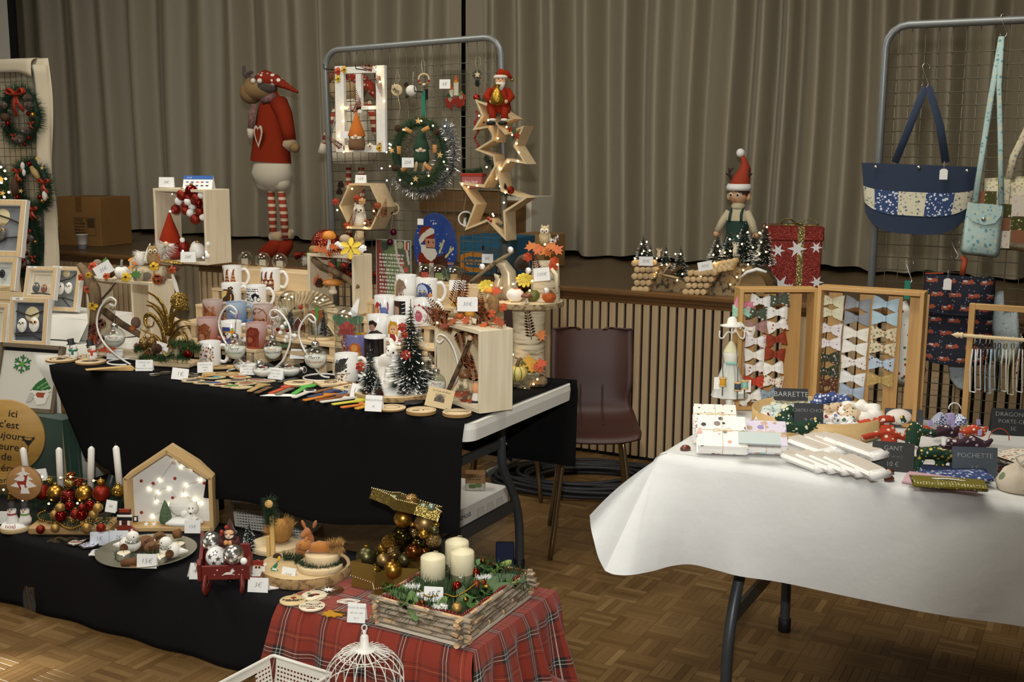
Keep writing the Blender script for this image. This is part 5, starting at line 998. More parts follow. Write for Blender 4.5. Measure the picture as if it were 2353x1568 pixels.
PD=[('n',2,60,.07,['9ab83a','d9822a','b8342e','cfae2a'],(.05,.1,.95,.8)),('p',[(.2,.05),(.8,.05),(.75,.4),(.25,.4)],'4a4a86'),('e',.5,.5,.26,.22,'ebe6e4'),('p',[(.22,.6),(.78,.6),(.72,.85),(.3,.85)],'3e4a8a'),('r',.2,.58,.8,.64,'c9a030'),('p',[(.3,.65),(.5,.6),(.46,.38),(.3,.42)],'5a4648'),('c',.4,.52,.04,'181418'),('c',.6,.52,.04,'181418'),('c',.5,.43,.05,'181418'),('e',.52,.34,.07,.04,'b83a30'),('e',.1,.2,.1,.16,'8a3a22'),('e',.9,.2,.1,.16,'8a3a22')]
PHB=[('p',[(.5,0),(.95,.45),(.95,.75),(.75,.85),(.5,.7),(.25,.85),(.05,.75),(.05,.45)],'dccfc0'),('n',5,70,.035,['8a3a24','b56a48','6a3a24','c98a6a'],(.05,.1,.98,.9)),('p',[(.5,.1),(.82,.45),(.8,.68),(.5,.58),(.22,.68),(.2,.45)],'e6ddd2'),('e',.3,.52,.08,.06,'4a3038'),('c',.28,.5,.03,'b8422a'),('e',.6,.48,.08,.06,'4a3038'),('c',.59,.46,.035,'b8422a'),('l',.45,.3,.75,.4,.02,'3a2a22'),('l',.6,.2,.62,.42,.02,'3a2a22')]
PEL=[('p',[(0,0),(.12,.7),(.35,.95),(.6,.85),(.75,.5),(.6,.45),(.5,.1),(.4,0),(.35,.3),(.25,0)],'8c7260'),('n',2,40,.03,['7a6050','9e8672'],(.05,.1,.6,.85)),('l',.45,.3,.7,.15,.03,'d9cdbc')]
POW=[('c',.5,.5,.44,'2a3a6e'),('n',3,40,.03,['c8d0e6','3c5290'],(.1,.1,.9,.9)),('e',.45,.55,.3,.34,'b8c2da'),('e',.35,.4,.12,.24,'4a5272'),('e',.6,.4,.12,.24,'586080'),('c',.31,.56,.03,'d9c060'),('c',.39,.56,.03,'d9c060'),('c',.56,.56,.03,'d9c060'),('c',.64,.56,.03,'d9c060'),('l',.1,.1,.9,.3,.05,'3a2a2a'),('c',.88,.4,.1,'d08a5a'),('c',.15,.12,.08,'b84a40'),('r',0,0,.95,.06,'30407a')]
PFL=[('e',.25,.4,.2,.3,'b5623e'),('e',.25,.4,.12,.16,'d9a078'),('c',.35,.7,.12,'b8342e'),('e',.7,.3,.2,.26,'4a5a92'),('c',.7,.46,.14,'6476ac'),('e',.88,.62,.05,.24,'9a5a78'),('e',.52,.6,.05,.2,'54649a')]
PPH=[('r',0,.05,.55,.95,'2a1c18'),('e',.28,.5,.18,.28,'b08a72'),('p',[(.1,.95),(.5,.95),(.45,.68),(.12,.7)],'3a2218'),('r',.55,0,.78,.95,'121212'),('l',.6,.8,.75,.84,.03,'d9d9d6'),('l',.6,.6,.75,.65,.03,'d9d9d6'),('l',.6,.4,.75,.45,.03,'d9d9d6'),('l',.6,.2,.75,.25,.03,'d9d9d6')]
PPK=[('o',.45,.42,.42,.02,'b0485a'),('e',.45,.36,.2,.24,'b85a6a'),('c',.42,.5,.12,'c87a86'),('c',.38,.52,.03,'2a1418'),('c',.48,.52,.03,'2a1418'),('c',.2,.78,.05,'b8303a'),('c',.5,.84,.05,'b8303a'),('c',.7,.74,.05,'b8303a')]
PMN=[('p',[(.1,0),(.2,.3),(.4,.4),(.7,.45),(.95,.3),(1,0)],'3e3028'),('e',.42,.6,.18,.2,'b58a6a'),('p',[(.2,.65),(.25,.85),(.5,.9),(.7,.75),(.62,.55),(.5,.72)],'2a2018')]
PGI=[('p',[(.2,.1),(.15,.6),(.35,.95),(.7,.9),(.75,.5),(.7,.1)],'c9962e'),('e',.5,.55,.18,.22,'e0b08a'),('p',[(.3,0),(.3,.35),(.7,.35),(.75,0)],'9a2e22'),('c',.44,.58,.03,'2a1a14'),('c',.56,.58,.03,'2a1a14'),('c',.5,.44,.03,'b8423a'),('n',3,8,.05,['b8342e'],(.75,0,1,.4))]
PLI=[('bg','74709c'),('n',3,30,.06,['8a3a2a','c97a3a','5a4a7a'],(0,0,.4,.5)),('c',.68,.45,.28,'b05a22'),('c',.66,.5,.15,'c98a44'),('c',.8,.15,.2,'b8702a'),('c',.8,.18,.1,'d29a52')]
PEA=[('p',[(0,.25),(.15,.75),(.3,.8),(.5,.95),(.85,1),(.7,.75),(.8,.6),(.5,.4),(.3,.35)],'3a3a38'),('n',2,30,.03,['2a2a2a','55554f'],(.1,.4,.75,.9)),('e',.3,.82,.1,.06,'7d8ea6'),('n',5,30,.03,['6e4a26','8a6a40','4a3018'],(.05,.02,.8,.3)),('l',.1,.25,.9,.35,.025,'4a3320')]
FO=FROST('c49a84','b9a79e',0,.09,.93);FO2=FROST('b06a44','c0aca4',0,.09,.94);FB=FROST('4f7ab0','9fb2c4',.01,.08,.94);FRR=FROST('b0583c','c0a09a',0,.08,.94)
step_shelf('slatted wooden step shelf under the left group of mugs',-3.42,-2.92,EY+.09,4)
LZ=lambda k:.06*k
def lm(x,k,dy=.045):
 Y=EY+(0 if k==0 else .09+.1*(k-.5));return Vc((aty(x,760,Y).x,Y,ZB+LZ(k)+(.0005 if k else 0)))
mug('white mug printed with a heart of two robins at the front left',0,0,0,PHB,P_=lm(481,0))
mug('frosted mug with a curly haired fairy print, lower left',0,0,0,PF4,FRR,P_=lm(477,1),h=.098);mug('white mug with a colourful puppy in a cap',0,0,0,PD,P_=lm(532,1));mug('frosted mug with a red curled hat print',0,0,0,PF5,FRR,P_=lm(589,1),h=.098)
mug('frosted mug with an orange gnome hat and leaves print',0,0,0,PF1,FO2,P_=lm(491,2),h=.095);mug('pale blue frosted mug',0,0,0,PF2,FB,P_=lm(545,2),inner=FB);mug('frosted mug with a full moon and bats print',0,0,0,PF3,FO2,P_=lm(606,2))
mug('white mug printed with a dinosaur in a yellow disc',0,0,0,P3,P_=lm(535,3));t=mug('white mug printed with words and a cyclist',0,0,0,P4,P_=lm(592,3))
mug('white mug printed with three striped gnome hats',0,0,0,P1,P_=lm(538,4));t=mug('white mug printed with gnomes on a coffee sign',0,0,0,P2,P_=lm(625,4))
pt('lettering',bend(txm('HOT COFFEE',.0125,'e0c8a8'),lambda c:Vc((.0416*sin(c.x/.041-.3),-.0416*cos(c.x/.041-.3),c.y+.02))),None,t)
RX0=-2.52
step_shelf('slatted wooden step shelf under the right group of mugs',-2.62,-2.14,3.305,4)
def rm(x,k):
 Y=3.245 if k==0 else 3.305+.1*(k-.5);return Vc((aty(x,760,Y).x,Y,ZB+LZ(k)+(.0005 if k else 0)))
mug('white mug printed with an eagle beside the poinsettia',0,0,0,PEA,P_=rm(795,0)+Vc((0,0,0)),h=.1,r=.043);mug('plain white mug hidden behind the white deer',0,0,0,None,P_=rm(875,0)+Vc((0,.015,0)))
mug('mug with a yellow inside and an orange lion print',0,0,0,PLI,P('74709c',.25),YEL,P_=rm(818,1));mug('white mug with a black panel',0,0,0,[('bg','140e10')],P_=rm(862,1),arc=2.6)
mug('white mug printed with a man in a hood',0,0,0,PMN,P_=rm(869,2));mug('white mug printed with a girl in a yellow bonnet',0,0,0,PGI,P_=rm(914,2))
mug('white mug printed with a red flower and blue creature',0,0,0,PFL,P_=rm(885,3));mug('white mug printed with a photograph and film strip',0,0,0,PPH,P_=rm(930,3));mug('white mug printed with a pink creature in a ring',0,0,0,PPK,P_=rm(984,3)+Vc((0,-.03,0)),h=.1)
mug('white mug printed with an elephant',0,0,0,PEL,P_=rm(934,4)+Vc((0,0,.012)));mug('white mug printed with two owls before the moon',0,0,0,POW,P_=rm(988,4)+Vc((0,-.02,0)),h=.1)
WWIRE=P('ebe8e0',.35)
def glass_ball(t,P_,r,words=None,cap_up=True,M=None,wcol='9a3a2a',word2=None,wcol2='3a6a3a',sq=1.):
 """clear ball half full of snow, a part of t"""
 b=put(t,'glass_ball',G().sph(r,(0,0,0),24,(1,1,sq)),GLASS(),P_,M)
 n=18;g=G();prof=[(r*.97*sin(PI*k/n),-r*.97*cos(PI*k/n)*sq)for k in rng(n*5//9+1)];g.la(prof+[(0,prof[-1][1]+.1*r)],22);pt('snow_filling',g,P('f3f1ea',.9),b)
 pt('silver_cap',G().la([(0,0),(r*.34,0),(r*.36,r*.36),(r*.2,r*.5),(0,r*.52)],14,(0,0,r*.96*sq)),P('c9c9c6',.25,1),b)
 for k,(wd,c)in enu(((words,wcol),(word2,wcol2))):
  if wd:
   z0=r*(.18-.42*k);sz=r*(.42 if len(wd)<8 else .36)
   pt('lettering',bend(txm(wd,sz,c,shear=.3),lambda v:Vc((v.x,-math.sqrt(max(1e-6,(r*1.008)**2-v.x**2-(v.y+z0)**2)),v.y+z0))),None,b,RZ(-.15 if M is None else 0))
 return b
def hanger(label,bx,by,pts,w1,w2,c1,c2,rpx,base_c,flip=1,sq=1.):
 B0=tb(*base_c);t=tg_('bauble_hanger',label,'bauble hanger',B0,0,'white wire hangers with snow baubles');Y=B0.y;Wh=lambda x,y,d=0:aty(x,y,Y+d);u=S(1,B0)
 pt('wire_arm',G().tu([tpl(Wh(*p_)-B0)for p_ in[(q_.x,q_.y)for q_ in spl([(a,b,0)for a,b in pts],6)]],u*2.4,8),WWIRE,t)
 pt('wire_foot',G().tu([(u*40*cos(a),u*40*sin(a)+.02,u*2.2)for a in[-.4+5.5*k/26 for k in rng(27)]],u*2.2,7),WWIRE,t,RZ(FC))
 P_=Wh(bx,by,-.012);ex=pts[-3];top=P_+Vc((0,0,u*rpx*1.5*sq));pt('chain',G().tu([tpl(Wh(ex[0],ex[1],-.004)-B0),tpl(top-B0)],.0016,5),P('b9b9b4',.3,1),t)
 glass_ball(t,P_,u*rpx,w1,M=FR,wcol=c1,word2=w2,wcol2=c2,sq=sq);return t
hanger('white wire hanger with a snow bauble before the driftwood crate',264,776,[(300,838),(272,820),(240,790),(224,755),(225,722),(238,696),(254,684),(266,692),(263,703),(252,699)],'Merry','Christmas','b0584a','3a7a3a',23,(285,836),1)
hanger('white wire hanger with a green lettered bauble beside the bird heart mug',541,802,[(580,850),(556,832),(520,790),(504,755),(505,730),(516,710),(530,703),(543,714),(541,722),(529,715)],'Merry','Christmas','4a4a40','6aa04a',24,(560,858),1)
hanger('white wire hanger curving right with a bauble lettered in black',627,803,[(626,850),(650,828),(666,790),(666,755),(654,730),(638,714),(624,714),(620,726),(627,731),(640,727)],'Merry','CHRISTMAS','d9a050','2c3440',21,(640,862),-1,1.1)
hanger('white wire hanger with a red lettered bauble in front of the clothes peg wreath',725,822,[(757,868),(735,860),(705,815),(689,780),(688,755),(700,733),(714,723),(725,735),(720,741),(709,732)],'Merry','Christmas','3a3434','b0423a',26,(735,872),1)
hanger('white wire hanger at the right end with a red tree bauble',1003,882,[(1028,903),(1050,870),(1053,840),(1042,800),(1026,776),(1010,769),(1003,780),(1010,788),(1019,780)],'Merry',None,'b0342a','b0342a',22,(1015,918),-1,1.15)
for(x,y,r_,rz,lb)in((565,856,27,.5,'snow filled glass bauble lying behind the boule de Noel card'),(607,868,25,.2,'snow filled glass bauble lying left of the magnet card'),(667,866,25,-.2,'snow filled glass bauble lying right of the magnet card')):
 P_=tb(x,y);r=S(r_,P_);t=tg_('glass_bauble',lb,'bauble',P_+Vc((0,0,r*.72)),FC+rz,'glass baubles lying on the black cloth');pt('glass_shell',G().sph(r,(0,0,0),24,(1.05,1,.72)),GLASS(),t);n=16
 pt('snow_filling',G().la([(r*.96*sin(PI*k/n),-r*.69*cos(PI*k/n))for k in rng(n//2+1)]+[(0,.002)],22),P('f3f1ea',.9),t);pt('silver_cap',G().cyl(r*.25,r*.35,(0,0,0),12,M=T(r,0,0)@RY(PI/2)),P('d0cfca',.3,.9),t);pt('ribbon_loop',G().tu([(r*(1.35+.25*cos(a)),0,r*.3*sin(a))for a in[2*PI*k/14 for k in rng(14)]],.001,5,True),WWIRE,t);pt('red_leaf',glf(r*.5,OVAL),P('9a4a3a',.6),t,T(0,-.005,r*.35))
B0=tb(720,845);t=tg_('peg_wreath','half wreath of clothes pegs with white berries on a low plank, 18 euro','centrepiece',B0);u=S(1,B0);Wq=lambda x,y,d=0:aty(x,y,B0.y+d)
pt('plank',G().box(u*170,.09,.014,(0,.04,.05),bev=.002),PINEX,t,RZ(.1));
for x in(-70,70):pt('plank_foot',G().box(.05,.07,.042,(u*x,.04,.0215)),PINEW,t,RZ(.1))
pm=mesh(G().box(.007,.009,.062,(0,0,0),bev=.001),WOOD('cdb68c','dcc8a2',2,20,.7,rnd=True),'clothes_peg');cx_,cy_=704,760
for k in rng(26):
 a=-.35+3.2*k/25;R_=62;x,y=cx_+R_*cos(a)*1.02,cy_-R_*sin(a)*.92-20
 o=pt('clothes_peg',pm,None,t,off(t,Wq(x,y,.03+.004*(k%3)))@RY(PI/2-a+.5));
ball(t,Wq(691,706,.02),u*5,RED,False,'red_berry');
for(x,y)in((657,744),(644,765),(659,775),(669,771),(656,783),(670,782),(677,772),(649,752),(663,764)):put(t,'white_berry',once(('wb',1),lambda:G().sph(u*5.5,(0,0,0),10),SNOW),None,Wq(x,y,-.02))
for(x,y)in((638,757),(661,760)):ball(t,Wq(x,y,-.025),u*4.5,REDS,False,'red_berry')
for(x,y,a,s_)in((614,778,1.2,18),(605,788,1.5,20),(655,745,.3,14),(652,795,-1.4,16),(662,790,2.2,16),(600,775,1.9,16)):put(t,'green_leaf',glf(u*s_,[(x_*.9,y_)for x_,y_ in OVAL]),P('3c5a2c',.5),Wq(x,y,-.01),FR@RX(1.2)@RZ(a))
for(x,y,a,s_)in((592,800,-1.5,24),(575,782,1.3,18)):put(t,'white_leaf',glf(u*s_,[(x_*.95,y_)for x_,y_ in OVAL]),P('e6e4da',.7),Wq(x,y,-.03),FR@RX(1.2)@RZ(a))
for(x,y)in((632,755),(648,715),(640,735)):put(t,'white_twig',bld([(-.02,0,-.01),(.02,0,.015)],.006,90,.026,.001,int(x)),P('e9e6dc',.8),Wq(x,y,-.01),FR)
put(t,'fir_sprig',bld([(-.04,0,0),(.01,0,0)],.008,420,.026,.0012,6),P('33551f',.8),Wq(588,798,0),FR)
put(t,'deer_cutout',G().pm([(x*u*9,y*u*20)for x,y in[(-.3,-1),(0,-.4),(.1,-1),(.3,-.3),(.2,.3),(1,.6),(.5,.5),(.7,1),(.2,.5),(-.2,1),(-.1,.5),(-.8,.9),(-.3,.3),(-.5,-.2)]],.003),P('3f8a2e',.6),Wq(729,722,0),FR@UPR)
o=put(t,'gingerbread_house',G().pm([(-.022,0),(.022,0),(.022,.02),(0,.05),(-.022,.02)],.02,UPR),P('5c2a1c',.8),Wq(688,757,.05),FR);pt('white_icing',G().tu([(-.022,-.022,.02),(0,-.022,.05),(.022,-.022,.02)],.0016,5),SNOW,o)
card('18€',Wq(685,825,-.01),FC-.1,.066,.04,'white 18 euro card on the low plank of the peg wreath',.5,size=.016)
tree('dark green bottle brush tree left of the gnome dome',Vc((Wq(716,800,.06).x,B0.y+.06,ZB+.058)),.115,.035,False,base=False);tree('dark green bottle brush tree right of the cloche card',Vc((Wq(753,810,.06).x,B0.y+.065,ZB+.058)),.15,.04,False,base=False)
for(x,y,lb)in((698,793,'white felt snowball on the plank behind the 18 euro card'),(743,815,'white felt snowball beside the red lettered bauble')):so_('snowball',G().sph(.014,(0,0,0),12),SNOW,lb,'snowball',aty(x,y,B0.y+.02))
card('CLOCHE\n10€',aty(738,778,B0.y+.1),FC,.046,.05,'white price card reading cloche below the glass domes',.12,size=.011)
DS=tg_('dome_shelf','long pale wooden shelf carrying the glass domes','shelf',Vc((-2.8,3.43,ZB)));pt('shelf_board',G().box(.5,.14,.014,(0,0,.098),bev=.002),PINEX,DS)
for x in(-.2,.2):pt('shelf_leg',G().box(.03,.12,.09,(x,0,.045)),PINEW,DS)
def dome(label,x,yb,wpx,hpx,Y=3.43,z=None,content=None):
 P_=aty(x,yb,Y);P_.z=ZB+.106 if z is None else z;u=S(1,P_);r,h=u*wpx/2,u*hpx;t=tg_('glass_dome',label,'glass dome',P_,FC,'glass domes on the shelf')
 pt('wood_base',G().cyl(r*1.08,.01,n=24),PINEX,t);pt('glass_cover',G().la([(r,.01),(r,h-r)]+[(r*cos(a),h-r+r*sin(a))for a in[PI/2*k/9 for k in rng(1,10)]],28),GLASS(k=2.2),t)
 if content:content(t,P_,u,r,h)
 return t
def c_tree(t,P_,u,r,h):tree_parts(t,T(0,0,.011),h*.8,r*.55,True,one=True);
def c_house(t,P_,u,r,h):tree_parts(t,T(r*.2,0,.011),h*.7,r*.5,True,one=True);pt('flower_sprig',gfl(r*.6,7),ORNG,t,T(-r*.3,-r*.2,h*.55)@RX(1.2));pt('twig',G().tu([(-r*.3,0,.01),(-r*.2,0,h*.6)],.002,5),TWIG,t)
def c_gnome(t,P_,u,r,h):
 g=gnome(t,t.location+Vc((0,0,.011)),h*.62,-0,DOTS('8e2418','f0e6dc',160,.3,jit=.3),P('e4dfd4',1));pt('poinsettia',gfl(r*.7,6,.45),P('a0261c',.6),t,T(0,-r*.75,h*.6)@RX(1.25));pt('white_bow',G().tu([(-r*.3,-r*.7,h*.15),(0,-r*.72,h*.17),(r*.3,-r*.7,h*.15)],.003,6),RED,t)
 for a,s_ in((1.,.8),(-1.2,.8),(-.6,.6)):pt('green_leaf',glf(r*s_,[(x_*1.1,y_)for x_,y_ in OVAL]),P('2c5a34',.45),t,T(-r*sin(a)*.5,-r*.4,h*(.74 if s_>.7 else .5))@RX(1.2)@RZ(a))
 f=G()
 for k in rng(22):z=k*.003;f.add([(0,0,z),(.016*(1-k/26),0,z+.012),(.015*(1-k/26),0,z+.015),(0,0,z+.003)],[(0,1,2,3)]).add([(0,0,z),(-.016*(1-k/26),0,z+.012),(-.015*(1-k/26),0,z+.015),(0,0,z+.003)],[(3,2,1,0)])
 pt('feather',f.tu([(0,0,-.02),(.004,0,.07)],.001,5),SNOW,t,T(r*.35,-r*.3,h*.82)@RY(.35))
dome('glass dome with a frosted tree behind the peg wreath',668,757,58,104,content=c_tree);dome('glass dome with an orange flower left of the gnome dome',738,760,58,104,content=c_house);dome('gnome with poinsettia and feather under a tall dome',800,775,62,118,3.36,ZB+.058,c_gnome)
def globe(label,x,y,rpx,Y,z,inner=None):
 P_=Vc((aty(x,y,Y).x,Y,z));u=S(1,P_);r=u*rpx;t=tg_('glass_globe',label,'glass globe',P_,FC,'small glass globes');pt('globe_base',G().cyl(r*.5,.008,n=16),PINEW,t);pt('glass_cover',G().sph(r,(0,0,.006+r*.92),22),GLASS(k=2),t)
 if inner:pt('inner_scene',G().box(r*.8,r*.4,r*.7,(0,0,r*.75),bev=.001),inner,t)
zq=aty(604,617,EY+.53).z
for(x,lb)in((563,'small glass globe behind the gnome hat mug'),(604,'small glass globe between the two top left mugs'),(643,'small glass globe behind the coffee sign mug')):globe(lb,x,620,18,EY+.53,zq,P('c9bfae',.6))
SH2=tg_('riser_block','pale wooden riser block behind the left step shelf','block',Vc((-3.17,EY+.53,ZB)));pt('block',G().box(.5,.11,zq-ZB-.001,(0,0,(zq-ZB)/2),bev=.002),PINEX,SH2)
zr_=aty(1010,650,3.765).z
for(x,lb,m)in((976,'glass globe with a red house behind the owl mug',P('b0341c',.6)),(1008,'glass globe with a small train in the middle',P('7a8a4a',.6)),(1043,'glass globe with a wooden sledge at the right',P('b9955c',.6))):globe(lb,x,640,20,3.765,zr_,m)
SH3=tg_('riser_block','pale wooden riser block behind the right step shelf','block',Vc((-2.33,3.765,ZB)));pt('block',G().box(.44,.11,zr_-ZB-.001,(0,0,(zr_-ZB)/2),bev=.002),PINEX,SH3)
card('8€\nou 5€ les 3',Vc((aty(1052,660,3.69).x,3.69,aty(1052,668,3.69).z)),FC,.066,.04,'white 8 euro card beside the wooden sledge globe',.12,size=.009)
C0=aty(708,716,3.53);zc=C0.z;wC=aty(815,716,3.53).x-C0.x;hC=aty(708,582,3.53).z-zc
pl_=tg_('riser_block','hidden wooden riser under the centre crate','block',Vc((C0.x+wC/2,3.6,ZB)));pt('block',G().box(wC*.9,.12,zc-ZB-.002,(0,0,(zc-ZB-.002)/2)),PINEX,pl_)
t=tg_('decor_crate','wooden crate with curved driftwood and a yellow lily on top','crate',C0+Vc((wC/2,0,0)));crate(t,t.location+Vc((0,.06,0)),wC,hC,.12);Wc=lambda x,y,d=0:aty(x,y,3.53+d);u=S(1,C0)
pt('driftwood',G().tu([off(t,Wc(*q_,.02)).translation for q_ in((718,595),(738,612),(768,624),(800,642),(822,662))],[.012,.014,.013,.012,.011],9),DRIFT,t)
put(t,'maple_leaf',glf(u*18),ORNG,Wc(730,645,.03),FR@RX(1.3));o=mush(t,Wc(765,675,.02),u*34,u*24,P('b5742c',.5));put(t,'pine_cone',gco(u*20,u*10),P('4a3020',.8),Wc(734,660,.02))
ball(t,Wc(750,562,.09),u*36,GLIT('8e2c16',420),False,'glitter_ball');mush(t,Wc(757,577,0),u*46,u*16,P('d98a2e',.5),stem='f0ece4')
for(x,y,a)in((745,572,.6),(768,566,-.4),(756,580,1.6),(732,572,0)):put(t,'maple_leaf',glf(u*15),ORNG,Wc(x,y,-.01),FR@RX(.8)@RZ(a))
o=put(t,'lily',gfl(u*26,6,.3,.1),P('e6c63a',.6),Wc(806,570,-.02),FR@RX(1.2));pt('lily_centre',G().tu([(0,0,0),(0,0,u*12)],u*2,6),P('9a6a1c',.6),o)
for(x,y)in((776,562),(788,566),(834,570),(826,576)):put(t,'white_blossom',gfl(u*9,6,.5),SNOW,Wc(x,y,0),FR@RX(1.2))
put(t,'small_gourd',g_pumpkin(u*12),P('9a7a44',.7),Wc(722,573,.02));put(t,'mouse',G().sph(u*11,(0,0,0),12,(1.3,1,1)),P('b9a488',.9),Wc(793,550,.04));put(t,'green_leaf',glf(u*12),P('5a7a36',.6),Wc(738,576,-.01),FR@RX(.9));put(t,'fern_sprig',gfe(u*70,u*8),P('9a4a1c',.7),Wc(748,582,-.03),FR@RY(1.4));put(t,'fern_sprig',gfe(u*60,u*8),P('7a3018',.7),Wc(806,570,.06),FR@RY(-.3));put(t,'tree_bark',G().tu([(0,0,0),(u*4,0,u*40)],[u*16,u*9],9),BARK('b09a76','6e5a40',40),Wc(824,572,.07))
lt=tg_('hanging_stocking','red felt shape with a green zigzag hanging behind the steps','felt decoration',aty(700,640,3.75));lt.location.z=ZB+.24
pt('felt_shape',G().pm([(-.05,-.1),(.02,-.13),(.06,0),(.07,.1),(.02,.13),(-.05,.02)],.012,UPR),P('a03c1c',.8),lt,T(.03,.08,0));pt('green_trim',G().tu([(.015,-.016,.1),(-.01,-.016,.04),(0,-.016,-.02),(-.03,-.016,-.08)],.005,6),GLIT('4a7a26',600),lt,T(.03,.08,0))
C0=tb(908,905);u=S(1,C0);t=tg_('deer_scene','white felt deer among frosted trees on a round wood slice','centrepiece',C0);Wd=lambda x,y,d=0:aty(x,y,C0.y+d);pt('wood_slice',G().cyl(u*98,.018,n=36),SLICE,t);pt('bark_edge',G().la([(u*98.5,.001),(u*99.5,.009),(u*98.5,.017)],36),BARK('b08f5e','7d6440',60),t)
lo=lambda x,y:T(*(at(x,y,ZB+.018)-C0))
for(x,y,h,r)in((945,900,214,62),(852,905,116,32),(870,911,52,16),(929,908,70,20),(962,898,100,36),(985,895,88,24),(975,905,62,22),(938,892,110,28)):
 tree_parts(t,lo(x,y),u*h,u*r,True)
FELT=P('efece4',.95,sheen=.4,bump=.4,bs=250)
g=G();c=[Wd(x,y,d)-C0 for x,y,d in((880,838,.03),(892,830,0),(908,828,-.03))]
g.tu([tpl(Wd(x,y,d)-C0)for x,y,d in((876,836,.05),(884,828,.03),(896,826,0),(908,830,-.02),(914,838,-.03))],[u*9,u*15,u*16,u*15,u*9],14)
g.tu([tpl(Wd(x,y,d)-C0)for x,y,d in((906,826,-.025),(906,812,-.03),(903,800,-.032))],[u*12,u*9,u*8],12);g.tu([tpl(Wd(x,y,d)-C0)for x,y,d in((906,796,-.02),(901,802,-.035),(893,812,-.05),(891,818,-.055))],[u*9,u*11,u*7,u*5],12)
for(x0,y0,x1,y1,x2,y2,d)in((910,838,914,870,918,906,-.035),(902,838,903,870,904,904,-.01),(884,834,880,866,882,902,.03),(878,836,872,868,872,900,.05)):g.tu([tpl(Wd(x0,y0,d)-C0),tpl(Wd(x1,y1,d)-C0),tpl(Wd(x2,y2,d)-C0)],[u*8,u*4.6,u*4],9)
for s_,pts in((0,((900,792),(893,780),(894,768))),(1,((908,792),(913,780),(908,768)))):g.tu([tpl(Wd(x,y,-.03)-C0)for x,y in pts],[u*3.6,u*3,u*2.2],7)
g.tu([tpl(Wd(x,y,-.03)-C0)for x,y in((893,782),(887,776))],[u*2.6,u*2],6);g.sph(u*6,tpl(Wd(893,798,-.02)-C0),8,(1.4,.5,.7)).sph(u*6,tpl(Wd(916,799,-.03)-C0),8,(1.4,.5,.7))
dp=pt('white_deer',g,FELT,t);rm_=dp.modifiers.new('blend','REMESH');rm_.mode='VOXEL';rm_.voxel_size=.0022;rm_.use_smooth_shade=True;sm_=dp.modifiers.new('soften','SMOOTH');sm_.iterations=4;sm_.factor=.5
pt('eye',G().sph(u*2.6,tpl(Wd(904,811,-.058)-C0),8),P('101010',.15),t);pt('eye',G().sph(u*2,tpl(Wd(892,806,-.06)-C0),8),P('101010',.15),t)
for(x,y,r_)in((924,752,12),(933,815,13),(828,842,13),(918,911,15),(930,770,9)):
 o=put(t,'poinsettia',gfl(u*r_,6,.42),P('9a2418',.6),Wd(x,y,-.06 if y<905 else-0),FR@RX(1.2 if y<900 else .4));pt('flower_centre',G().sph(u*3,(0,0,.003),8),GOLD,o)
for(x,y)in((840,906),(872,912)):put(t,'pine_cone',gco(u*18,u*9),P('4a3020',.8),at(x,y,ZB+.02))
lights(t,[Wd(x,y,-.04)for x,y in((918,790),(838,862),(925,868),(872,890),(971,835))],.003);pt('snow_bed',G().la([(0,.026),(u*50,.024),(u*80,.0185)],24),SNOW,t)
A=tb(1102,952);Bk=tb(1177,942);rz=math.radians(61)-PI/2;t=tg_('decor_crate','tall pale crate turned sideways with mushrooms and twigs, 30 euro','crate',A,rz);w_,h_,d_=.3,S(193,A),.125
PW=WOOD('d6c6a6','e4d8bc',2,7,.6,9)
pt('side_panel',G().box(.012,d_,h_,(-.006,d_/2,h_/2),bev=.002),PW,t);pt('side_panel',G().box(.012,d_,h_,(-w_+.006,d_/2,h_/2),bev=.002),PW,t);pt('bottom_panel',G().box(w_-.024,d_,.012,(-w_/2,d_/2,.006)),PALEX,t);pt('top_panel',G().box(w_-.024,d_,.012,(-w_/2,d_/2,h_-.006)),PALEX,t);pt('back_panel',G().box(w_*.45,.005,h_-.024,(-w_*.72,d_-.003,h_/2)),PALEX,t)
LM=t.matrix_basis if False else(Mx.Translation(A)@RZ(rz));IV=LM.inverted();Yc=A.y+.1
def pc_(name,g,m,x,y,d=0,rot=None):return pt(name,g,m,t,Mx.Translation(IV@aty(x,y,Yc+d))@RZ(-rz)@(rot if rot is not None else Mx()))
u=S(1,A)
class _T:pass
def mush2(x,y,h,r,cap,d=0):
 o=pc_('mushroom',G().la([(0,0),(r*.45,0),(r*.5,h*.15),(r*.3,h*.4),(r*.27,h*.72)],12),P('d9c9a6',.7),x,y,d);pt('cap',G().la([(0,h*.62),(r*.8,h*.58),(r,h*.68),(r*.85,h*.84),(r*.5,h*.97),(0,h)],16),cap,o)
CAPB=P('6e4a26',.35);CAPY=P('c9902e',.4)
mush2(1069,893,u*46,u*17,CAPB);mush2(1080,745,u*34,u*13,CAPY,.02);mush2(1047,720,u*30,u*13,P('cf9a38',.4),.02)
pc_('branch',G().tu([tpl((aty(x,y,Yc+d)-aty(1030,895,Yc)))for x,y,d in((1030,898,-.03),(1052,850,0),(1073,800,.02),(1088,760,.03),(1105,735,.03))],[u*5.5,u*6,u*5,u*6,u*4],8),BARK('5c4630','33261a',40),1030,895);pc_('branch',G().tu([tpl((aty(x,y,Yc+.05)-aty(995,718,Yc+.05)))for x,y in((995,718),(1025,722),(1060,732))],[u*6,u*6,u*4],8),BARK('7a6448','4a3826',40),995,718,.05)
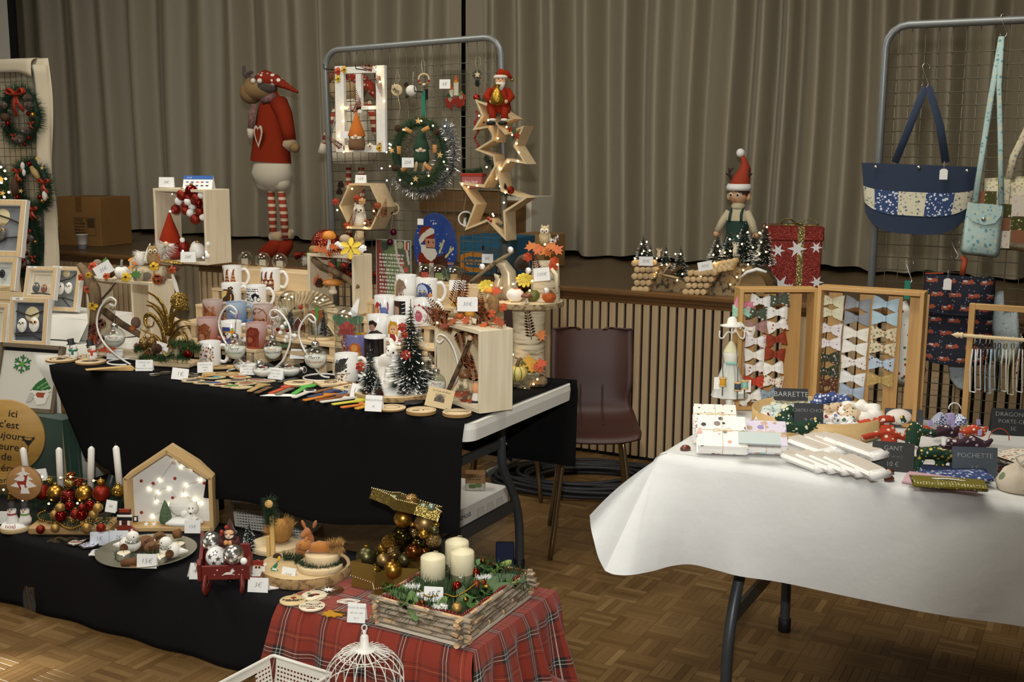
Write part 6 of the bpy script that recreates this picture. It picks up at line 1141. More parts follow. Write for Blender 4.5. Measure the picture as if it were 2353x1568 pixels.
for(x,y,L_,a)in((1040,700,85,.35),(1060,690,100,.25),(1030,738,60,-1.1),(1075,745,70,2.5),(1052,760,55,2.7),(1078,850,55,.1),(1088,880,60,0),(1062,840,40,.9),(1010,735,50,-.9),(1090,720,40,.8),(1048,712,95,.5),(1025,742,80,-.6),(1092,748,60,1.3),(1120,742,55,-.4),(1045,752,75,-1.4),(1100,728,70,.2)):pc_('fern_sprig',gfe(u*L_,u*15),P('8a4a22',.7,var=.2),x,y,0,RY(a))
for(x,y,a,c)in((1090,755,.3,'a8481c'),(1110,748,1.5,'b8561e'),(1070,735,2,'b04a1c'),(1085,918,.4,'9a3c18'),(1065,922,1.2,'8a3a1a'),(1050,905,2.4,'9c4018'),(1068,905,.9,'7a3018'),(1085,930,2.,'a85a2a'),(1040,738,1.1,'9a4a1e'),(1130,757,.6,'a85220'),(1150,742,2.2,'8a3c18'),(1105,762,-.4,'b3602a'),(1020,748,.2,'7a3418')):pc_('leaf',glf(u*15),P(c,.7),x,y,-.02,RX(.7)@RZ(a))
for(x,y)in((1055,900),(1062,890),(1068,912),(1080,905),(1040,740),(1125,760),(1100,765)):pc_('moss',bld([(-.01,0,0),(.01,0,0)],.006,130,.014,.0009,int(x+y)),P('8a8468',.95),x,y,-.01)
for(x,y,r_)in((1128,720,12),(1155,705,12),(1140,735,10)):pc_('orange_flower',gfl(u*r_,6,.5),P('b54e1e',.7),x,y,0,RX(1.))
pc_('small_pumpkin',g_pumpkin(u*10),ORNG,1057,727,0);pc_('snail_shell',G().sph(u*7,(0,0,0),10),P('d9b89a',.5),1080,777,-.03);o=pc_('gnome_figure',G().sph(u*13,(0,0,0),12,(.8,.8,1.1)),P('d99a6a',.6),1094,893,-.02);pt('striped_body',G().la([(u*9,-u*40),(u*11,-u*25),(u*7,-u*10)],12),P('dcd6ce',.7),o);pt('dark_band',G().la([(u*10.2,-u*34),(u*11.3,-u*28)],12),P('2a2222',.7),o)
for s_,x,y in((0,1128,728),):
 o=pc_('squirrel',G().la([(0,0),(u*15,u*3),(u*17,u*16),(u*11,u*30),(0,u*36)],14),P('a07a4e',.9,var=.25,vs=90,bump=.6,bs=150),x-12,y,.03);pt('head',G().sph(u*11,(-u*8,0,u*36),12,(1.2,.9,1)),P('a07a4e',.9,var=.25,vs=90,bump=.6,bs=150),o);pt('bushy_tail',G().tu([(u*12,0,u*4),(u*24,0,u*16),(u*22,0,u*38),(u*10,0,u*48)],[u*7,u*12,u*13,u*7],10),P('8c6a40',.95,var=.25,vs=90,bump=.8,bs=150),o);pt('eye',G().sph(u*1.8,(-u*14,-u*8,u*38),6),BLACK,o);pt('acorn',G().sph(u*7,(-u*2,-u*15,u*10),10),P('8a8478',.8),o)
pl2=pc_('wood_slice',G().cyl(u*34,.008,n=18),SLICE,1130,752,.03)
card('30€',Vc((aty(1074,716,Yc-.04).x,Yc-.04,aty(1074,716,Yc-.04).z)),FC,.066,.046,'white 30 euro card among the mushrooms on the sideways crate',.08,size=.019)
lights(t,[IV@aty(x,y,Yc)+A for x,y in((1005,742),(1015,752))],.0035)
C0=tb(1214,878);u=S(1,C0);t=tg_('birch_display','birch trunk with a round tray of owls and pumpkins and autumn leaves, 100 euro','centrepiece',C0);Yb=C0.y;Wb=lambda x,y,d=0:aty(x,y,Yb+d)
s=N('birch_bark');s.b.inputs['Roughness'].default_value=.8;n1=s.n('TexNoise');n1.inputs['Scale'].default_value=1;n1.inputs['Detail'].default_value=5;s.l(s.coord('Object',(14,14,90)),n1.inputs[0]);r_=s.ramp([(.3,'3a3226'),(.38,'a8987a'),(.5,'d2c4a4'),(.8,'ddd2b6')]);s.l(n1.outputs[0],r_.inputs[0]);s.l(r_.outputs[0],s.b.inputs['Base Color']);s.bump(n1.outputs[0],.4,.002);BIRCH=s.m
hT=Wb(1214,703).z-C0.z;pt('birch_trunk',G().la([(u*40,0),(u*37,hT*.3),(u*36,hT*.7),(u*39,hT)],24),BIRCH,t)
pt('wood_tray',G().la([(0,hT),(u*78,hT),(u*83,hT+u*4),(u*82,hT+u*13),(0,hT+u*14)],32,(-u*6,0,0)),SLICE,t);pt('bark_edge',G().la([(u*83.5,hT+u*1),(u*85,hT+u*7),(u*83.5,hT+u*13)],32,(-u*6,0,0)),BARK('a8946e','6e5c40',60),t)
pt('base_log',G().box(u*110,u*60,u*24,(u*-18,-u*34,u*12),bev=u*8),BARK('7d6c50','4a3d2c',40),t,RZ(FC+.1));zt2=C0.z+hT+u*14
o=put(t,'birch_log',G().la([(u*34,0),(u*32,u*60),(u*30,u*88),(0,u*90)],20),BIRCH,Vc((Wb(1248,600).x,Yb+.02,zt2)))
owl(t,Vc((Wb(1246,560).x,Yb+.02,Wb(1246,562).z)),u*42,FC-.15,P('b9a47c',.6,var=.2,vs=80,bump=.5,bs=160),'e9e0cc')
for k,(x,y,a)in enu(((1222,565,.4),(1235,572,1.2),(1268,566,-.5),(1280,572,-1.),(1255,578,2.2))):put(t,'maple_leaf',glf(u*19),ORNG if k%2 else P('b8641e',.6),Wb(x,y,-.03),FR@RX(.7)@RZ(a))
for(x,y)in((1213,590),(1274,600),(1271,612)):put(t,'orange_flower',gfl(u*12,6,.5),P('b5481c',.7),Wb(x,y,-.04),FR@RX(1.2))
put(t,'white_coral',bld([(0,0,0),(u*20,0,u*10)],u*4,60,u*8,.0012,5),SNOW,Wb(1263,556,-.02),FR);put(t,'fern_sprig',gfe(u*60,u*10),P('7a2c20',.7),Wb(1238,634,-.05),FR@RY(-.25));put(t,'fern_sprig',gfe(u*95,u*11),P('5c2420',.6),Wb(1221,780,-.075),FR@RY(-.15)@RX(0))
o=put(t,'pumpkin',g_pumpkin(u*20),P('efe9de',.6),Vc((Wb(1205,660).x,Yb-.07,zt2+u*15)),FR);pt('pumpkin_stalk',G().tu([(0,0,u*12),(0,0,u*26),(u*3,0,u*30)],[u*4,u*3,u*3],7),P('8f989c',.7),o)
put(t,'green_gourd',g_pumpkin(u*18),P('5c5f26',.5),Vc((Wb(1234,650).x,Yb-.03,zt2+u*14)));put(t,'orange_pumpkin',g_pumpkin(u*16),ORNG,Vc((Wb(1268,658).x,Yb-.02,zt2+u*12)))
for(x,y,r_,dd)in((1205,640,22,-.03),(1118,655,21,-.06)):
 o=put(t,'yellow_flower',gfl(u*r_,11,.3,.25),P('e0c84a',.6),Wb(x,y,dd),FR@RX(.8)@RZ(.2))
mush(t,Vc((Wb(1240,680).x,Yb-.1,zt2)),u*24,u*13,P('7a4630',.5));mush(t,Vc((Wb(1150,675).x,Yb-.09,zt2)),u*28,u*11,P('d08a2c',.5))
RES=P('b5a88c',.35,.2);o=put(t,'resin_bird_pair',G().tu([(0,0,0),(u*4,0,u*30),(u*2,0,u*60),(-u*10,0,u*78),(-u*30,0,u*84)],[u*22,u*20,u*17,u*13,u*3],14),RES,Vc((Wb(1172,672).x,Yb-.02,zt2)),FR);pt('small_bird',G().tu([(-u*22,-u*4,0),(-u*24,-u*6,u*26),(-u*18,-u*8,u*48),(-u*30,-u*10,u*58)],[u*14,u*12,u*10,u*2],12),RES,o);pt('eye',G().sph(u*2,(-u*17,-u*17,u*52),6),BLACK,o)
pt('perch_twig',G().tu([tpl(Wb(x,y,d)-C0)for x,y,d in((1080,650,-.06),(1110,625,-.05),(1135,605,-.05),(1160,590,-.04),(1180,578,-.03))],[u*4,u*4,u*4.5,u*4,u*3],8),BARK('8a7a5c','5c4c38',60),t)
for(x,y)in((1108,613),(1173,574),(1214,622),(1255,668)):
 o=put(t,'tiny_bird',G().sph(u*7,(0,0,0),10,(1,.9,1)),SNOW,Wb(x,y,-.055));pt('beak',G().la([(u*1.6,0),(0,-u*3)],6,(-u*1,-u*6,0)),P('c98a4a',.6),o);pt('eye',G().sph(u*1.2,(-u*2.5,-u*6,u*2),6),BLACK,o)
put(t,'pine_cone',gco(u*34,u*18),P('5a4836',.8),Wb(1200,618,.03),FR@RX(.5));
for(x,y)in((1175,672),(1182,685),(1160,690),(1268,672),(1150,690),(1195,682)):put(t,'dried_burr',bld([(0,0,0),(.002,0,.002)],u*5,110,u*8,.0008,int(x)),P('8c6640',.9),Wb(x,y,-.06))
pt('pale_twig',G().tu([tpl(Wb(x,y,-.05)-C0)for x,y in((1267,618),(1278,632),(1280,672))],[u*4,u*5,u*4],8),P('d9cba8',.7),t)
for(x,y,a,c)in((1140,668,.4,'a8441c'),(1186,672,1.4,'b5521e'),(1215,832,.1,'d09a24'),(1226,845,.5,'c9861e'),(1238,845,-.6,'b8521c'),(1243,835,.3,'c0481a'),(1243,770,1.5,'b5621e')):put(t,'maple_leaf',glf(u*(22 if y==832 else 16)),P(c,.6),Wb(x,y,-.075 if y>700 else-.08),FR@RX(1.1)@RZ(a))
s=N('striped_gourd');s.b.inputs['Roughness'].default_value=.5;wv=s.n('TexGradient',gradient_type='RADIAL');s.l(s.coord(),wv.inputs[0]);rr=s.ramp([(0,'dcc66a'),(.78,'d9c47a'),(.86,'6a7a2c')],'EASE');s.l(s.math('FRACT',s.math('MULTIPLY',wv.outputs[1],9.)),rr.inputs[0]);s.l(rr.outputs[0],s.b.inputs['Base Color'])
o=put(t,'striped_pumpkin',g_pumpkin(u*24),s.m,Wb(1188,858,-.1),FR);pt('pumpkin_stalk',G().tu([(0,0,u*16),(u*4,0,u*30),(u*10,0,u*34)],[u*5,u*4,u*3],7),P('6e5a36',.7),o);put(t,'green_gourd',G().tu([(0,0,0),(u*18,0,-u*14),(u*34,0,-u*14)],[u*5,u*11,u*12],12),P('5a5a20',.45),Wb(1198,832,-.08),FR)
for(x,y)in((1205,868),(1220,872),(1232,866),(1195,885),(1212,886)):put(t,'moss',bld([(-.01,0,0),(.01,0,0)],.008,170,.016,.0009,int(x)),P('948c70',.95),Wb(x,y,-.1))
lights(t,[Wb(x,y,-.09)for x,y in((1129,656),(1152,662),(1179,653),(1252,562),(1223,646),(1217,668),(1172,697),(1207,850),(1226,883),(1235,872),(1206,894),(1180,902),(1178,815),(1281,608))],.0036,EMIT('ffb860',22),[Wb(x,y,-.085)for x,y in((1126,656),(1152,662),(1179,653),(1200,648),(1223,646))])
card('100€',Wb(1246,646,-.075),FC-.1,.056,.046,'white 100 euro card on the birch trunk tray',.05,roll=-.1,size=.017)
def leafmag(label,x,y,L_,rz,c,base='d6c294',dark='1e1a18'):
 P_=tb(x,y);u=S(1,P_);t=tg_('leaf_magnet',label,'magnet',P_,FC+rz,'leaf shaped magnets');l=u*L_;poly=[(-1,0),(-.8,.22),(-.35,.42),(.2,.45),(.65,.28),(1,.02),(.65,-.26),(.2,-.44),(-.35,-.42),(-.8,-.22)]
 pt('wooden_leaf',G().pm([(a*l,b*l*1.15)for a,b in poly],.004),P(base,.7),t);sh=[('e',.5,.5,.36,.42,c),('n',int(x),8,.05,[dark],(.3,.3,.7,.7))]if c else[('n',int(x),14,.035,[dark],(.25,.2,.8,.8)),('o',.4,.45,.2,.03,dark)]
 decal('printed_picture',t,sh,26,18,lambda a,b:((a-.5)*l*1.8,(b-.5)*l*.9,.0044),2)
for x,y,rz,c,lb in((444,877,.2,'3a3454','dusk purple'),(470,881,.15,'4a4a3a','olive grey'),(492,882,.1,'2e4a8a','cobalt blue'),(508,886,.2,'6a2c1e','rust red'),(532,889,.15,'5a8a3a','grass green'),(556,892,.2,None,'black dotted'),(476,868,.2,'b87a2a','amber orange'),(492,869,.2,'4a9a9e','turquoise'),(520,877,.2,None,'sketched pale'),(546,876,.1,'4a403c','charcoal'),(566,883,.15,'9a5a4a','pink and white'),(590,875,.1,'8a5a4a','brown rimmed'),(552,868,-.1,'b85a2a','orange patterned'),(432,870,.2,'8a7a5a','plain sandy'),(608,877,0,'b08a8a','rose pink')):
 leafmag('leaf shaped wooden magnet with '+('an ' if lb[0]in 'ao' else 'a ')+lb+' picture',x,y,26,rz,c)
STP=[(-1,-.5),(-.98,.5),(-.5,1),(.5,1),(1,.6),(1,-.6),(.5,-1),(-.5,-1)]
def pagestick(label,x0,y0,x1,y1,c,head=None,hw=.018):
 A,B=tb(x0,y0),tb(x1,y1);d=B-A;L_=d.length;t=tg_('page_stick',label,'page marker',A+Vc((0,0,.003*(.5+.5*sin(x0)))),math.atan2(d.y,d.x),'page marker sticks');w_=.011;m=P(c,.55,var=.08,vs=60)
 hl=min(.045,L_*.4);pt('stick',G().pm([(0,-w_*.5),(w_*.5,-w_*.95),(L_-hl*.4,-w_*.95),(L_-hl*.4,w_*.95),(w_*.5,w_*.95),(0,w_*.5)],.003),m,t)
 r=random.Random(int(x0*7+y0))
 if head=='round':pt('carved_head',G().cyl(hl*.7,.005,(L_,0,0),20),m,t)
 elif head=='skull':pt('carved_head',G().cyl(hl*.5,.005,(L_,0,0),18),m,t);pt('black_mark',G().cyl(hl*.36,.001,(L_,0,.005),14),BLACK,t)
 elif head=='fin':pt('carved_head',G().pm([(L_-hl,-.01),(L_-hl*.2,.03),(L_,.012),(L_+hl*.6,-.008),(L_-hl,-.012)],.005),m,t)
 elif head=='fish':pt('carved_head',G().pm([(L_-hl,-.012),(L_-hl*.4,-.02),(L_+hl*.3,-.012),(L_+hl*.7,-.02),(L_+hl*.6,.018),(L_+hl*.2,.012),(L_-hl*.4,.02)],.006),m,t)
 elif head=='bell':pt('carved_head',G().pm([(L_-hl,-.014),(L_-hl*.2,-.02),(L_,-.026),(L_+.006,.026),(L_-hl*.2,.018),(L_-hl,.014)],.005),m,t)
for(x0,y0,x1,y1,c,hd,lb)in((572,902,606,886,'b89a66','bell','camel brown page marker with a bell shaped head'),(588,905,626,889,'6e5236',None,'chocolate brown page marker beside the camel one'),(620,906,662,890,'c4502a','fish','orange red page marker with a carved head'),(636,910,676,893,'7a7664',None,'grey page marker on the white sheet'),(675,908,706,889,'5ab04a','round','green page marker with a big round head'),(674,917,712,902,'d9d4c8','skull','white page marker with a black moon mark'),(720,904,796,885,'8a5c2e','fish','long caramel brown page marker on the boards'),(708,914,760,902,'3e4466','fish','navy blue page marker with a carved head'),(697,922,762,909,'d2802a','fin','orange page marker with a pointed fin head'),(726,923,792,912,'8c5028','fish','rusty glitter page marker under the orange one'),(736,927,806,918,'dcd8cc','fin','thin white page marker with an arrow head'),(770,910,806,901,'4a6e8c','fish','blue glitter page marker by the tilted card'),(763,932,836,922,'d6cc4a','fish','lemon yellow page marker with a bumpy head'),(783,938,842,930,'d2742a','fin','bright orange page marker left of the marque page card'),(817,942,846,935,'d09a2e','fish','mustard page marker half hidden by the marque page card'),(680,884,716,876,'2c2a26',None,'black page marker on the round coasters'),(640,880,690,868,'3e4038',None,'dark olive page marker behind the green one'),(893,944,950,928,'26211f','round','black page marker with a round head by the photo stand')):pagestick(lb,x0,y0,x1,y1,c,hd)
so_('paper_sheet',G().pm([(-.055,-.012),(.06,-.018),(.064,.02),(-.03,.016)],.0012),PAPER,'white paper sheet under the grey page marker','paper',tb(636,909),FC)
for(x,y,w_,d_,rz,lb)in((760,883,.1,.085,.5,'square wood coaster with a burnt wreath right of the black marker'),(805,895,.085,.085,.9,'square wood coaster partly under the tilted white card')):
 t=tg_('wood_coaster',lb,'coaster',tb(x,y),FC+rz);pt('wood_board',G().box(w_,d_,.008,(0,0,.004),bev=.001),SLICE,t);decal('burnt_design',t,[('o',.5,.5,.3,.06,DK),('n',3,20,.04,[DK],(.25,.25,.75,.75))],36,30,flatxy(w_*.9,d_*.9,.0085),w_/d_)
slice_disc('round wood coaster with a burnt bird under the black marker',tb(686,884),.052,.008,[('e',.55,.55,.2,.1,DK),('c',.35,.6,.08,DK),('l',.3,.35,.7,.35,.04,DK)])
slice_disc('round wood coaster with burnt straight lines beside the photo stand',tb(968,949),.048,.011,[('r',.2,.3,.45,.4,DK),('l',.3,.7,.5,.6,.03,DK),('r',.55,.35,.6,.5,DK),('l',.6,.55,.8,.5,.03,DK),('o',.5,.5,.47,.02,'8a6a3a')])
t=slice_disc('round wood coaster lettered chocolat at the table corner',tb(1050,954),.046,.011,[('o',.5,.5,.44,.02,DK)]);text('Chocolat',t,.018,T(0,0,.0118),DK)
slice_disc('round wood coaster under the photo stand leaflet',tb(900,940),.046,.006,[('o',.5,.5,.3,.03,DK)])
for(x,y,rz,lb)in((462,838,.15,'wooden paddle board burnt with Mon lettering behind the coaster card'),(507,846,.2,'wooden paddle board right of the coaster card'),(510,862,.1,'oval wooden paddle with a burnt bird behind the leaf magnets')):
 t=tg_('wooden_paddle',lb,'wooden board',tb(x,y),FC+rz);pt('board',G().pm([(-.07,-.02),(0,-.028),(.06,-.022),(.075,0),(.06,.022),(0,.028),(-.07,.02)],.007),WOOD('b8935a','c9a871',0,20,.7),t);text('Mon\nBonheur',t,.02,T(-.01,0,.0074),DK)if 'Mon' in lb else decal('burnt_design',t,[('e',.5,.5,.25,.3,DK),('e',.5,.45,.15,.2,None)],30,12,flatxy(.1,.04,.0074),2.5)
g=G()
for k in rng(24):a=RN.uniform(0,6.3);g.tu([(RN.uniform(-.035,.035)+.011*cos(b),RN.uniform(-0,0)+RN.uniform(-.02,.02)*0+.011*sin(b)*.8+.02*sin(a),.004+.002*(k%4))for b in[2*PI*q/9 for q in rng(9)]],.001,4,True)
so_('key_rings',g,P('a9a294',.25,.9),'little heap of metal key rings in front of the paddles','key rings',tb(432,866),0,kind='stuff')
for(x,y,lb)in((356,862,'clear acrylic key ring disc right of the porte cle card'),(380,858,'clear acrylic key ring disc before the gold board')):
 t=so_('key_ring',G().cyl(.02,.004,n=20),GLASS('e8e8e4',1.6),lb,'key ring',tb(x,y),FC,'acrylic key rings')
P_=tb(1005,938);t=tg_('leaflet_stand','cream leaflet with a small photograph on a wire easel by the coasters','leaflet',P_,FC-.15);M=RY(.18)@RX(-.45);pt('leaflet',G().box(.088,.004,.066,(0,0,.033)),P('cfb88c',.7),t,M);decal('photograph',t,[('bg','a8977a'),('r',0,0,1,.4,'4e4434'),('p',[(.15,.3),(.15,.7),(.5,.95),(.85,.7),(.85,.3)],'5c4e3a'),('r',.4,.3,.6,.6,'2e2820')],16,14,lambda a,b:(M@Vc(((a-.5)*.034,-.0025,.02+b*.028))),1.2);text('Le Coin du Bois',t,.009,M@T(0,-.0024,.056)@UPR,'5a4a30');pt('wire_easel',G().tu([(-.03,-.01,.002),(-.03,.03,.002),(0,.045,.05),(.03,.03,.002),(.03,-.01,.002)],.0014,5),P('a9a9a4',.3,.9),t)
# low bench in front
ZL=.25
bn=tg_('low_bench','low wooden bench hidden under the black cloth in front','bench',(-2.55,2.7,0));pt('bench_top',G().box(2.15,.42,.03,(0,0,.232)),WOOD('8a6a42','a07c50',0),bn)
for sx in(-1,1):
 for sy in(-1,1):pt('leg',G().box(.05,.05,.217,(sx*1.,sy*.17,.1085)),WOOD('8a6a42','a07c50',2),bn)
g=G();x0,x1=-3.75,-2.05
g.grid(lambda u,v:(x0+u*(x1-x0),2.468+v*.45,ZL),20,8)
g.grid(lambda u,v:(x0+u*(x1-x0)+.02*v,2.468-.008*min(1,v*6)-.006*v*(1+sin(u*40))-.006*v,ZL-v*(ZL-.003)),60,10)
o=so_('bench_cloth',g,P('131114',1,spec=.25,bump=.15,bs=900),'black cloth hanging from the low bench to the parquet','tablecloth');o.modifiers.new('thickness','SOLIDIFY').thickness=.002
s=N('tartan_cloth');s.b.inputs['Roughness'].default_value=.85;s.b.inputs['Sheen Weight'].default_value=.2
uvn=s.n('UVMap');sp=s.n('SeparateXYZ');s.l(uvn.outputs[0],sp.inputs[0])
st=[(0,'86280f'),(.2,'30100e'),(.225,'1c1416'),(.27,'d8d0c0'),(.285,'141418'),(.33,'141418'),(.345,'d8d0c0'),(.36,'1c1416'),(.405,'30100e'),(.43,'86280f'),(.63,'4c1812'),(.655,'86280f'),(.7,'b8926a'),(.708,'86280f'),(.76,'4c1812'),(.785,'8a2a18')]
outs=[]
for k in rng(2):
 r_=s.ramp(st[:16],'CONSTANT');s.l(s.math('FRACT',s.math('DIVIDE',sp.outputs[k],.135)),r_.inputs[0]);outs.append(r_.outputs[0])
mx=s.n('Mix',data_type='RGBA');mx.inputs[0].default_value=.5;s.l(outs[0],mx.inputs[6]);s.l(outs[1],mx.inputs[7]);s.l(mx.outputs[2],s.b.inputs['Base Color']);TART=s.m
def cloth_uv(name,label,cat,patches,m):
 v,f,uv=[],[],[]
 for fn,nu,nv in patches:
  n0=len(v)
  for j in rng(nv+1):
   for i in rng(nu+1):p_,q_=fn(i/nu,j/nv);v.append(p_);uv.append(q_)
  f+=[(n0+j*(nu+1)+i,n0+j*(nu+1)+i+1,n0+(j+1)*(nu+1)+i+1,n0+(j+1)*(nu+1)+i)for j in rng(nv)for i in rng(nu)]
 me=bpy.data.meshes.new(name);me.from_pydata([tpl(p_)for p_ in v],[],f);me.materials.append(m);me.polygons.foreach_set('use_smooth',[True]*len(f))
 l=me.uv_layers.new(name='UVMap');l.data.foreach_set('uv',[c for lp in me.loops for c in uv[lp.vertex_index]])
 o=link(name,me);return tag(o,label,cat)
px0,px1,py0,py1,pz=-2.1,-1.435,2.44,2.935,ZL+.004
def pl_top(u,v):return(px0+u*(px1-px0),py0+v*(py1-py0),pz),(u*.665,.3+v*.5)
def pl_front(u,v):
 x=px0+u*(px1-px0);flare=.14*v*max(0,u-.8)*5
 return(x+flare*.6-.05*v*max(0,.15-u)*6,py0-.012*min(1,v*8)-.05*v-(.016*sin(u*21)+.012*sin(u*47+1))*v-flare*.45,max(.004,pz-v*(pz-.002))),(u*.665,.3-v*.25)
def pl_side(u,v):
 y=py0+u*(py1-py0);return(px1+(.012*min(1,v*8))+(.05+.03*sin(u*23)+.018*sin(u*51))*v+.1*v*v*max(0,.4-u),y-(.012*min(1,v*8)+.12*v)*(1-u)**3,max(.004,pz-v*(pz-.002)+.03*v*(1-v)*sin(u*15))),(.665+v*.25,.3+u*.5)
def pl_pool(u,v):
 a=u*PI*1.1-.9;R_=.06+.11*v;return(px1+.05+R_*cos(a)*.9,py0+.16+R_*1.6*sin(a),.006+.05*sin(v*PI)*(1+.4*sin(u*17))),(.9+v*.2,u*.5)
cloth_uv('tartan_cloth','red tartan cloth covering the right end of the low bench','tablecloth',[(pl_top,14,10),(pl_front,60,14),(pl_side,50,14),(pl_pool,30,8)],TART)
lb=lambda x,y,z=0:at(x,y,ZL+.002+z)
B0=lb(140,1165);t=tg_('candle_garland','fir garland with four white candles and red and gold baubles','centrepiece',B0);YA=B0.y;Wa=lambda x,y,d=0:aty(x,y,YA+d);u=S(1,B0);WAX=P('efece4',.5,trans=.15)
for k,(x0_,y0_,x1_,y1_)in enu(((63,1085,52,1028),(141,1128,135,1028),(208,1118,210,1026),(277,1118,266,1024))):
 a,b=Wa(x0_,y0_+16),Wa(x1_,y1_);d=b-a;L_=d.length
 c=pt('candle',G().la([(0,0),(u*7.5,0),(u*7.2,L_-u*6),(u*3,L_-u*1),(0,L_)],16),WAX,t,aim(a-B0,d));pt('wick',G().tu([(0,0,L_),(u*1,0,L_+u*3),(-u*1,0,L_+u*6)],u*.6,5),P('4a4038',.9),c)
gp=[Wa(x,y,d)-B0 for x,y,d in((-60,1150,0),(0,1150,-.02),(60,1160,0),(130,1155,0),(200,1150,.02),(280,1140,.05))]
FIR=P('22391f',.8);pt('pine_needles',bld(gp,u*20,3600,u*26,.0011,7),FIR,t,kind='stuff');gp2=[Wa(x,y,d)-B0 for x,y,d in((-60,1185,-.08),(0,1180,-.08),(60,1180,-.06),(100,1178,-.05))];pt('pine_needles',bld(gp2,u*18,1800,u*24,.0011,8),FIR,t,kind='stuff');pt('pine_needles',bld([Wa(x,1125,.04)-B0 for x in(110,180,290)],u*10,1100,u*22,.0011,9),FIR,t,kind='stuff')
for(x,y,r_,m)in((97,1131,18,REDM),(128,1134,20,GOLD),(158,1142,19,GLIT('7a1a10',500)),(194,1135,20,GOLD),(233,1134,19,REDM),(272,1128,14,GLIT('b08a34',300)),(115,1106,9,GLIT('8a7a3a',500)),(161,1110,13,GLIT('b8a060',400)),(232,1108,8,GOLD)):ball(t,Wa(x,y,-.05),u*r_,m)
for(x,y,r_,m)in((182,1108,9,GLIT('8e2016',500)),(163,1094,9,GLIT('a05a20',500)),(28,1140,9,GLIT('b88a30',400))):
 o=put(t,'tiny_parcel',G().box(u*r_*1.7,u*r_*1.7,u*r_*1.7,bev=.001),m,Wa(x,y,-.05),FR@RY(.2));pt('parcel_ribbon',G().box(u*3,u*r_*1.75,u*r_*1.75),GOLD,o)
lights(t,[Wa(x,y,-.08)for x,y in((139,1098),(215,1105),(8,1126),(52,1150),(112,1158),(178,1157),(162,1096),(97,1096))],.0035,None,[Wa(x,y,-.075)for x,y in((112,1095),(139,1098),(162,1096),(215,1104),(240,1104))])
card('6€',lb(84,1125,0)*1 if False else Wa(92,1106,0),FC,u*34,u*28,'white card behind the wooden tree slice in the garland',.15,size=.014,roll=-.12)
B0=lb(165,1225);t=tg_('bauble_board','pale board with red and gold baubles and a gold bead chain','centrepiece',B0);YA=B0.y;Wa=lambda x,y,d=0:aty(x,y,YA+d);u=S(1,B0)
pt('board',G().box(u*186,u*80,u*20,(0,u*20,u*10),bev=u*4),WOOD('b08a58','c4a070',0,10,.6),t,RZ(FC));
for(x,y)in((112,1188),(243,1185)):put(t,'candle_cup',G().la([(0,0),(u*13,0),(u*14,u*4),(u*12,u*4),(0,u*2)],18),P('2e2a24',.4,.6),Wa(x,y,.03),FR)
for(x,y,r_,m)in((138,1167,11,GOLDM),(160,1163,11,REDS),(207,1162,12,REDS),(188,1166,8,REDM),(225,1167,11,GOLDM),(126,1183,11,GOLDM),(140,1187,14,REDS),(174,1182,12,REDM),(188,1184,13,REDS),(215,1182,11,GOLDM),(166,1194,9,GLIT('b09a5a',400)),(93,1217,10,REDM),(127,1214,10,GOLDM),(199,1212,10,GOLDM),(232,1213,10,REDM)):ball(t,Wa(x,y,-.045 if y<1205 else-.075),u*r_,m,name='bauble')
bp=spl([Wa(x,y,d)-B0 for x,y,d in((104,1174,.03),(88,1182,0),(92,1194,-.04),(115,1200,-.05),(135,1202,-.05),(148,1212,-.07),(165,1215,-.075),(185,1208,-.07),(200,1199,-.05),(228,1196,-.03),(252,1190,0))],5);g=G()
for p_ in bp:g.sph(u*2.2,tpl(p_),7)
pt('bead_chain',g,GOLD,t,kind='stuff');pt('pine_needles',bld([Wa(x,y,-.02)-B0 for x,y in((70,1200),(120,1192),(180,1204),(255,1196))],u*12,1500,u*17,.001,3),FIR,t,kind='stuff');pt('gold_bow',G().tu([(-u*10,0,u*6),(0,0,0),(u*10,0,u*6),(u*4,0,-u*8)],u*2.5,6,flat=.4),GOLD,t,off(t,Wa(180,1203,-.06)))
card('8€',Wa(253,1178,0),FC,u*24,u*27,'small white card at the right end of the bauble board',.2,size=.012,roll=.15)
B0=lb(48,1208);YA=B0.y;u=S(1,B0);t=tg_('painted_slice','round wood slice on a stick painted with a white fir and red deer','ornament',aty(57,1110,YA));C1=t.location
pt('wood_disc',G().cyl(u*40,.008,n=32,M=FR@UPR),WOOD('a87a48','b88a58',0,20,.6),t);pt('bark_edge',G().la([(u*40.5,0),(u*41.5,.004),(u*40.5,.008)],32,M=FR@UPR),BARK('8a6a48','5a4630',60),t);pt('stick',G().tu([(0,.004,-u*38),(-u*6,.004,-u*98)],u*2,6),PINEW,t,FR)
decal('painted_picture',t,[('p',[(.46,.98),(.54,.98),(.56,.86),(.72,.78),(.6,.76),(.8,.62),(.66,.6),(.9,.42),(.62,.36),(.66,.2),(.38,.2),(.42,.36),(.08,.42),(.34,.58),(.2,.62),(.4,.74),(.28,.78),(.46,.86)],'efece6'),('p',[(.3,.56),(.5,.58),(.54,.66),(.5,.76),(.58,.74),(.66,.82),(.62,.7),(.58,.54),(.56,.44),(.6,.38),(.54,.36),(.5,.46),(.38,.46),(.42,.34),(.36,.34),(.32,.46),(.26,.56)],'9a2e22')],56,56,lambda a,b:(FR@Vc(((a-.5)*u*74,-.0088,(b-.5)*u*78))),1)
B0=lb(36,1218);u=S(1,B0);t=tg_('snowmen_slice','two little snowmen on a snowy wood slice with a red noel word','figurine',B0,FC);pt('wood_slice',G().cyl(u*33,u*11,n=24),SLICE,t);pt('snow',G().la([(u*31,u*11),(u*28,u*17),(0,u*19)],24),SNOW,t);text('noel',t,u*14,T(u*2,-u*30,u*18)@UPR,'b0342a')
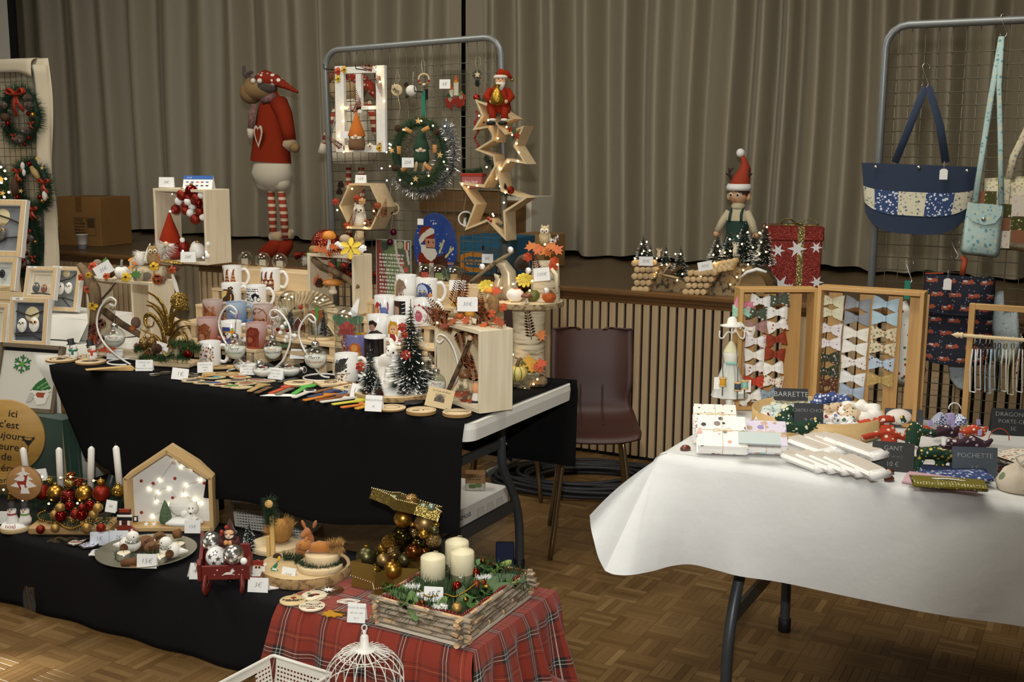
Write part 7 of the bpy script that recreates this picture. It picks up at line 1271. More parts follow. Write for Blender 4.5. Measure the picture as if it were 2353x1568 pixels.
for x,sc_ in((-6,'a83a2a'),(24,'6a9a3a')):
 s_=pt('snowman',G().la([(0,0),(u*13,0),(u*14,u*10),(u*9,u*22),(u*10,u*32),(u*6,u*40),(0,u*42)],16),SNOW,t,T(u*x,0,u*16));pt('hat',G().la([(0,u*38),(u*12,u*39),(u*8,u*40),(u*8,u*50),(0,u*51)],14),P('17171a',.6),s_);pt('scarf',G().la([(u*9,u*20),(u*11,u*22),(u*9,u*25)],14),P(sc_,.7),s_);pt('nose',G().la([(u*2.5,0),(0,u*6)],6,M=T(0,-u*10,u*31)@UPR),P('d9823a',.6),s_)
 for k in(-1,1):pt('eye',G().sph(u*1.5,(k*u*4,-u*9,u*35),6),BLACK,s_)
card('',lb(6,1205),FC,u*34,u*30,'blank white card at the far left edge of the low bench',.15)
card('1€',lb(228,1254),FC+.1,u*40,u*30,'white 1 euro card in front of the bead pictures',.25,size=.018,col='dfe6f0');card('2€',lb(272,1251),FC,u*42,u*30,'white 2 euro card below the standing bead drummer',.25,size=.018,col='e2e6ee')
def bead_fig(name,label,cat,P_,w_,h_,shapes,nx,ny,rz,lie=None,thick=.005):
 t=tg_(name,label,cat,P_,0,rot=(0,0,rz));M=RX(-.15)if lie is None else RX(-PI/2)@T(0,0,-h_/2)@T(0,-.003,0)
 pic=decal('fused_beads',t,shapes,nx,ny,lambda a,b:(M@Vc(((a-.5)*w_,0,b*h_))),w_/h_,VCOL(.35));pic.modifiers.new('thickness','SOLIDIFY').thickness=thick;return t,M
NUT=[('r',.25,.78,.72,.98,'241814'),('r',.3,.84,.66,.96,'8a3018'),('r',.22,.72,.76,.78,'ece8e0'),('r',.22,.6,.74,.72,'1a1614'),('r',.3,.4,.68,.62,'4a1c12'),('r',.3,.44,.38,.62,'ece8e0'),('r',.58,.44,.66,.62,'ece8e0'),('p',[(0,.2),(.3,.48),(.68,.48),(.95,.3),(.9,.1),(.1,.1)],'7c2a16'),('r',.12,.16,.2,.34,'ece8e0'),('r',.7,.18,.78,.34,'ece8e0'),('r',.78,.58,.96,.76,'1a1614'),('r',.83,.62,.93,.72,'ece8e0'),('r',.2,.05,.75,.12,'1a1614')]
bead_fig('bead_figure','red and black bead figure with a white hat band beside the snow house','bead picture',lb(287,1243),u*62,u*74,NUT,24,28,FC)
for(x,y,rz,sh,lb_)in((176,1248,.2,[('p',[(0,.4),(.3,.9),(.6,.7),(1,.9),(.8,.2),(.4,.1)],'241c1a'),('p',[(.08,.42),(.32,.82),(.6,.62),(.9,.8),(.74,.28),(.4,.18)],'e9e4dc'),('l',.3,.5,.7,.5,.12,'b04a22')],'brown and white bead picture lying at the bench edge'),(204,1253,-.3,[('p',[(0,.3),(.3,.95),(.95,.8),(1,.3),(.6,.05)],'241c1a'),('p',[(.07,.34),(.34,.85),(.88,.72),(.9,.36),(.6,.14)],'e9e8ea'),('l',.3,.3,.4,.8,.06,'5a62a8'),('l',.5,.25,.56,.78,.06,'5a62a8'),('l',.7,.3,.74,.74,.06,'5a62a8')],'blue and white striped bead picture lying at the bench edge'),(228,1270,.4,[('p',[(0,.3),(.2,.8),(.9,.9),(1,.4),(.6,.1)],'dcdad6'),('n',3,14,.06,['2a2a2e'],(.2,.3,.8,.8))],'black and white bead picture lying beside the silver plate')):
 bead_fig('bead_picture',lb_,'bead picture',lb(x,y,.003),u*44,u*56,sh,18,18,FC+rz,True)
so_('clear_bag',G().grid(lambda a,b:((a-.5)*.09,(b-.5)*.05,.006+.003*sin(a*12+b*5)),10,6),GLASS('f2f2ee',1.4,.12),'empty clear bag lying under the bead pictures','bag',lb(145,1245),FC)
P0=lb(390,1228);rz=math.radians(31);t=tg_('house_box','house shaped wooden shadow box with polar bears and a light string','shadow box',P0+Vc((-.02,.02,0)),rz);u=S(1,P0);a_=u*101;he,hp_,dd=u*128,u*196,u*62;th_=u*9
HW=WOOD('bf9d68','d0b07e',2,9,.55);HX=WOOD('bf9d68','d0b07e',0,9,.55)
pts=[(-a_,0),(a_,0),(a_,he),(0,hp_),(-a_,he)]
def plank(p,q,nm,m):
 d=Vc((q[0]-p[0],q[1]-p[1]));L_=d.length;pt(nm,G().box(L_,dd,th_,(L_/2,dd/2,th_/2),bev=.001),m,t,T(p[0],0,p[1])@RY(-math.atan2(d.y,d.x)))
plank((-a_,0),(a_,0),'floor_board',HX);plank((a_,0),(a_,he),'side_board',HX);plank((a_,he),(0,hp_),'roof_board',HX);plank((0,hp_),(-a_,he),'roof_board',HX);plank((-a_,he),(-a_,0),'side_board',HX)
pt('white_back',G().pm([(x,y)for x,y in pts],.004,UPR),P('dfe0de',.8),t,T(0,dd*.8,0))
yb_=dd*.78-.004
lw_=[(-.55,.5),(-.3,.62),(.1,.92),(.2,.8),(.45,.78),(.62,.62),(.3,.55),(.25,.42),(.5,.35),(.62,.3),(.3,.2),(-.1,.5),(-.35,.45),(-.4,.32),(-.1,.28),(-.5,.12)]
pl3=[(x*a_,yb_,y*hp_*.9)for x,y in lw_];pt('light_wire',G().tu(spl(pl3,5),.0006,4),P('b0a898',.4,.7),t);g=G()
for x,y,z in pl3:g.sph(u*1.9,(x,y-.003,z),7)
pt('fairy_lights',g,EMIT('fff0c8',20),t,kind='stuff')
for x,z in((-.45,.52),(.05,.58),(.5,.68),(-.02,.34),(.72,.52),(-.75,.16),(-.72,.55)):pt('red_dot',G().sph(u*4,(x*a_,yb_,z*hp_),10,(1,.5,1)),P('8e2418',.5),t)
BEAR=P('f0eee6',.75);sb=pt('snow_base',G().sph(u*45,(0,0,0),16,(1.1,.55,.25)),SNOW,t,T(u*25,dd*.4,u*16));g=G().sph(u*24,(0,0,0),14,(1.3,.8,.95),T(u*22,dd*.55,u*50));g.sph(u*15,(0,0,0),12,(1,.9,1),T(u*48,dd*.4,u*48)).sph(u*8,(0,0,0),10,(1,1.2,.8),T(u*48,dd*.4-u*12,u*44)).sph(u*9,(0,0,0),10,(1,1,1),T(u*30,dd*.3,u*36)).tu([(u*30,dd*.35,u*26),(u*52,dd*.3,u*26),(u*60,dd*.2,u*22)],[u*10,u*9,u*7],10)
for x in(40,56):g.sph(u*4,(u*x,dd*.4,u*61),8)
bp_=pt('polar_bears',g,BEAR,t);rm_=bp_.modifiers.new('blend','REMESH');rm_.mode='VOXEL';rm_.voxel_size=.002;rm_.use_smooth_shade=True
for x,z,r_ in((44,52,1.6),(52,52,1.6),(48,42,2.4),(27,38,1.3),(33,38,1.3)):pt('dark_eye',G().sph(u*r_,(u*x,dd*.4-u*(14 if z>45 else 20 if z>40 else 12),u*z),6),BLACK,t)
pt('green_fir',G().la([(u*12,0),(u*15,u*8),(u*12,u*26),(u*6,u*44),(0,u*56)],12),P('53684a',.9,var=.5,vs=300),t,T(-u*14,dd*.35,u*14))
for k in(-1,1):pt('holly_leaf',glf(u*8,OVAL),GREEN,t,T(u*34+k*u*7,dd*.2-u*6,u*17)@RX(1.)@RZ(k*1.3))
pt('holly_berry',G().sph(u*3,(u*34,dd*.1,u*19),8),RED,t)
for x in(-58,-40):pt('white_star',G().pm(star(u*7,u*3),.002),SNOW,t,T(u*x,dd*.3,u*12)@RX(.8))
text('Hi',t,u*9,T(u*14,dd*.1,hp_*.83)@UPR,'8e2418')
card('15€',P0+Vc((u*44,-0,0))+Vc((.02,.02,.012)),FC,u*36,u*30,'white 15 euro card inside the house box',.15,size=.016)
P0=lb(331,1279)+Vc((0,.012,0));t=tg_('charger_plate','round silver glitter plate','plate',P0,FC);R_=S(112,P0);pt('plate_dish',G().la([(0,.004),(R_*.72,.004),(R_*.78,.006),(R_*.985,.018),(R_,.019),(R_,.016),(R_*.76,.001),(0,0)],48),P('8f8b7a',.4,.55,bump=.15,bs=700),t)
t=tg_('bird_centrepiece','white birds and pine cones and tealights arranged on the silver plate','centrepiece',P0+Vc((0,0,.006)),0);YA=P0.y;u=S(1,P0);Wa=lambda x,y,z=0:at(x,y,t.location.z+z)
for(x,y,fl)in((300,1268,1),(392,1282,-1)):
 g=G().sph(u*22,(0,0,u*18),14,(1.15,.9,.85)).sph(u*15,(fl*u*8,-u*4,u*38),12,(1,.9,.85)).tu([(-fl*u*18,0,u*16),(-fl*u*40,u*4,u*14)],[u*10,u*3],8)
 b=put(t,'white_bird',g,P('efece2',.85,bump=.3,bs=250),Wa(x,y),FR);pt('silver_collar',G().tu([(fl*u*6+u*14*cos(a),-u*3+u*14*sin(a),u*28)for a in[2*PI*k/14 for k in rng(14)]],u*4,7,True),GLIT('b9b8ae',600,.3,.6),b);pt('eye',G().sph(u*1.8,(fl*u*14,-u*15,u*40),6),BLACK,b);pt('wing_cone',gco(u*16,u*9),P('6a4526',.8),b,T(-fl*u*6,-u*20,u*16)@RX(1.2));pt('beak',G().la([(u*2.5,0),(0,u*6)],6,M=T(fl*u*20,-u*10,u*36)@RY(fl*1.4)),P('b9a070',.6),b)
for(x,y)in((285,1285),(368,1292),(410,1264)):
 c=put(t,'tealight',G().cyl(u*16,u*15,n=20),P('b9b5a8',.3,.8),Wa(x,y),FR);pt('wax',G().cyl(u*14.5,u*1,(0,0,u*14.6),18),P('e9dfc0',.6),c);pt('wick',G().tu([(0,0,u*15),(0,0,u*21)],u*.6,5),P('6a5a40',.8),c)
for(x,y,h,r_)in((335,1258,24,22),(322,1264,20,16),(368,1244,22,16),(372,1262,26,14),(352,1266,20,18)):put(t,'pine_cone',gco(u*h,u*r_),P('7a5636',.75),Wa(x,y),FR@RX(.4))
for(x,y,r_)in((352,1252,7),(374,1278,8)):put(t,'white_pompom',G().sph(u*r_,(0,0,u*r_),10),SNOW,Wa(x,y))
put(t,'larch_cone',G().tu([(0,0,u*8),(u*40,0,u*14)],[u*8,u*9],10),P('6e4424',.8,bump=1,bs=200),Wa(280,1303),FR);put(t,'larch_cone',G().tu([(0,0,u*18),(u*16,0,u*22)],[u*10,u*11],10),P('7a5028',.8,bump=1,bs=200),Wa(400,1246),FR);put(t,'cinnamon_stick',G().tu([(0,0,u*3),(u*30,0,u*3)],u*3.5,8),P('8a6038',.8),Wa(300,1306),FR);put(t,'fir_sprig',bld([(-u*30,0,0),(0,0,0),(u*100,u*20,0)],u*6,420,u*18,.001,4),GREEN,Wa(295,1278,.004),FR)
card('15€',lb(337,1307,.008),FC,u*44,u*32,'white 15 euro card on the silver plate',.2,size=.022)
P0=lb(512,1352);u=S(1,P0);t=tg_('wooden_sledge','red wooden sledge painted with white stars','sledge',P0+Vc((0,.015,0)),FC+.12);SLED=P('6e2018',.45,var=.1,vs=20)
pt('tray',G().box(u*110,u*62,u*8,(0,0,u*40),bev=.002),SLED,t);fp=pt('front_board',G().box(u*104,u*7,u*34,(u*2,-u*30,u*46),bev=.002),SLED,t);pt('back_board',G().box(u*104,u*7,u*60,(u*2,u*30,u*62),bev=.002),SLED,t)
pt('side_board',G().pm([(-u*34,0),(u*34,0),(u*40,u*66),(u*30,u*96),(u*20,u*66),(-u*10,u*44),(-u*28,u*50),(-u*38,u*40)],u*8,T(-u*58,0,u*28)@RZ(PI/2)@UPR),SLED,t);pt('side_board',G().pm([(-u*34,0),(u*34,0),(u*36,u*40),(-u*38,u*34)],u*8,T(u*50,0,u*28)@RZ(PI/2)@UPR),SLED,t)
for sx in(-1,1):pt('runner',G().tu(spl([(sx*u*40,-u*34,u*40),(sx*u*42,-u*50,u*20),(sx*u*40,-u*40,u*4),(sx*u*38,0,u*3),(sx*u*38,u*34,u*4)],5),u*5,8,flat=1.6),SLED,t)
decal('white_stencil',t,[('p',[(.3,.2),(.45,.5),(.55,.5),(.62,.85),(.68,.6),(.6,.35),(.72,.2),(.55,.3),(.45,.3)],'e9e2d8'),('c',.2,.7,.06,'e9e2d8'),('c',.8,.25,.06,'e9e2d8'),('c',.9,.7,.04,'e9e2d8'),('c',.12,.3,.04,'e9e2d8')],50,18,flat(u*80,u*26,-u*33.8,-u*30,u*34),3)
decal('white_stencil',t,[('c',.3,.6,.14,'cfc2b4'),('r',.3,.15,.5,.4,'cfc2b4'),('c',.7,.75,.1,'cfc2b4'),('c',.7,.3,.08,'cfc2b4')],20,24,lambda a,b:(-u*66.4,u*30-a*u*58,u*32+b*u*40),1)
SILV=P('c9c6c0',.15,.9);sc2=tg_('sledge_load','snowy and silver baubles heaped in the red sledge','baubles',t.location,FC);
for(x,y,r_,m,st_)in((486,1245,24,SILV,1),(497,1280,24,SNOW,1),(536,1274,24,SILV,1),(560,1290,8,SNOW,0),(512,1292,8,SILV,0)):
 pp=aty(x,y,P0.y+(.015 if y<1260 else 0));o=pt('bauble',G().sph(u*r_,(0,0,0),18),m,sc2,Mx.Translation(RZ(-FC)@(pp-sc2.location)))
 if st_:
  for k,(a,b)in enu(((-.4,.3),(.4,.1),(0,-.3),(.1,.65))):pt('star_sticker',bend(once(('ss',k%2),lambda:G().pm(star(u*7,u*3),.0004,UPR),SNOW if m is SILV else SILV),lambda v:Vc((v.x+a*u*r_,-math.sqrt(max(1e-7,(u*r_*1.01)**2-(v.x+a*u*r_)**2-(v.z+b*u*r_)**2)),v.z+b*u*r_))),None,o)
put(sc2,'red_berry',G().sph(u*5,(0,0,0),8),RED,aty(505,1222,P0.y));put(sc2,'red_berry',G().sph(u*5,(0,0,0),8),RED,aty(513,1213,P0.y));put(sc2,'red_berry',G().sph(u*4,(0,0,0),8),RED,aty(504,1228,P0.y))
sg=tg_('santa_figure','small Santa figure with a brown hat riding the red sledge','figurine',aty(530,1258,P0.y+.02),FC);g_=gnome(sg,sg.location,u*68,0,P('4a2018',.95,sheen=.3),P('d8cbb6',.95),P('3a1a14',.9),'santa_body',.55);pt('face',G().sph(u*11,(0,-u*8,u*36),12,(1,.7,.8)),SKIN,sg)
for k in(-1,1):pt('arm',G().tu([(k*u*15,-u*2,u*24),(k*u*20,-u*14,u*16),(k*u*6,-u*20,u*18)],u*6,8),P('4a1c16',.9),sg);pt('hand',G().sph(u*6,(k*u*5,-u*21,u*18),8),P('c98f58',.7),sg)
card('15€',lb(447,1332),FC+.5,u*26,u*38,'white card leaning in front of the red sledge',.25,size=.012,roll=.2)
tree('frosted bottle brush tree behind the Santa figure',aty(524,1236,P0.y+.06)*1,u*78,u*18,base=False).location.z=ZL+.003;tree('frosted bottle brush tree with a white base beside the hedgehog',lb(574,1272),u*92,u*22)
P0=lb(600,1268);u=S(1,P0);t=tg_('hedgehog_slice','fluffy orange hedgehog on a round wood slice','figurine',P0+Vc((.02,.05,0)),FC);pt('wood_slice',G().cyl(u*58,u*13,n=28),SLICE,t);pt('fur_ball',G().sph(u*26,(u*12,0,u*42),14,(1.1,1,1.1)),P('a87a3c',.95,bump=.8,bs=150),t);pt('fur',bld([(-u*6,0,u*30),(u*12,0,u*55),(u*30,0,u*40)],u*22,1500,u*26,.0012,3),P('b98a4a',.9),t,kind='stuff')
P0=lb(622,1298);u=S(1,P0);t=tg_('peg_reindeer','clothes peg reindeer with a fir sprig on its back','figurine',P0,FC);PEG=WOOD('d2a860','e0bc78',2,20,.6)
pt('peg_leg',G().box(u*10,u*8,u*118,(u*6,0,u*59),bev=.001),PEG,t);pt('peg_leg',G().box(u*8,u*8,u*66,(-u*6,u*8,u*33),bev=.001),PEG,t);pt('fir_sprig',bld([(0,-u*2,u*96),(u*4,-u*2,u*128),(0,-u*2,u*160)],u*8,900,u*20,.001,5),FIR,t,kind='stuff');pt('wooden_head',G().sph(u*10,(u*2,-u*10,u*148),10,(1,.6,1)),PEG,t);pt('fir_sprig',bld([(-u*20,-u*6,u*6),(u*10,-u*8,u*8)],u*6,260,u*15,.001,6),FIR,t,kind='stuff');pt('pine_cone',gco(u*20,u*11),P('3c281a',.8),t,T(u*18,-u*8,u*14)@RX(.6))
P0=lb(702,1318);u=S(1,P0);t=tg_('fawn_slice','large wood slice with a sitting fawn and a squirrel','centrepiece',P0,FC);pt('wood_slice',G().la([(0,0),(u*100,0),(u*104,u*12),(u*101,u*24),(0,u*25)],40),WOOD('c9aa78','d6bc90',0,12,.65),t);pt('bark_edge',G().la([(u*104,u*1),(u*107,u*12),(u*102.5,u*24)],40),BARK('a8885a','7a5c3c',50),t)
pt('small_slice',G().cyl(u*52,u*12,n=26),SLICE,t,T(u*40,-u*30,u*25));pt('small_slice',G().cyl(u*40,u*22,n=24),SLICE,t,T(u*44,-u*22,u*37))
FAWN=P('a5622c',.7,var=.15,vs=30,sheen=.3);g=G().tu([(-u*18,u*4,u*20),(0,0,u*24),(u*12,-u*6,u*30)],[u*19,u*23,u*17],14).tu([(u*8,-u*6,u*34),(u*10,-u*8,u*52),(u*6,-u*10,u*64)],[u*12,u*9,u*9],12).tu([(u*8,-u*6,u*68),(u*0,-u*14,u*64),(-u*8,-u*22,u*58)],[u*11,u*9,u*5],12).tu([(u*12,-u*14,u*24),(u*10,-u*22,u*10),(-u*4,-u*24,u*6)],[u*8,u*6,u*5],8)
for k in(-1,1):g.sph(u*7,(0,0,0),8,(.7,.4,1.6),T(u*8+k*u*13,-u*4,u*84)@RY(k*.4))
f_=pt('fawn',g,FAWN,t,T(-u*2,u*30,u*25));rm_=f_.modifiers.new('blend','REMESH');rm_.mode='VOXEL';rm_.voxel_size=.0022;rm_.use_smooth_shade=True
pt('eye',G().sph(u*2.4,(u*2,u*15,u*92),8),BLACK,t);pt('eye',G().sph(u*2.4,(u*14,u*18,u*92),8),BLACK,t)
g=G().tu([(-u*26,0,u*10),(-u*4,0,u*14),(u*20,0,u*12)],[u*10,u*14,u*12],12).sph(u*13,(-u*36,-u*4,u*20),12,(1.2,1,.9))
for k in(-1,1):g.sph(u*4,(-u*32,k*u*7,u*31),8)
sq_=pt('squirrel',g,P('b0702f',.9,sheen=.3),t,T(u*40,-u*24,u*59));pt('bushy_tail',bld([(u*18,0,u*12),(u*50,0,u*16)],u*12,600,u*20,.0012,4),P('b58a50',.9),sq_,kind='stuff');pt('eye',G().sph(u*1.8,(-u*42,-u*14,u*23),6),BLACK,sq_)
for x,y,L_ in((-30,22,50),(40,30,44),(-6,0,36)):pt('fir_sprig',bld([(u*(x-L_/2),u*y,u*30),(u*(x+L_/2),u*y,u*30)],u*8,520,u*17,.001,int(x+99)),FIR,t,kind='stuff')
pt('fir_sprig',bld([(u*(40+46*cos(a)),u*(-26+40*sin(a)),u*38)for a in[-PI*k/10 for k in rng(11)]],u*5,700,u*12,.001,9),FIR,t,kind='stuff');pt('pine_cone',gco(u*22,u*13),P('4a2e1e',.8),t,T(u*86,-u*24,u*26))
SB=[('c',.5,.62,.34,'e9e4da'),('p',[(.15,.72),(.2,.95),(.5,1),(.8,.95),(.85,.7),(.5,.76)],'8a2a1c'),('r',.3,.6,.7,.74,'d9b08a'),('r',.36,.62,.44,.7,'1a1614'),('r',.56,.62,.64,.7,'1a1614'),('r',.15,0,.85,.3,'8a2a1c'),('r',.15,.26,.85,.34,'ece6dc'),('r',.42,.3,.58,.5,'efe9e0'),('c',.95,.78,.07,'efe9e0')]
t2,M_=bead_fig('bead_figure','bead Father Christmas standing at the edge of the fawn slice','bead picture',lb(592,1338),u*40,u*50,SB,22,28,FC)
FB_=[('p',[(.3,.25),(.75,.1),(.78,.3),(.82,.45),(.72,.5),(.85,.68),(.8,.72),(.9,.85),(.5,.5),(.55,.45)],'1f7a52'),('p',[(.4,.3),(.75,.22),(.76,.3),(.48,.38)],'d9e4da'),('p',[(.55,.48),(.78,.44),(.8,.5),(.6,.56)],'d9e4da'),('p',[(.85,.82),(.98,.86),(.95,1),(.84,.97)],'e0b02a'),('p',[(.3,.1),(.5,.05),(.5,.18),(.36,.22)],'7a4a26')]
bead_fig('bead_figure','bead fir tree with a yellow star beside the bead Father Christmas','bead picture',lb(622,1338),u*46,u*58,FB_,24,28,FC);o=so_('bead_oval',G().la([(0,0),(u*26,0),(u*26,.005),(0,.005)],24,sx=1,sy=.6),P('e6dcd4',.5),'white oval bead plaque under the bead fir tree','bead picture',lb(622,1350),FC)
card('3€',lb(592,1362),FC-.1,u*46,u*32,'white 3 euro card before the bead Father Christmas',.25,size=.02);card('20€',lb(660,1340,.01),FC-.4,u*36,u*34,'white 20 euro card on the fawn slice',.3,size=.016)
lp=lambda x,y,z=0:at(x,y,ZL+.0065+z)
ds_=((673,1382,30,.05,'round wood ornament printed with a Santa cap',[('c',.5,.72,.12,'8a2a1c'),('tx',.2,.3,.8,.55,2,'5a2018',3),('r',.25,.35,.75,.42,'2a2220')],'Bon Noël'),(722,1371,29,.3,'round wood ornament printed aussi above the Merry Christmas one',[('e',.5,.55,.25,.1,'8a2a1c'),('e',.35,.45,.15,.12,'2a2220'),('c',.3,.75,.08,'4a7a3a')],'Aussi'),(717,1395,30,0,'round wood ornament lettered Merry Christmas in front',[('e',.5,.2,.2,.06,'8a2a1c'),('c',.8,.75,.06,'8a2a1c')],'Merry\nChristmas'))
for x,y,r_,rz,lb_,sh,w_ in ds_:
 P_=lp(x,y,.002 if 'front' in lb_ else 0);u=S(1,P_);t=tg_('wood_ornament',lb_,'ornament',P_,FC+rz);pt('wood_disc',G().cyl(u*r_,.004,n=32),P('d6bd8a' if 'Merry' not in lb_ else 'e4d8bc',.6),t);decal('printed_picture',t,sh,40,40,flatxy(u*r_*1.8,u*r_*1.8,.0044));text(w_,t,u*r_*.42,T(0,0,.0048),'3a2420');pt('hang_tab',G().tu([(u*5*cos(a),u*r_*1.1+u*5*sin(a),.002)for a in[2*PI*k/12 for k in rng(12)]],.0012,5,True),P('d6bd8a',.6),t);pt('twine',G().tu(spl([(0,u*r_*1.15,.003),(u*14,u*r_*1.5,.006),(u*34,u*r_*1.7,.003),(u*20,u*r_*1.25,.003)],5),.0008,5),P('b9a078',.9),t)
P_=lp(762,1358);u=S(1,P_);t=tg_('clear_ornament','clear round ornament with a white snowflake beside the gold star box','ornament',P_,FC);pt('clear_disc',G().cyl(u*28,.003,n=28),GLASS('ece9e2',1.6,.1),t);pt('snowflake',G().pm(star(u*15,u*5,8),.0008),SNOW,t,T(-u*8,0,.0032))
t=so_('twine_bundle',G().tu(spl([(-.03,0,.003),(0,.012,.006),(.03,.004,.004),(.01,-.01,.004),(-.02,-.006,.006),(-.03,.01,.004),(0,.016,.008),(.035,.012,.004),(.02,-.004,.006),(-.02,0,.006)],6),.0017,6),P('e6dfcf',.8),'loose white cord bundle behind the boules price card','cord',lp(798,1388),FC)
P_=lp(767,1412);t=so_('leaf_ornament',G().pm([(.03*(1+.18*cos(9*a))*cos(a),.022*(1+.18*cos(9*a))*sin(a))for a in[2*PI*k/54 for k in rng(54)]],.003),P('c08a1e',.5),'amber yellow scalloped leaf ornament on the tartan cloth','ornament',P_,FC)
P_=lp(790,1412);t=so_('feather_ornament',glf(.035,[(x*.4,y)for x,y in OVAL]),P('4a3428',.6),'dark brown feather ornament left of the boules price card','ornament',P_+Vc((0,0,.006)),FC+1.2)
card('BOULE DE NOEL\n4€ OU 10€\nles 3',lp(818,1432),FC-.15,S(42,P_),S(44,P_),'white price card reading boule de Noel in front of the log box',.25,size=.0075)
C0=lp(868,1368);u=S(1,C0);t=tg_('star_box','gold card star box with baubles bursting up to its tilted lid','gift box',C0+Vc((-.01,.075,0)),FC);GC=P('8a7034',.45,.6);o_=star(u*88,u*44,5,PI/2+.35)
for k in rng(10):
 a,b=Vc((*o_[k],0)),Vc((*o_[(k+1)%10],0));d=b-a;pt('card_wall',G().box(d.length,.002,u*62,(d.length/2,0,u*31)),GC,t,Mx.Translation(a)@RZ(math.atan2(d.y,d.x)))
pt('star_bottom',G().pm(o_,.003),GC,t);g=G()
for k in rng(10):
 a,b=Vc((*o_[k],u*26-(k%2)*u*8))*1.02,Vc((*o_[(k+1)%10],u*26-((k+1)%2)*u*8))*1.02
 for q in rng(9):g.sph(u*2.3,tpl(a.lerp(b,q/9)),7)
pt('bead_chain',g,P('c9c0a8',.25,.95),t,kind='stuff')
YA=t.location.y;Wa=lambda x,y,d=0:aty(x,y,YA+d)
def wl_(P_):return Mx.Translation(RZ(-FC)@(P_-t.location))
CLB=((842,1280,25,OLIVE,0),(881,1287,16,CHAMP,-.02),(905,1271,17,GLIT('9a7c48',500),.02),(929,1286,15,OLIVE,-.01),(903,1310,22,GOLD,-.04),(862,1312,13,GLIT('a88a3a',300),-.02),(926,1233,26,OLIVS,.02),(952,1225,16,GLIT('8f7648',500),.04),(962,1249,19,OLIVS,.03),(973,1228,12,GOLD,-.02),(996,1242,18,GLIT('8f7648',500),0),(998,1218,11,OLIVE,0),(1002,1206,8,GOLD,.02),(975,1202,23,CHAMP,.02),(926,1192,22,GOLD,.02),(948,1206,6,GOLD,-.02),(951,1267,19,COPP,-.01),(918,1258,14,OLIVS,.04),(975,1268,12,COPP,.03),(880,1262,14,GOLD,.03),(832,1318,14,OLIVE,.02),(985,1262,10,OLIVS,.06))
for x,y,r_,m,d in CLB:
 o=pt('bauble',once(('cb',r_),lambda:G().sph(u*r_,(0,0,0),18),m),None,t,wl_(Wa(x,y,d)));pt('cap',once(('cc',r_),lambda:G().cyl(u*r_*.2,u*r_*.22,(0,0,u*r_*.95),8),GOLD),None,o)
pt('gold_bow',gfl(u*20,7,.5,.6),P('b8964a',.25,.95),t,wl_(Wa(892,1240,-.03))@RX(.9));pt('gold_bow',gfl(u*16,6,.5,.8),P('b8964a',.25,.95),t,wl_(Wa(884,1252,-.03))@RX(1.3))
ld=pt('star_lid',G().pm(star(u*92,u*56,5,PI/2+.2),u*22),GLIT('9a8240',700,.3,.8,.5),t,wl_(Wa(936,1172,.02))@RY(.3)@RX(-.22)@RZ(.1));g=G();o2=star(u*93,u*57,5,PI/2+.2)
for k in rng(10):
 for q in rng(10):a=Vc(o2[k]).lerp(Vc(o2[(k+1)%10]),q/10);g.sph(u*2.4,(a.x,a.y,u*24),7)
pt('bead_chain',g,P('c9b98a',.25,.95),ld,kind='stuff')
for x,y,m,r_ in((885,1140,SAGE,9),(906,1146,SAGE,9),(946,1150,GLIT('a8824a',500),16),(973,1165,SAGE,9),(991,1166,SAGE,9),(915,1152,SAGE,6)):pt('bauble',G().sph(u*r_,(0,0,0),16),m,t,wl_(Wa(x,y,0)))
pt('support_rod',G().tu([(0,.01,0),(u*40,.02,u*190)],.004,6),P('6a5a30',.4,.8),t)
A,Bq,Cq=at(862,1436,.257),at(1065,1490,.257),at(1222,1372,.257);u=S(1,Bq);ex=(Bq-A);ey=(Cq-Bq);Lx,Ly=ex.length,ey.length;ang=math.atan2(ex.y,ex.x);hb_=u*64
t=tg_('log_planter','rectangular planter clad in split birch logs with a red bead string','planter',A,ang);a2=math.atan2(ey.y,ey.x)-ang;sk=Vc((cos(a2),sin(a2),0))*Ly
LOGM=BARK('a39480','6e604c',60,.9,.35,1,1.);LEND=P('c9a67a',.8,var=.15,vs=60)
pt('base_tray',G().pm([(0,0),(Lx,0),(Lx+sk.x,sk.y),(sk.x,sk.y)],.008),P('d6cdb8',.8),t);pt('inner_soil',G().pm([(.02,.02),(Lx-.02,.02),(Lx+sk.x-.02,sk.y-.02),(sk.x+.02,sk.y-.02)],hb_*.78),P('26301c',.95),t);pt('moss_filling',bld([(.03+0*k,.03,hb_*.78)if k%2 else(Lx*.9,Ly*.1,hb_*.8)for k in rng(2)]+[(Lx+sk.x*.9,sk.y*.9,hb_*.8),(sk.x*.9+.02,sk.y*.9,hb_*.8),(Lx*.2,sk.y*.3,hb_*.8),(Lx+sk.x*.5-.05,sk.y*.5,hb_*.8),(.06,.06,hb_*.8)],.06,3200,.035,.0018,4),P('2f4a22',.8),t,kind='stuff')
r=random.Random(9)
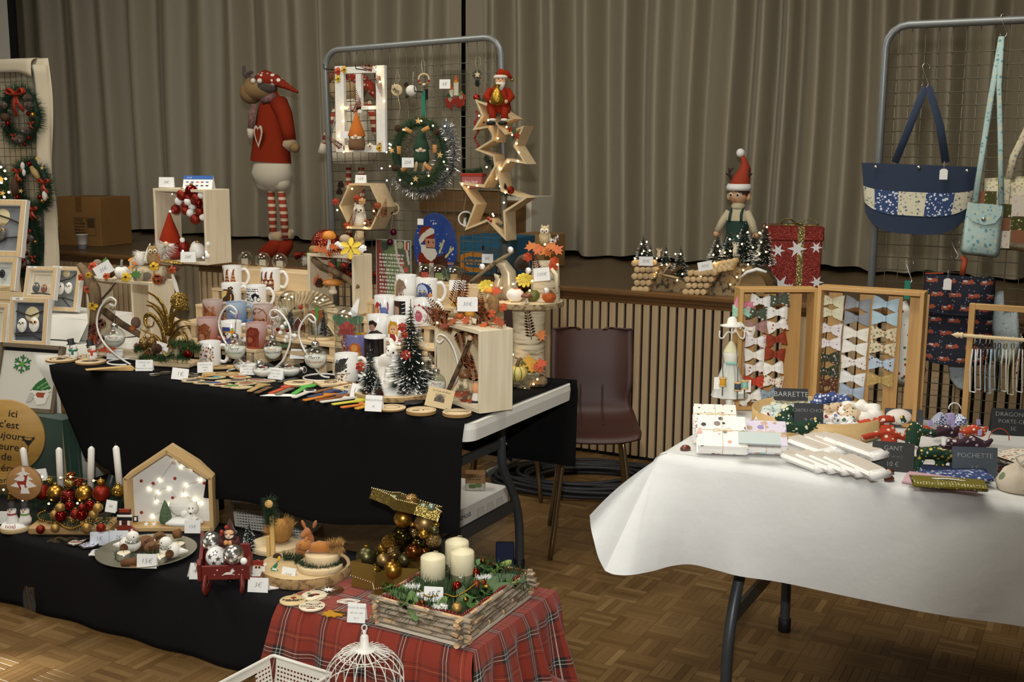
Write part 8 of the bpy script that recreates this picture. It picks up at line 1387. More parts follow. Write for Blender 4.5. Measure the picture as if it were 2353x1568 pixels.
def wall_logs(p,q):
 d=q-p;L_=d.length;z=.008;nrm=Vc((-d.y,d.x,0)).normalized()
 for row in rng(5):
  hh=hb_/5;x=-.01+r.uniform(-.02,.01)
  while x<L_-.01:
   w_=r.uniform(.06,.13);w_=min(w_,L_-x+.012);c=p+d.normalized()*(x+w_/2)+nrm*(.01+r.uniform(-.004,.003));lg_=G();hw=w_/2;hr=hh*.62
   prof_=[(cos(a)*hr*1.05,sin(a)*hr*.82)for a in[2*PI*k/8+r.uniform(-.15,.15)for k in rng(8)]]
   v=[(-hw+r.uniform(-.004,.004),y,zz)for y,zz in prof_]+[(0,y*r.uniform(1,1.12),zz*1.04)for y,zz in prof_]+[(hw+r.uniform(-.008,.008),y*r.uniform(.7,1),zz*.9)for y,zz in prof_]
   f=[(s_*8+k,s_*8+(k+1)%8,s_*8+8+(k+1)%8,s_*8+8+k)for s_ in rng(2)for k in rng(8)]+[tpl(rng(7,-1,-1)),tpl(rng(16,24))]
   lg_.add(v,f,None,False);me=mesh(lg_,LOGM,'split_log');me.materials.append(LEND);me.polygons[16].material_index=1;me.polygons[17].material_index=1
   if row==4 or r.random()<.25:
    for k in(1,2):me.polygons[k+(8 if r.random()<.5 else 0)].material_index=1
   pt('split_log',me,None,t,Mx.Translation((c.x,c.y,z+hh*(row+.5)))@RZ(math.atan2(d.y,d.x)+r.uniform(-.03,.03)));x+=w_*.96
o0=Vc((0,0,0));cs=[o0,Vc((Lx,0,0)),Vc((Lx,0,0))+sk,sk]
for k in rng(4):wall_logs(cs[k],cs[(k+1)%4])
g=G();path=[c+Vc((0,0,hb_+.006))for c in cs];rim_=[]
for k in rng(4):
 a,b=path[k],path[(k+1)%4];cen=sum(path,Vc())/4;a=a.lerp(cen,.09);b=b.lerp(cen,.09);n=int((b-a).length/.0105)
 for q in rng(n):p_=a.lerp(b,q/n);g.sph(.0056,(p_.x,p_.y,p_.z+.003*sin(q*.7)),8)
pt('red_bead_string',g,P('6e2018',.35,.3),t,kind='stuff')
def lo_(x,y,z):return Mx.Translation(RZ(-ang)@(at(x,y,.257+z)-A))
for(x,y,wpx,hpx,lb_)in((995,1348,57,78,'front left cream pillar candle in the log planter'),(1062,1338,56,80,'front right cream pillar candle in the log planter'),(1050,1315,55,80,'cream pillar candle at the back of the log planter')):
 P_=at(x,y,.257+hb_*.8);uu=S(1,P_);c=tg_('pillar_candle',lb_,'candle',P_,FC,'pillar candles');R_=uu*wpx/2;h_=uu*hpx*1.04;pt('wax_body',G().la([(0,0),(R_,0),(R_,h_*.86),(R_*.92,h_*.9),(R_*.3,h_*.985),(0,h_)],28),P('e6dcb8',.5,trans=.2),c);pt('wick',G().tu([(0,0,h_),(uu*3,0,h_+uu*4),(uu*12,0,h_+uu*3)],uu*.8,5),P('c9bb90',.8),c);pt('glass_cup',G().la([(R_*1.1,0),(R_*1.12,h_*.3),(R_*1.08,h_*.3),(R_*1.06,.002)],24),GLASS(),c)
tg=hb_*.9
for(x,y,rz,s_,c)in((925,1375,.9,42,'3a5a22'),(950,1390,.2,46,'4a6a2a'),(1010,1395,-.4,36,'5c7a2c'),(1085,1385,.8,44,'4a6a26'),(1110,1330,-1.2,40,'3c5a26'),(1150,1305,-.8,40,'7a8a2a'),(1160,1330,-1.6,56,'2c4622'),(930,1352,1.4,34,'4a6a2a'),(1120,1350,-.6,46,'33521f'),(1060,1370,.1,40,'2f4a20'),(1025,1300,.9,32,'3a5a22'),(1085,1300,-.8,34,'3f6a2a'),(1000,1375,.5,40,'2a421e'),(1140,1350,-1.2,40,'35551f')):pt('green_leaf',glf(u*s_,[(a*.75,b)for a,b in OVAL],.3),P(c,.5),t,lo_(x,y,tg+.012)@RZ(-ang+FC)@RX(.55)@RZ(rz))
for(x,y,a,L_)in((1105,1330,.35,90),(1130,1320,.7,60),(905,1370,-.5,60),(930,1368,-1.1,56),(1075,1395,.3,60),(955,1400,-.9,60),(1150,1350,1.1,70),(1110,1375,.5,50),(1020,1385,-.3,44)):pt('fern_sprig',gfe(u*L_,u*16),P('4f7a34',.6),t,lo_(x,y,tg)@RZ(-ang+FC)@RY(a)@RX(.2))
for(x,y,r_,m)in((1050,1350,15,REDS),(1093,1318,12,REDS),(1110,1340,9,REDM),(1095,1345,12,REDM),(1050,1398,13,GOLDM),(1118,1352,9,GOLD),(1070,1378,7,GOLD),(970,1385,8,COPP),(1110,1290,8,COPP)):o=pt('bauble',G().sph(u*r_,(0,0,0),16),m,t,lo_(x,y,tg+.022));pt('cap',G().cyl(u*r_*.25,u*r_*.25,(0,0,u*r_*.95),8),GOLD,o)
for(x,y,L_)in((948,1352,40),(1110,1330,44),(965,1372,24),(1010,1398,40)):pt('white_sprig',bld([(-u*L_*.5,0,0),(u*L_*.5,0,u*8)],u*4,170,u*9,.0012,int(x)),SNOW,t,lo_(x,y,tg+.02))
g=G();bp=spl([RZ(-ang)@(at(x,y,.257+tg+.03)-A)for x,y in((965,1358),(985,1372),(1020,1366),(1045,1372),(1070,1360),(1090,1345),(1110,1335))],7)
for p_ in bp:g.sph(u*2.6,tpl(p_),7)
pt('gold_bead_chain',g,GOLD,t,kind='stuff')
P_=at(1000,1384,.257+hb_);card('45€',P_+Vc((0,-.01,.004)),FC-.12,u*46,u*36,'white 45 euro card standing in the log planter',.2,size=.022,tcol='2a2a2e')
C0=at(838,1640,0);C0=Vc((aty(838,1500,2.2).x,2.2,0));u=S(1,C0);t=tg_('birdcage','white wire birdcage holding an owl and autumn leaves','birdcage',C0,FC);WW2=P('e6e3da',.4);R_=u*88;zt_=aty(838,1440,2.2).z;z1=zt_-u*68;z2=zt_-u*135
wires=mesh(G().tu(spl([(u*24,0,z1+u*12),(u*40,0,z1+u*6),(u*66,0,z1-u*6),(R_*.97,0,z1-u*34),(R_,0,z2),(R_,0,z2-u*60),(R_,0,.02)],5),.0014,6),WW2,'cage_wire')
for k in rng(22):pt('cage_wire',wires,None,t,RZ(2*PI*k/22))
loop=mesh(G().tu(spl([(u*18,0,z1+u*16),(u*44,0,z1+u*12),(u*58,u*6,z1+u*2),(u*50,u*10,z1-u*6),(u*36,u*8,z1-u*8)],4),.0013,5),WW2,'cage_loop')
for k in rng(22):pt('cage_loop',loop,None,t,RZ(2*PI*(k+.5)/22))
for z,rr in((z1-u*8,u*34),(z2-u*4,R_),(.06,R_),(.02,R_)):pt('cage_ring',G().tu([(rr*cos(a),rr*sin(a),z)for a in[2*PI*k/36 for k in rng(36)]],.0018,6,True),WW2,t)
pt('cage_top',G().la([(u*26,z1+u*12),(u*24,z1+u*16),(u*10,z1+u*20),(u*9,z1+u*44),(u*6,z1+u*48),(u*3,z1+u*50),(u*5,z1+u*56),(0,z1+u*60)],20),WW2,t);pt('hanging_ring',G().tu([(u*6*cos(a),0,zt_-u*4+u*7*sin(a))for a in[2*PI*k/16 for k in rng(16)]],.0016,6,True),WW2,t);pt('cage_floor',G().cyl(R_,.012,(0,0,.008),32),WW2,t)
oc=tg_('owl_figure','beige owl figure inside the birdcage','owl',C0+Vc((0,0,.02)),FC);owl(oc,oc.location+FR@Vc((u*18,0,.06)),u*100,0,P('b9a684',.8,bump=.5,bs=120),'dccdb0')
for x,y,z,a,c in((-30,-20,.1,.4,'b8782c'),(-50,5,.06,1.2,'a84a1c'),(30,-40,.05,2,'b0481c'),(50,0,.05,.9,'c0561e'),(0,-45,.07,-.6,'b0601e')):pt('maple_leaf',glf(u*34),P(c,.7),oc,T(u*x,u*y,z)@RX(.9)@RZ(a))
pt('branch',G().tu([(-u*60,0,.04),(-u*20,u*10,.1)],.008,7),TWIG,oc);pt('clear_bauble',G().sph(u*20,(u*34,-u*30,.055),14),GLASS(),oc);lights(oc,[oc.location+FR@Vc((u*6,-u*48,.09)),oc.location+FR@Vc((u*40,-u*46,.085))],.004,EMIT('e8e4ff',18));pt('moss_bed',G().cyl(u*70,.04,n=24),P('6a5a34',.95,var=.3,vs=40),oc)
def basket(label,P_,w_,d_,h_,rz,cut=None):
 t=tg_('lattice_basket',label,'basket',P_,rz);BW=P('e2dfd6',.5);sq=.0085;c=.0125;rows=max(3,int((h_-.03)/c));
 def panel(L_,M,name,out=None):
  g=G();n=int(L_/c);s0=(L_-n*c)/2+c/2;zz0=.012+(h_-.022-.012-rows*c)/2+c/2;edges_x=[0];
  for i in rng(n):edges_x+=[s0+i*c-sq/2,s0+i*c+sq/2]
  edges_x.append(L_);ez=[0]
  for j in rng(rows):ez+=[zz0+j*c-sq*.38,zz0+j*c+sq*.38]
  ez.append(h_)
  vid={}
  def V(i,j):
   if(i,j)not in vid:vid[i,j]=len(g.v);g.v.append((edges_x[i]-L_/2,0,ez[j]))
   return vid[i,j]
  for j in rng(len(ez)-1):
   for i in rng(len(edges_x)-1):
    if i%2==1 and j%2==1:continue
    xm=(edges_x[i]+edges_x[i+1])/2-L_/2
    if out and abs(xm)<out and h_-.055<(ez[j]+ez[j+1])/2<h_-.02:continue
    g.f.append((V(i,j),V(i+1,j),V(i+1,j+1),V(i,j+1)));g.s.append(False)
  o=pt('lattice_side',g,BW,t,M);md=o.modifiers.new('thickness','SOLIDIFY');md.thickness=.0022;md.offset=0
 tp=.12
 panel(w_,T(0,-d_/2,0)@RX(tp),'f');panel(w_,T(0,d_/2,0)@RX(-tp),'b');panel(d_,T(-w_/2,0,0)@RZ(PI/2)@RX(-tp),'l',.045);panel(d_,T(w_/2,0,0)@RZ(PI/2)@RX(tp),'r',.045)
 pt('basket_floor',G().box(w_,d_,.003,(0,0,.003)),BW,t);e=math.tan(tp)*h_;rr=[(x*(w_/2+e),y*(d_/2+e))for x,y in((-1,-1),(1,-1),(1,1),(-1,1))]
 pt('rim',G().tu([(x*q,y*k,h_)for(x,y),q,k in[(rr[0],1,.94),(rr[0],.96,1),(rr[1],.96,1),(rr[1],1,.94),(rr[2],1,.94),(rr[2],.96,1),(rr[3],.96,1),(rr[3],1,.94)]],.0055,8,True),BW,t);return t
q0,q1,q2=at(518,1562,.12),at(628,1508,.12),at(760,1550,.12);rz=math.atan2((q2-q1).y,(q2-q1).x);wq=(q2-q1).length;dq=.24;cq=q1+(q2-q1)/2+Vc((sin(rz),-cos(rz),0))*dq/2
basket('white lattice basket on the floor in front of the tartan cloth',Vc((cq.x,cq.y,0)),wq*.9,dq*.9,.12,rz)
basket('white lattice basket on the floor behind the low bench',at(608,1232,0)+Vc((0,.1,0)),.3,.2,.135,FC-.25)
so_('wooden_plank',G().box(.42,.02,.05,(0,0,.025),bev=.002),WOOD('5a4024','6c4e2e',0),'dark wooden plank lying behind the white lattice basket','plank',at(600,1150,0)+Vc((0,.14,0)),FC-.25)
so_('plastic_bag',G().grid(lambda a,b:((a-.5)*.05+.004*sin(b*6),-.012*(1-b)-.004*sin(a*9+b*4),b*.1),8,12),GLASS('dcd8d0',2.6,.15),'small clear zip bag hanging against the black bench cloth','bag',at(76,1415,0)+Vc((0,-.006,.004)),FC*.1)
# stored under the middle table
A,Bq=at(1057,1242,0),at(1167,1183,0);d=Bq-A;L_=d.length*1.12;hb2=S(68,Bq);t=tg_('mug_carton','white printed carton of mugs lying under the middle table','box',A-d*.12,math.atan2(d.y,d.x));pt('carton',G().box(L_,.26,hb2,(L_/2,.13,hb2/2),bev=.002),P('d8d6d0',.6),t);pt('black_band',G().box(L_+.001,.001,.008,(L_/2,-.0008,.004)),P('16161a',.6),t);text('cricut',t,.035,T(L_*.2,-.0014,hb2*.72)@UPR,'1c1c20')
sh=[]
for k in rng(3):sh+=[('r',.08+k*.3,.1,.28+k*.3,.85,'b9b7b0'),('r',.1+k*.3,.15,.26+k*.3,.8,'c9c7c0'),('o',.3+k*.3,.5,.12,.05,'b9b7b0')]
decal('mug_picture',t,sh,50,24,flat(L_*.6,hb2*.75,-.0012,L_*.36,hb2*.12),3)
t=tg_('paper_box','small brown paper box with a leaf print on the mug carton','box',at(1092,1128,hb2+.002),.5);pt('box_body',G().box(.085,.06,.075,(0,.03,.0375),bev=.002),P('8a6840',.75),t);decal('leaf_print',t,[('r',0,0,1,.4,'a8a494'),('e',.35,.25,.2,.14,'4a5a2c'),('e',.65,.3,.2,.14,'5a6a34'),('tx',.2,.6,.8,.9,2,'4a3a24',2)],30,24,flat(.083,.073,-.0006,None,.001),1.1)
t=tg_('shop_bag','white shopping bag with blue lettering leaning under the middle table','bag',at(1100,1090,0)+Vc((0,.42,0)),FC*.6);bg=lambda a,b:(-.19+a*.38+.01*sin(b*7),.02*sin(a*7+b*5)+(.05 if b>.6 else 0)*(b-.6),b*.24*(1+.15*sin(a*5)))
pt('bag_front',G().grid(bg,20,14),P('d9d8d4',.6),t);pt('bag_back',G().grid(lambda a,b:(-.19+a*.38,.12,b*.26),8,6),P('cfcec8',.6),t);pt('bag_side',G().grid(lambda a,b:(.19,a*.12,b*.25),4,4),P('cfcec8',.6),t);pt('lettering',bend(txm('ACTION',.105,'24357e',shear=.15),lambda v:Vc((v.x,-.026,v.y+.14))),None,t);pt('red_stripe',G().box(.3,.002,.012,(.02,-.024,.2)),P('b03a2e',.6),t)
t=so_('blue_folder',G().box(.07,.02,.11,(0,0,.055),bev=.003),P('1a2444',.5),'dark blue folder standing on the floor by the table leg','folder',at(1160,1310,0),FC)
# far left: wreaths on the cream backed panel
def wreath(label,x,y,R1,R2,seed,deco,a0=0,a1=2*PI,pts=None):
 B0=aty(x,y,4.71);u=S(1,B0);t=tg_('fir_wreath',label,'wreath',B0,0,None)
 cr=[(u*R1*cos(a),0,u*R1*sin(a))for a in[a0+(a1-a0)*k/36 for k in rng(37)]]if pts is None else[aty(a,b,4.71)-B0 for a,b in pts]
 pt('pine_needles',bld(cr,u*R2*.8,3200,u*R2*1.,.0015,seed),P('24442a',.8),t,kind='stuff');pt('core',G().tu(cr,u*R2*.35,8),DKGRN,t)
 for k,(dx,dy,nm,s_)in enu(deco):
  P_=aty(dx,dy,4.64)
  if nm=='cone':o=put(t,'pine_cone',gco(u*s_*1.2,u*s_*.7),P('5a4a3c',.8),P_,FR@RX(1.2));pt('frosted_tips',bld([(0,0,0),(0,0,u*s_)],u*s_*.4,70,u*s_*.6,.0018,k),SNOW,o)
  elif nm=='red':ball(t,P_,u*s_,REDS,False)
  elif nm=='gold':ball(t,P_,u*s_,GOLD,False)
  elif nm=='star':put(t,'gold_star',G().pm(star(u*s_,u*s_*.42),.004),P('d2b468',.5),P_,FR@UPR@RZ(k))
  elif nm=='white':put(t,'white_pod',G().sph(u*s_,(0,0,0),10,(.7,.6,1.2)),P('d9d6cf',.8),P_)
  elif nm=='long':put(t,'gold_cone',G().tu([(0,0,-u*s_),(0,0,0),(0,0,u*s_)],[u*5,u*8,u*4],8),P('a88c58',.6,bump=1,bs=160),P_,RY(-.7))
  elif nm=='brown':put(t,'brown_cone',G().tu([(0,0,-u*s_),(0,0,0),(0,0,u*s_)],[u*8,u*12,u*8],8),P('4a3222',.8,bump=1,bs=160),P_)
  elif nm=='bow':
   b=put(t,'red_bow',G().tu(spl([(0,0,0),(u*s_*.8,0,u*s_*.5),(u*s_,0,u*s_*.1),(0,0,0),(-u*s_,0,u*s_*.1),(-u*s_*.8,0,u*s_*.5),(0,0,0)],5),u*s_*.28,6,flat=.35),P('9a3018',.45),P_);pt('ribbon_tail',G().tu([(0,0,0),(u*s_*.3,-.01,-u*s_*.7),(u*s_*.9,0,-u*s_*1.4)],u*s_*.2,6,flat=.3),P('9a3018',.45),b);pt('ribbon_tail',G().tu([(0,0,0),(-u*s_*.2,-.01,-u*s_*.8),(-u*s_*.1,0,-u*s_*1.9)],u*s_*.22,6,flat=.3),P('9a3018',.45),b)
 return t
wreath('fir wreath with a big red bow and frosted cones, topmost on the left panel',46,266,56,22,3,[(36,217,'bow',26),(10,245,'cone',13),(68,245,'cone',14),(66,228,'cone',13),(63,303,'cone',13),(48,324,'cone',16),(10,287,'cone',11),(75,264,'gold',6),(18,284,'red',6),(65,261,'red',5),(66,317,'red',5),(57,332,'red',4),(30,312,'bow',8),(71,284,'bow',8),(12,270,'brown',9)])
wreath('fir wreath with gold and brown cones below the top wreath',72,430,52,22,5,[(80,397,'long',17),(34,430,'brown',22),(52,382,'white',8),(55,397,'white',7),(103,450,'white',10),(92,453,'red',6),(97,462,'gold',5),(44,413,'gold',5),(67,377,'red',6),(86,364,'star',6),(97,386,'star',5),(48,439,'star',6),(64,488,'star',5),(100,420,'bow',16),(40,395,'bow',14),(74,482,'bow',14),(40,454,'red',6),(110,455,'gold',3)])
t=wreath('curving fir garland with red baubles hanging lowest on the left panel',74,560,0,20,7,[(63,533,'bow',10),(72,550,'cone',11),(61,555,'red',6),(81,556,'gold',4),(75,592,'bow',8),(60,583,'red',5),(54,600,'red',6),(64,607,'cone',11),(62,619,'gold',4),(50,612,'brown',8)],pts=[(66,505),(78,525),(84,550),(86,575),(78,600),(62,620),(48,630)])
t=wreath('brightly lit fir wreath cut off by the left edge of the photo',-18,432,46,20,9,[(3,412,'star',8),(6,444,'star',7)]);lights(t,[aty(x,y,4.62)for x,y in((2,384),(11,393),(13,411),(3,420),(20,442),(10,453),(22,470),(-10,400))],.007)
# left table: owl pictures
TBL=(-5.65,-3.75)
g=G();g.grid(lambda u,v:(-5.7+u*1.99,3.05+v*.8,.742+.002*sin(u*12)*sin(v*9)),20,10);g.grid(lambda u,v:(-5.7+u*1.99,3.05-.01*min(1,v*6)-.004*v*(1+sin(u*25)),.742-v*.55),40,8);g.grid(lambda u,v:(-3.71+.01*min(1,v*6)+.012*v*(1+sin(u*12)),3.05+u*.8,.742-v*.52),20,8)
o=so_('tablecloth',g,P('d8d6cd',.85),'off white cloth over the far left table under the owl pictures','tablecloth');o.modifiers.new('thickness','SOLIDIFY').thickness=.002
q=aty(155,800,3.28);zt2=aty(155,722,3.45).z
bl=tg_('draped_block','white cloth draped over a block behind the small owl pictures','display block',Vc((-4.16,3.5,.745)));hB=zt2-.745
pt('block',G().box(.5,.26,hB-.004,(0,0,(hB-.004)/2)),P('cfcdc4',.8),bl);g=G();g.grid(lambda u,v:(-.26+u*.52,-.135+v*.27,hB+.001*sin(u*9)),10,6);g.grid(lambda u,v:(-.26+u*.52-0,-.135-.05*v-.012*sin(u*14)*v,hB-v*(hB-.003)),24,8);g.grid(lambda u,v:(.26+.06*v+.012*sin(u*9)*v,-.135+u*.27-.04*v*(1-u),hB-v*(hB-.003)),12,8);pt('white_cloth',g,P('dedcd4',.85),bl)
FW_,FB_2=P('e9e7e2',.5),WOOD('c9ac80','d8bd92',2,14,.6)
def owlet(t,M,w_,h_,cx_,cz,s_,body,eye,r_=1):
 o=pt('stone_owl',G().sph(s_,(0,0,0),14,(.78,.35,1.1)),body,t,M@T(cx_,-.012,cz))
 for k in(-1,1):pt('eye_disc',G().sph(s_*.26,(k*s_*.3,-s_*.3,s_*.35),10,(1,.4,1)),P(eye,.4),o);pt('eye',G().sph(s_*.13,(k*s_*.28,-s_*.42,s_*.35),8,(1,.5,1)),BLACK,o)
 pt('beak',G().la([(s_*.1,0),(0,-s_*.22)],6,(0,-s_*.42,s_*.2)),P('3a3028',.6),o)
 for k in(-1,1):pt('wing',G().sph(s_*.5,(k*s_*.5,-s_*.16,-s_*.15),10,(.4,.4,1)),body,o)
def picture(label,x,yb,wpx,ytop,Y,rz,lean,bg,owls,moon=None,price=None,mat=None,dfr=.028,twigs=()):
 P_=aty(x,yb,Y);u=S(1,P_);fac=cos(math.atan((x-W/2)/FPX)*-1+YAW-rz);w_=u*wpx/max(.5,fac);h_=(aty(x,ytop,Y).z-P_.z)*1.04;t=tg_('owl_picture',label,'picture',P_,rz);M=RX(-lean);b=w_*.12
 for s_ in(-1,1):pt('frame_side',G().box(b,dfr,h_,(s_*(w_-b)/2,0,h_/2)),FW_,t,M);pt('beech_trim',G().box(b*.8,.003,h_*.98,(s_*(w_-b*1.15)/2,-dfr/2-.001,h_/2)),FB_2,t,M)
 for z in(b/2,h_-b/2):pt('frame_rail',G().box(w_-2*b,dfr,b,(0,0,z)),FW_,t,M);pt('beech_trim',G().box(w_-2*b,.003,b*.8,(0,-dfr/2-.001,z)),FB_2,t,M)
 pt('backing',G().box(w_-2*b,.004,h_-2*b,(0,dfr*.3,h_/2)),P(bg,.9,var=.12,vs=20),t,M)
 yb2=dfr*.3-.003
 if mat:pt('mount',G().rim([(-w_*.38,b),(w_*.38,b),(w_*.38,h_-b),(-w_*.38,h_-b)],[(-w_*.27,b*1.9),(w_*.27,b*1.9),(w_*.27,h_-b*1.9),(-w_*.27,h_-b*1.9)],.004,M@T(0,yb2,0)@UPR),P(mat,.8),t)
 if moon:pt('moon',G().cyl(w_*moon[2],.003,n=28,M=T(w_*moon[0],yb2,h_*moon[1])@UPR),P('d9cba0',.8),t,M)
 for pts in twigs:pt('twig',G().tu([(w_*a,yb2-.006,h_*c)for a,c in pts],w_*.016,6),P('3a332c',.9),t,M)
 for(cx2,cz,s_,bo,ey)in owls:owlet(t,M,w_,h_,w_*cx2,h_*cz,w_*s_,bo,ey)
 if price:pt('price_label',G().box(w_*.28,.001,h_*.06,(-w_*.3,-dfr/2-.003,h_*.965)),PAPER,t,M);text(price,t,h_*.05,M@T(-w_*.3,-dfr/2-.0042,h_*.965)@UPR,'2a2a2a')
 pt('strut',G().box(.02,.004,h_*.6,(0,0,h_*.3)),FB_2,t,T(0,h_*.42*sin(lean)+.05,0)@RX(.25));return t
WO=P('e6e2d8',.7,var=.15,vs=200);GO=P('6a655f',.7,var=.5,vs=150);MO=P('8a5a4a',.7,var=.4,vs=150);BLU=P('565c66',.7,var=.4,vs=150)
picture('owl picture of two white owls under a yellow moon, 24 euro, nearest',66,795,82,690,3.13,.35,.22,'5c6068',[(-.16,.42,.155,WO,'d9d4c8'),(.15,.44,.165,WO,'c98a4a')],(.03,.66,.18),'24€',None,twigs=([(-.4,.72),(0,.62),(.4,.76)],[(-.38,.24),(0,.28),(.36,.3)],[(-.36,.2),(.1,.22),(.36,.12)]))
picture('owl picture with a grey and a brown owl on a cream mount, 24 euro',92,689,66,616,3.4,.3,.3,'ddd3bd',[(-.12,.36,.14,BLU,'e2d6c0'),(.14,.33,.12,MO,'e0cbaa')],None,'24€','d9cdb4',twigs=([(-.3,.18),(0,.2),(.3,.17)],))
picture('owl picture of two white owls on a grey sky at the right',146,716,62,617,3.46,.25,.28,'888b8a',[(-.14,.5,.17,WO,'e6e2d8'),(.14,.52,.16,WO,'d8d4ca')],(-.06,.85,.12),'24€',None,twigs=([(-.4,.3),(0,.3),(.36,.24)],[(-.1,.3),(.2,.1)],[(-.3,.66),(.1,.74),(.4,.92)]))
picture('large owl picture with a grey owl before a pale moon, cut by the left edge',0,591,96,462,3.62,.3,.26,'7d8086',[(.02,.42,.13,GO,'d9a878')],(-.04,.7,.16),None,None,twigs=([(-.4,.8),(.1,.68),(.4,.58)],[(-.4,.3),(.1,.34),(.4,.36)],[(-.2,.2),(.1,.32)]))
picture('small bird picture priced 28 euro under the large owl picture',-8,668,84,594,3.58,.3,.26,'cfd2cc',[(.14,.5,.09,P('22242a',.6),'22242a')],None,None,'c9cac2',twigs=());t=[o for o in bpy.data.objects if o.get('label','').startswith('small bird picture')][0];text('28€',t,.012,T(.035,-.02,.125)@RX(-.26)@UPR,'2a2a2a')
picture('owl picture with a beige mount at the lower left edge of the photo',-22,800,70,702,3.12,.3,.24,'cfc6b0',[(.1,.5,.1,WO,'d8d0c0')],None,None,'d9d0bc')
t=tg_('wooden_easel','pale wooden easel holding the pictures at the left edge','easel',aty(30,700,3.66));t.location.z=.745;Qe=lambda x,y,d=0:aty(x,y,3.66+d)-t.location
for a,b in(((36,600),(50,690)),((20,640),(24,712)),((-40,640),(-50,700))):pt('easel_leg',G().tu([tpl(Qe(*a)),tpl(Vc((Qe(*b).x,Qe(*b).y,0.)))],.009,6),PINEW,t)
pt('easel_shelf',G().box(.3,.03,.02,tpl(Qe(-8,674,-.06))),PINEX,t)
t=tg_('slatted_crate','slatted wooden crate standing behind the front owl pictures','crate',Vc((aty(15,760,3.42).x,3.42,.745)),.2)
for k in rng(4):pt('slat',G().box(.26,.008,.035,(0,0,.02+.045*k)),PINEX,t)
for s_ in(-1,1):pt('corner_post',G().box(.02,.02,.185,(s_*.12,.014,.0925)),PINEW,t);pt('side_slat',G().box(.008,.16,.17,(s_*.128,.1,.085)),PINEW,t)
q=aty(110,962,2.95);zg=q.z;xr=aty(143,1020,2.95).x
t=tg_('cloth_stand','low stand draped in dark green cloth below the framed bead gnome','stand',Vc((xr-.3,2.995,0)));pt('stool',G().box(.56,.07,zg-.004,(0,0,(zg-.004)/2)),PINEX,t);g=G();g.grid(lambda u,v:(-.3+u*.6,-.04+v*.08,zg),6,4);g.grid(lambda u,v:(-.3+u*.6,-.04-.012*v-.008*v*sin(u*22),zg-v*(zg-.003)),40,6);g.grid(lambda u,v:(.3+.02*v+.014*v*sin(u*12),-.04+u*.08,zg-v*(zg-.003)),14,6);pt('green_cloth',g,P('1d4030',.9,sheen=.3),t)
P_=aty(62,966,2.975);P_.z=zg+.002;h_=(aty(62,806,2.96).z-P_.z)*1.06;u=S(1,P_);w_=u*150;t=tg_('framed_bead_picture','brown framed picture of a green bead snowflake and gnome','picture',P_+Vc((-.02,0,0)),.35);M=RX(-.32)@RY(.03)
for s_ in(-1,1):pt('frame_side',G().box(.016,.03,h_,(s_*w_/2,0,h_/2)),P('6b5c48',.6),t,M)
for z in(.008,h_-.008):pt('frame_rail',G().box(w_,.03,.016,(0,0,z)),P('6b5c48',.6),t,M)
pt('white_mount',G().box(w_*.93,.004,h_*.86,(0,0,h_*.46)),P('cfccc0',.8),t,M);pt('dark_backing',G().box(w_,.004,h_,(0,.01,h_/2)),P('1c1a18',.8),t,M)
SNF=[s_ for k in rng(6)for s_ in(('l',.5,.5,.5+.42*cos(PI*k/3+.5),.5+.42*sin(PI*k/3+.5),.09,'2c6a38'),('l',.5+.26*cos(PI*k/3+.5),.5+.26*sin(PI*k/3+.5),.5+.36*cos(PI*k/3+.85),.5+.36*sin(PI*k/3+.85),.07,'2c6a38'),('l',.5+.26*cos(PI*k/3+.5),.5+.26*sin(PI*k/3+.5),.5+.36*cos(PI*k/3+.15),.5+.36*sin(PI*k/3+.15),.07,'2c6a38'))]+[('c',.5,.5,.1,'5a9a3a')]
decal('bead_snowflake',t,SNF,26,26,lambda a,b:(M@Vc((-w_*.12+(a-.5)*w_*.34,-.0045,h_*.7+(b-.5)*h_*.3))),1,VCOL(.4))
GNB=[('p',[(.1,.4),(.9,.45),(.8,.6),(.95,1),(.6,.85),(.3,.65)],'2c6234'),('l',.35,.5,.8,.8,.05,'6a9a5a'),('l',.5,.48,.86,.66,.05,'6a9a5a'),('p',[(.12,.36),(.5,.3),(.88,.44),(.85,.5),(.45,.42),(.15,.44)],'e0dccf'),('p',[(.2,.34),(.8,.38),(.7,.05),(.4,0)],'e4e0d6'),('p',[(.3,.36),(.65,.38),(.6,.22),(.36,.24)],'9a4a2e'),('p',[(0,.05),(.2,.1),(.3,.3),(.1,.35)],'b8b6b0')]
decal('bead_gnome',t,GNB,34,40,lambda a,b:(M@Vc((w_*.26+(a-.5)*w_*.46,-.0045,h_*.36+(b-.5)*h_*.5))),.9,VCOL(.4))
C0=aty(14,1003,2.78);u=S(1,C0);t=tg_('round_sign','round plywood sign lettered ici c est toujours l heure in black','sign',C0,FC+.12);R_=u*87;pt('plywood_disc',G().cyl(R_,.012,n=48,M=UPR),WOOD('a8803c','bd944c',0,10,.5,3),t)
for k,(s_,dx,sz)in enu((('ici',.24,24),("c'est",.12,24),('toujours',.05,24),("l'heure",-.05,25),('de',0,25),("l'apéro",-.15,25))):text(s_,t,u*sz,T(R_*dx,-.0126,R_*(.62-.29*k))@UPR@RZ(-.16),'161310',off=.0003)
decal('glass_mark',t,[('p',[(0,1),(1,.9),(.48,.35)],'161310'),('p',[(.12,.95),(.85,.87),(.75,.75),(.25,.8)],'b38a44'),('l',.48,.4,.4,0,.05,'161310'),('l',.5,.6,.95,1,.05,'161310')],30,30,lambda a,b:(R_*(.4+.36*a),-.0127,R_*(-.42+.42*b)),1)
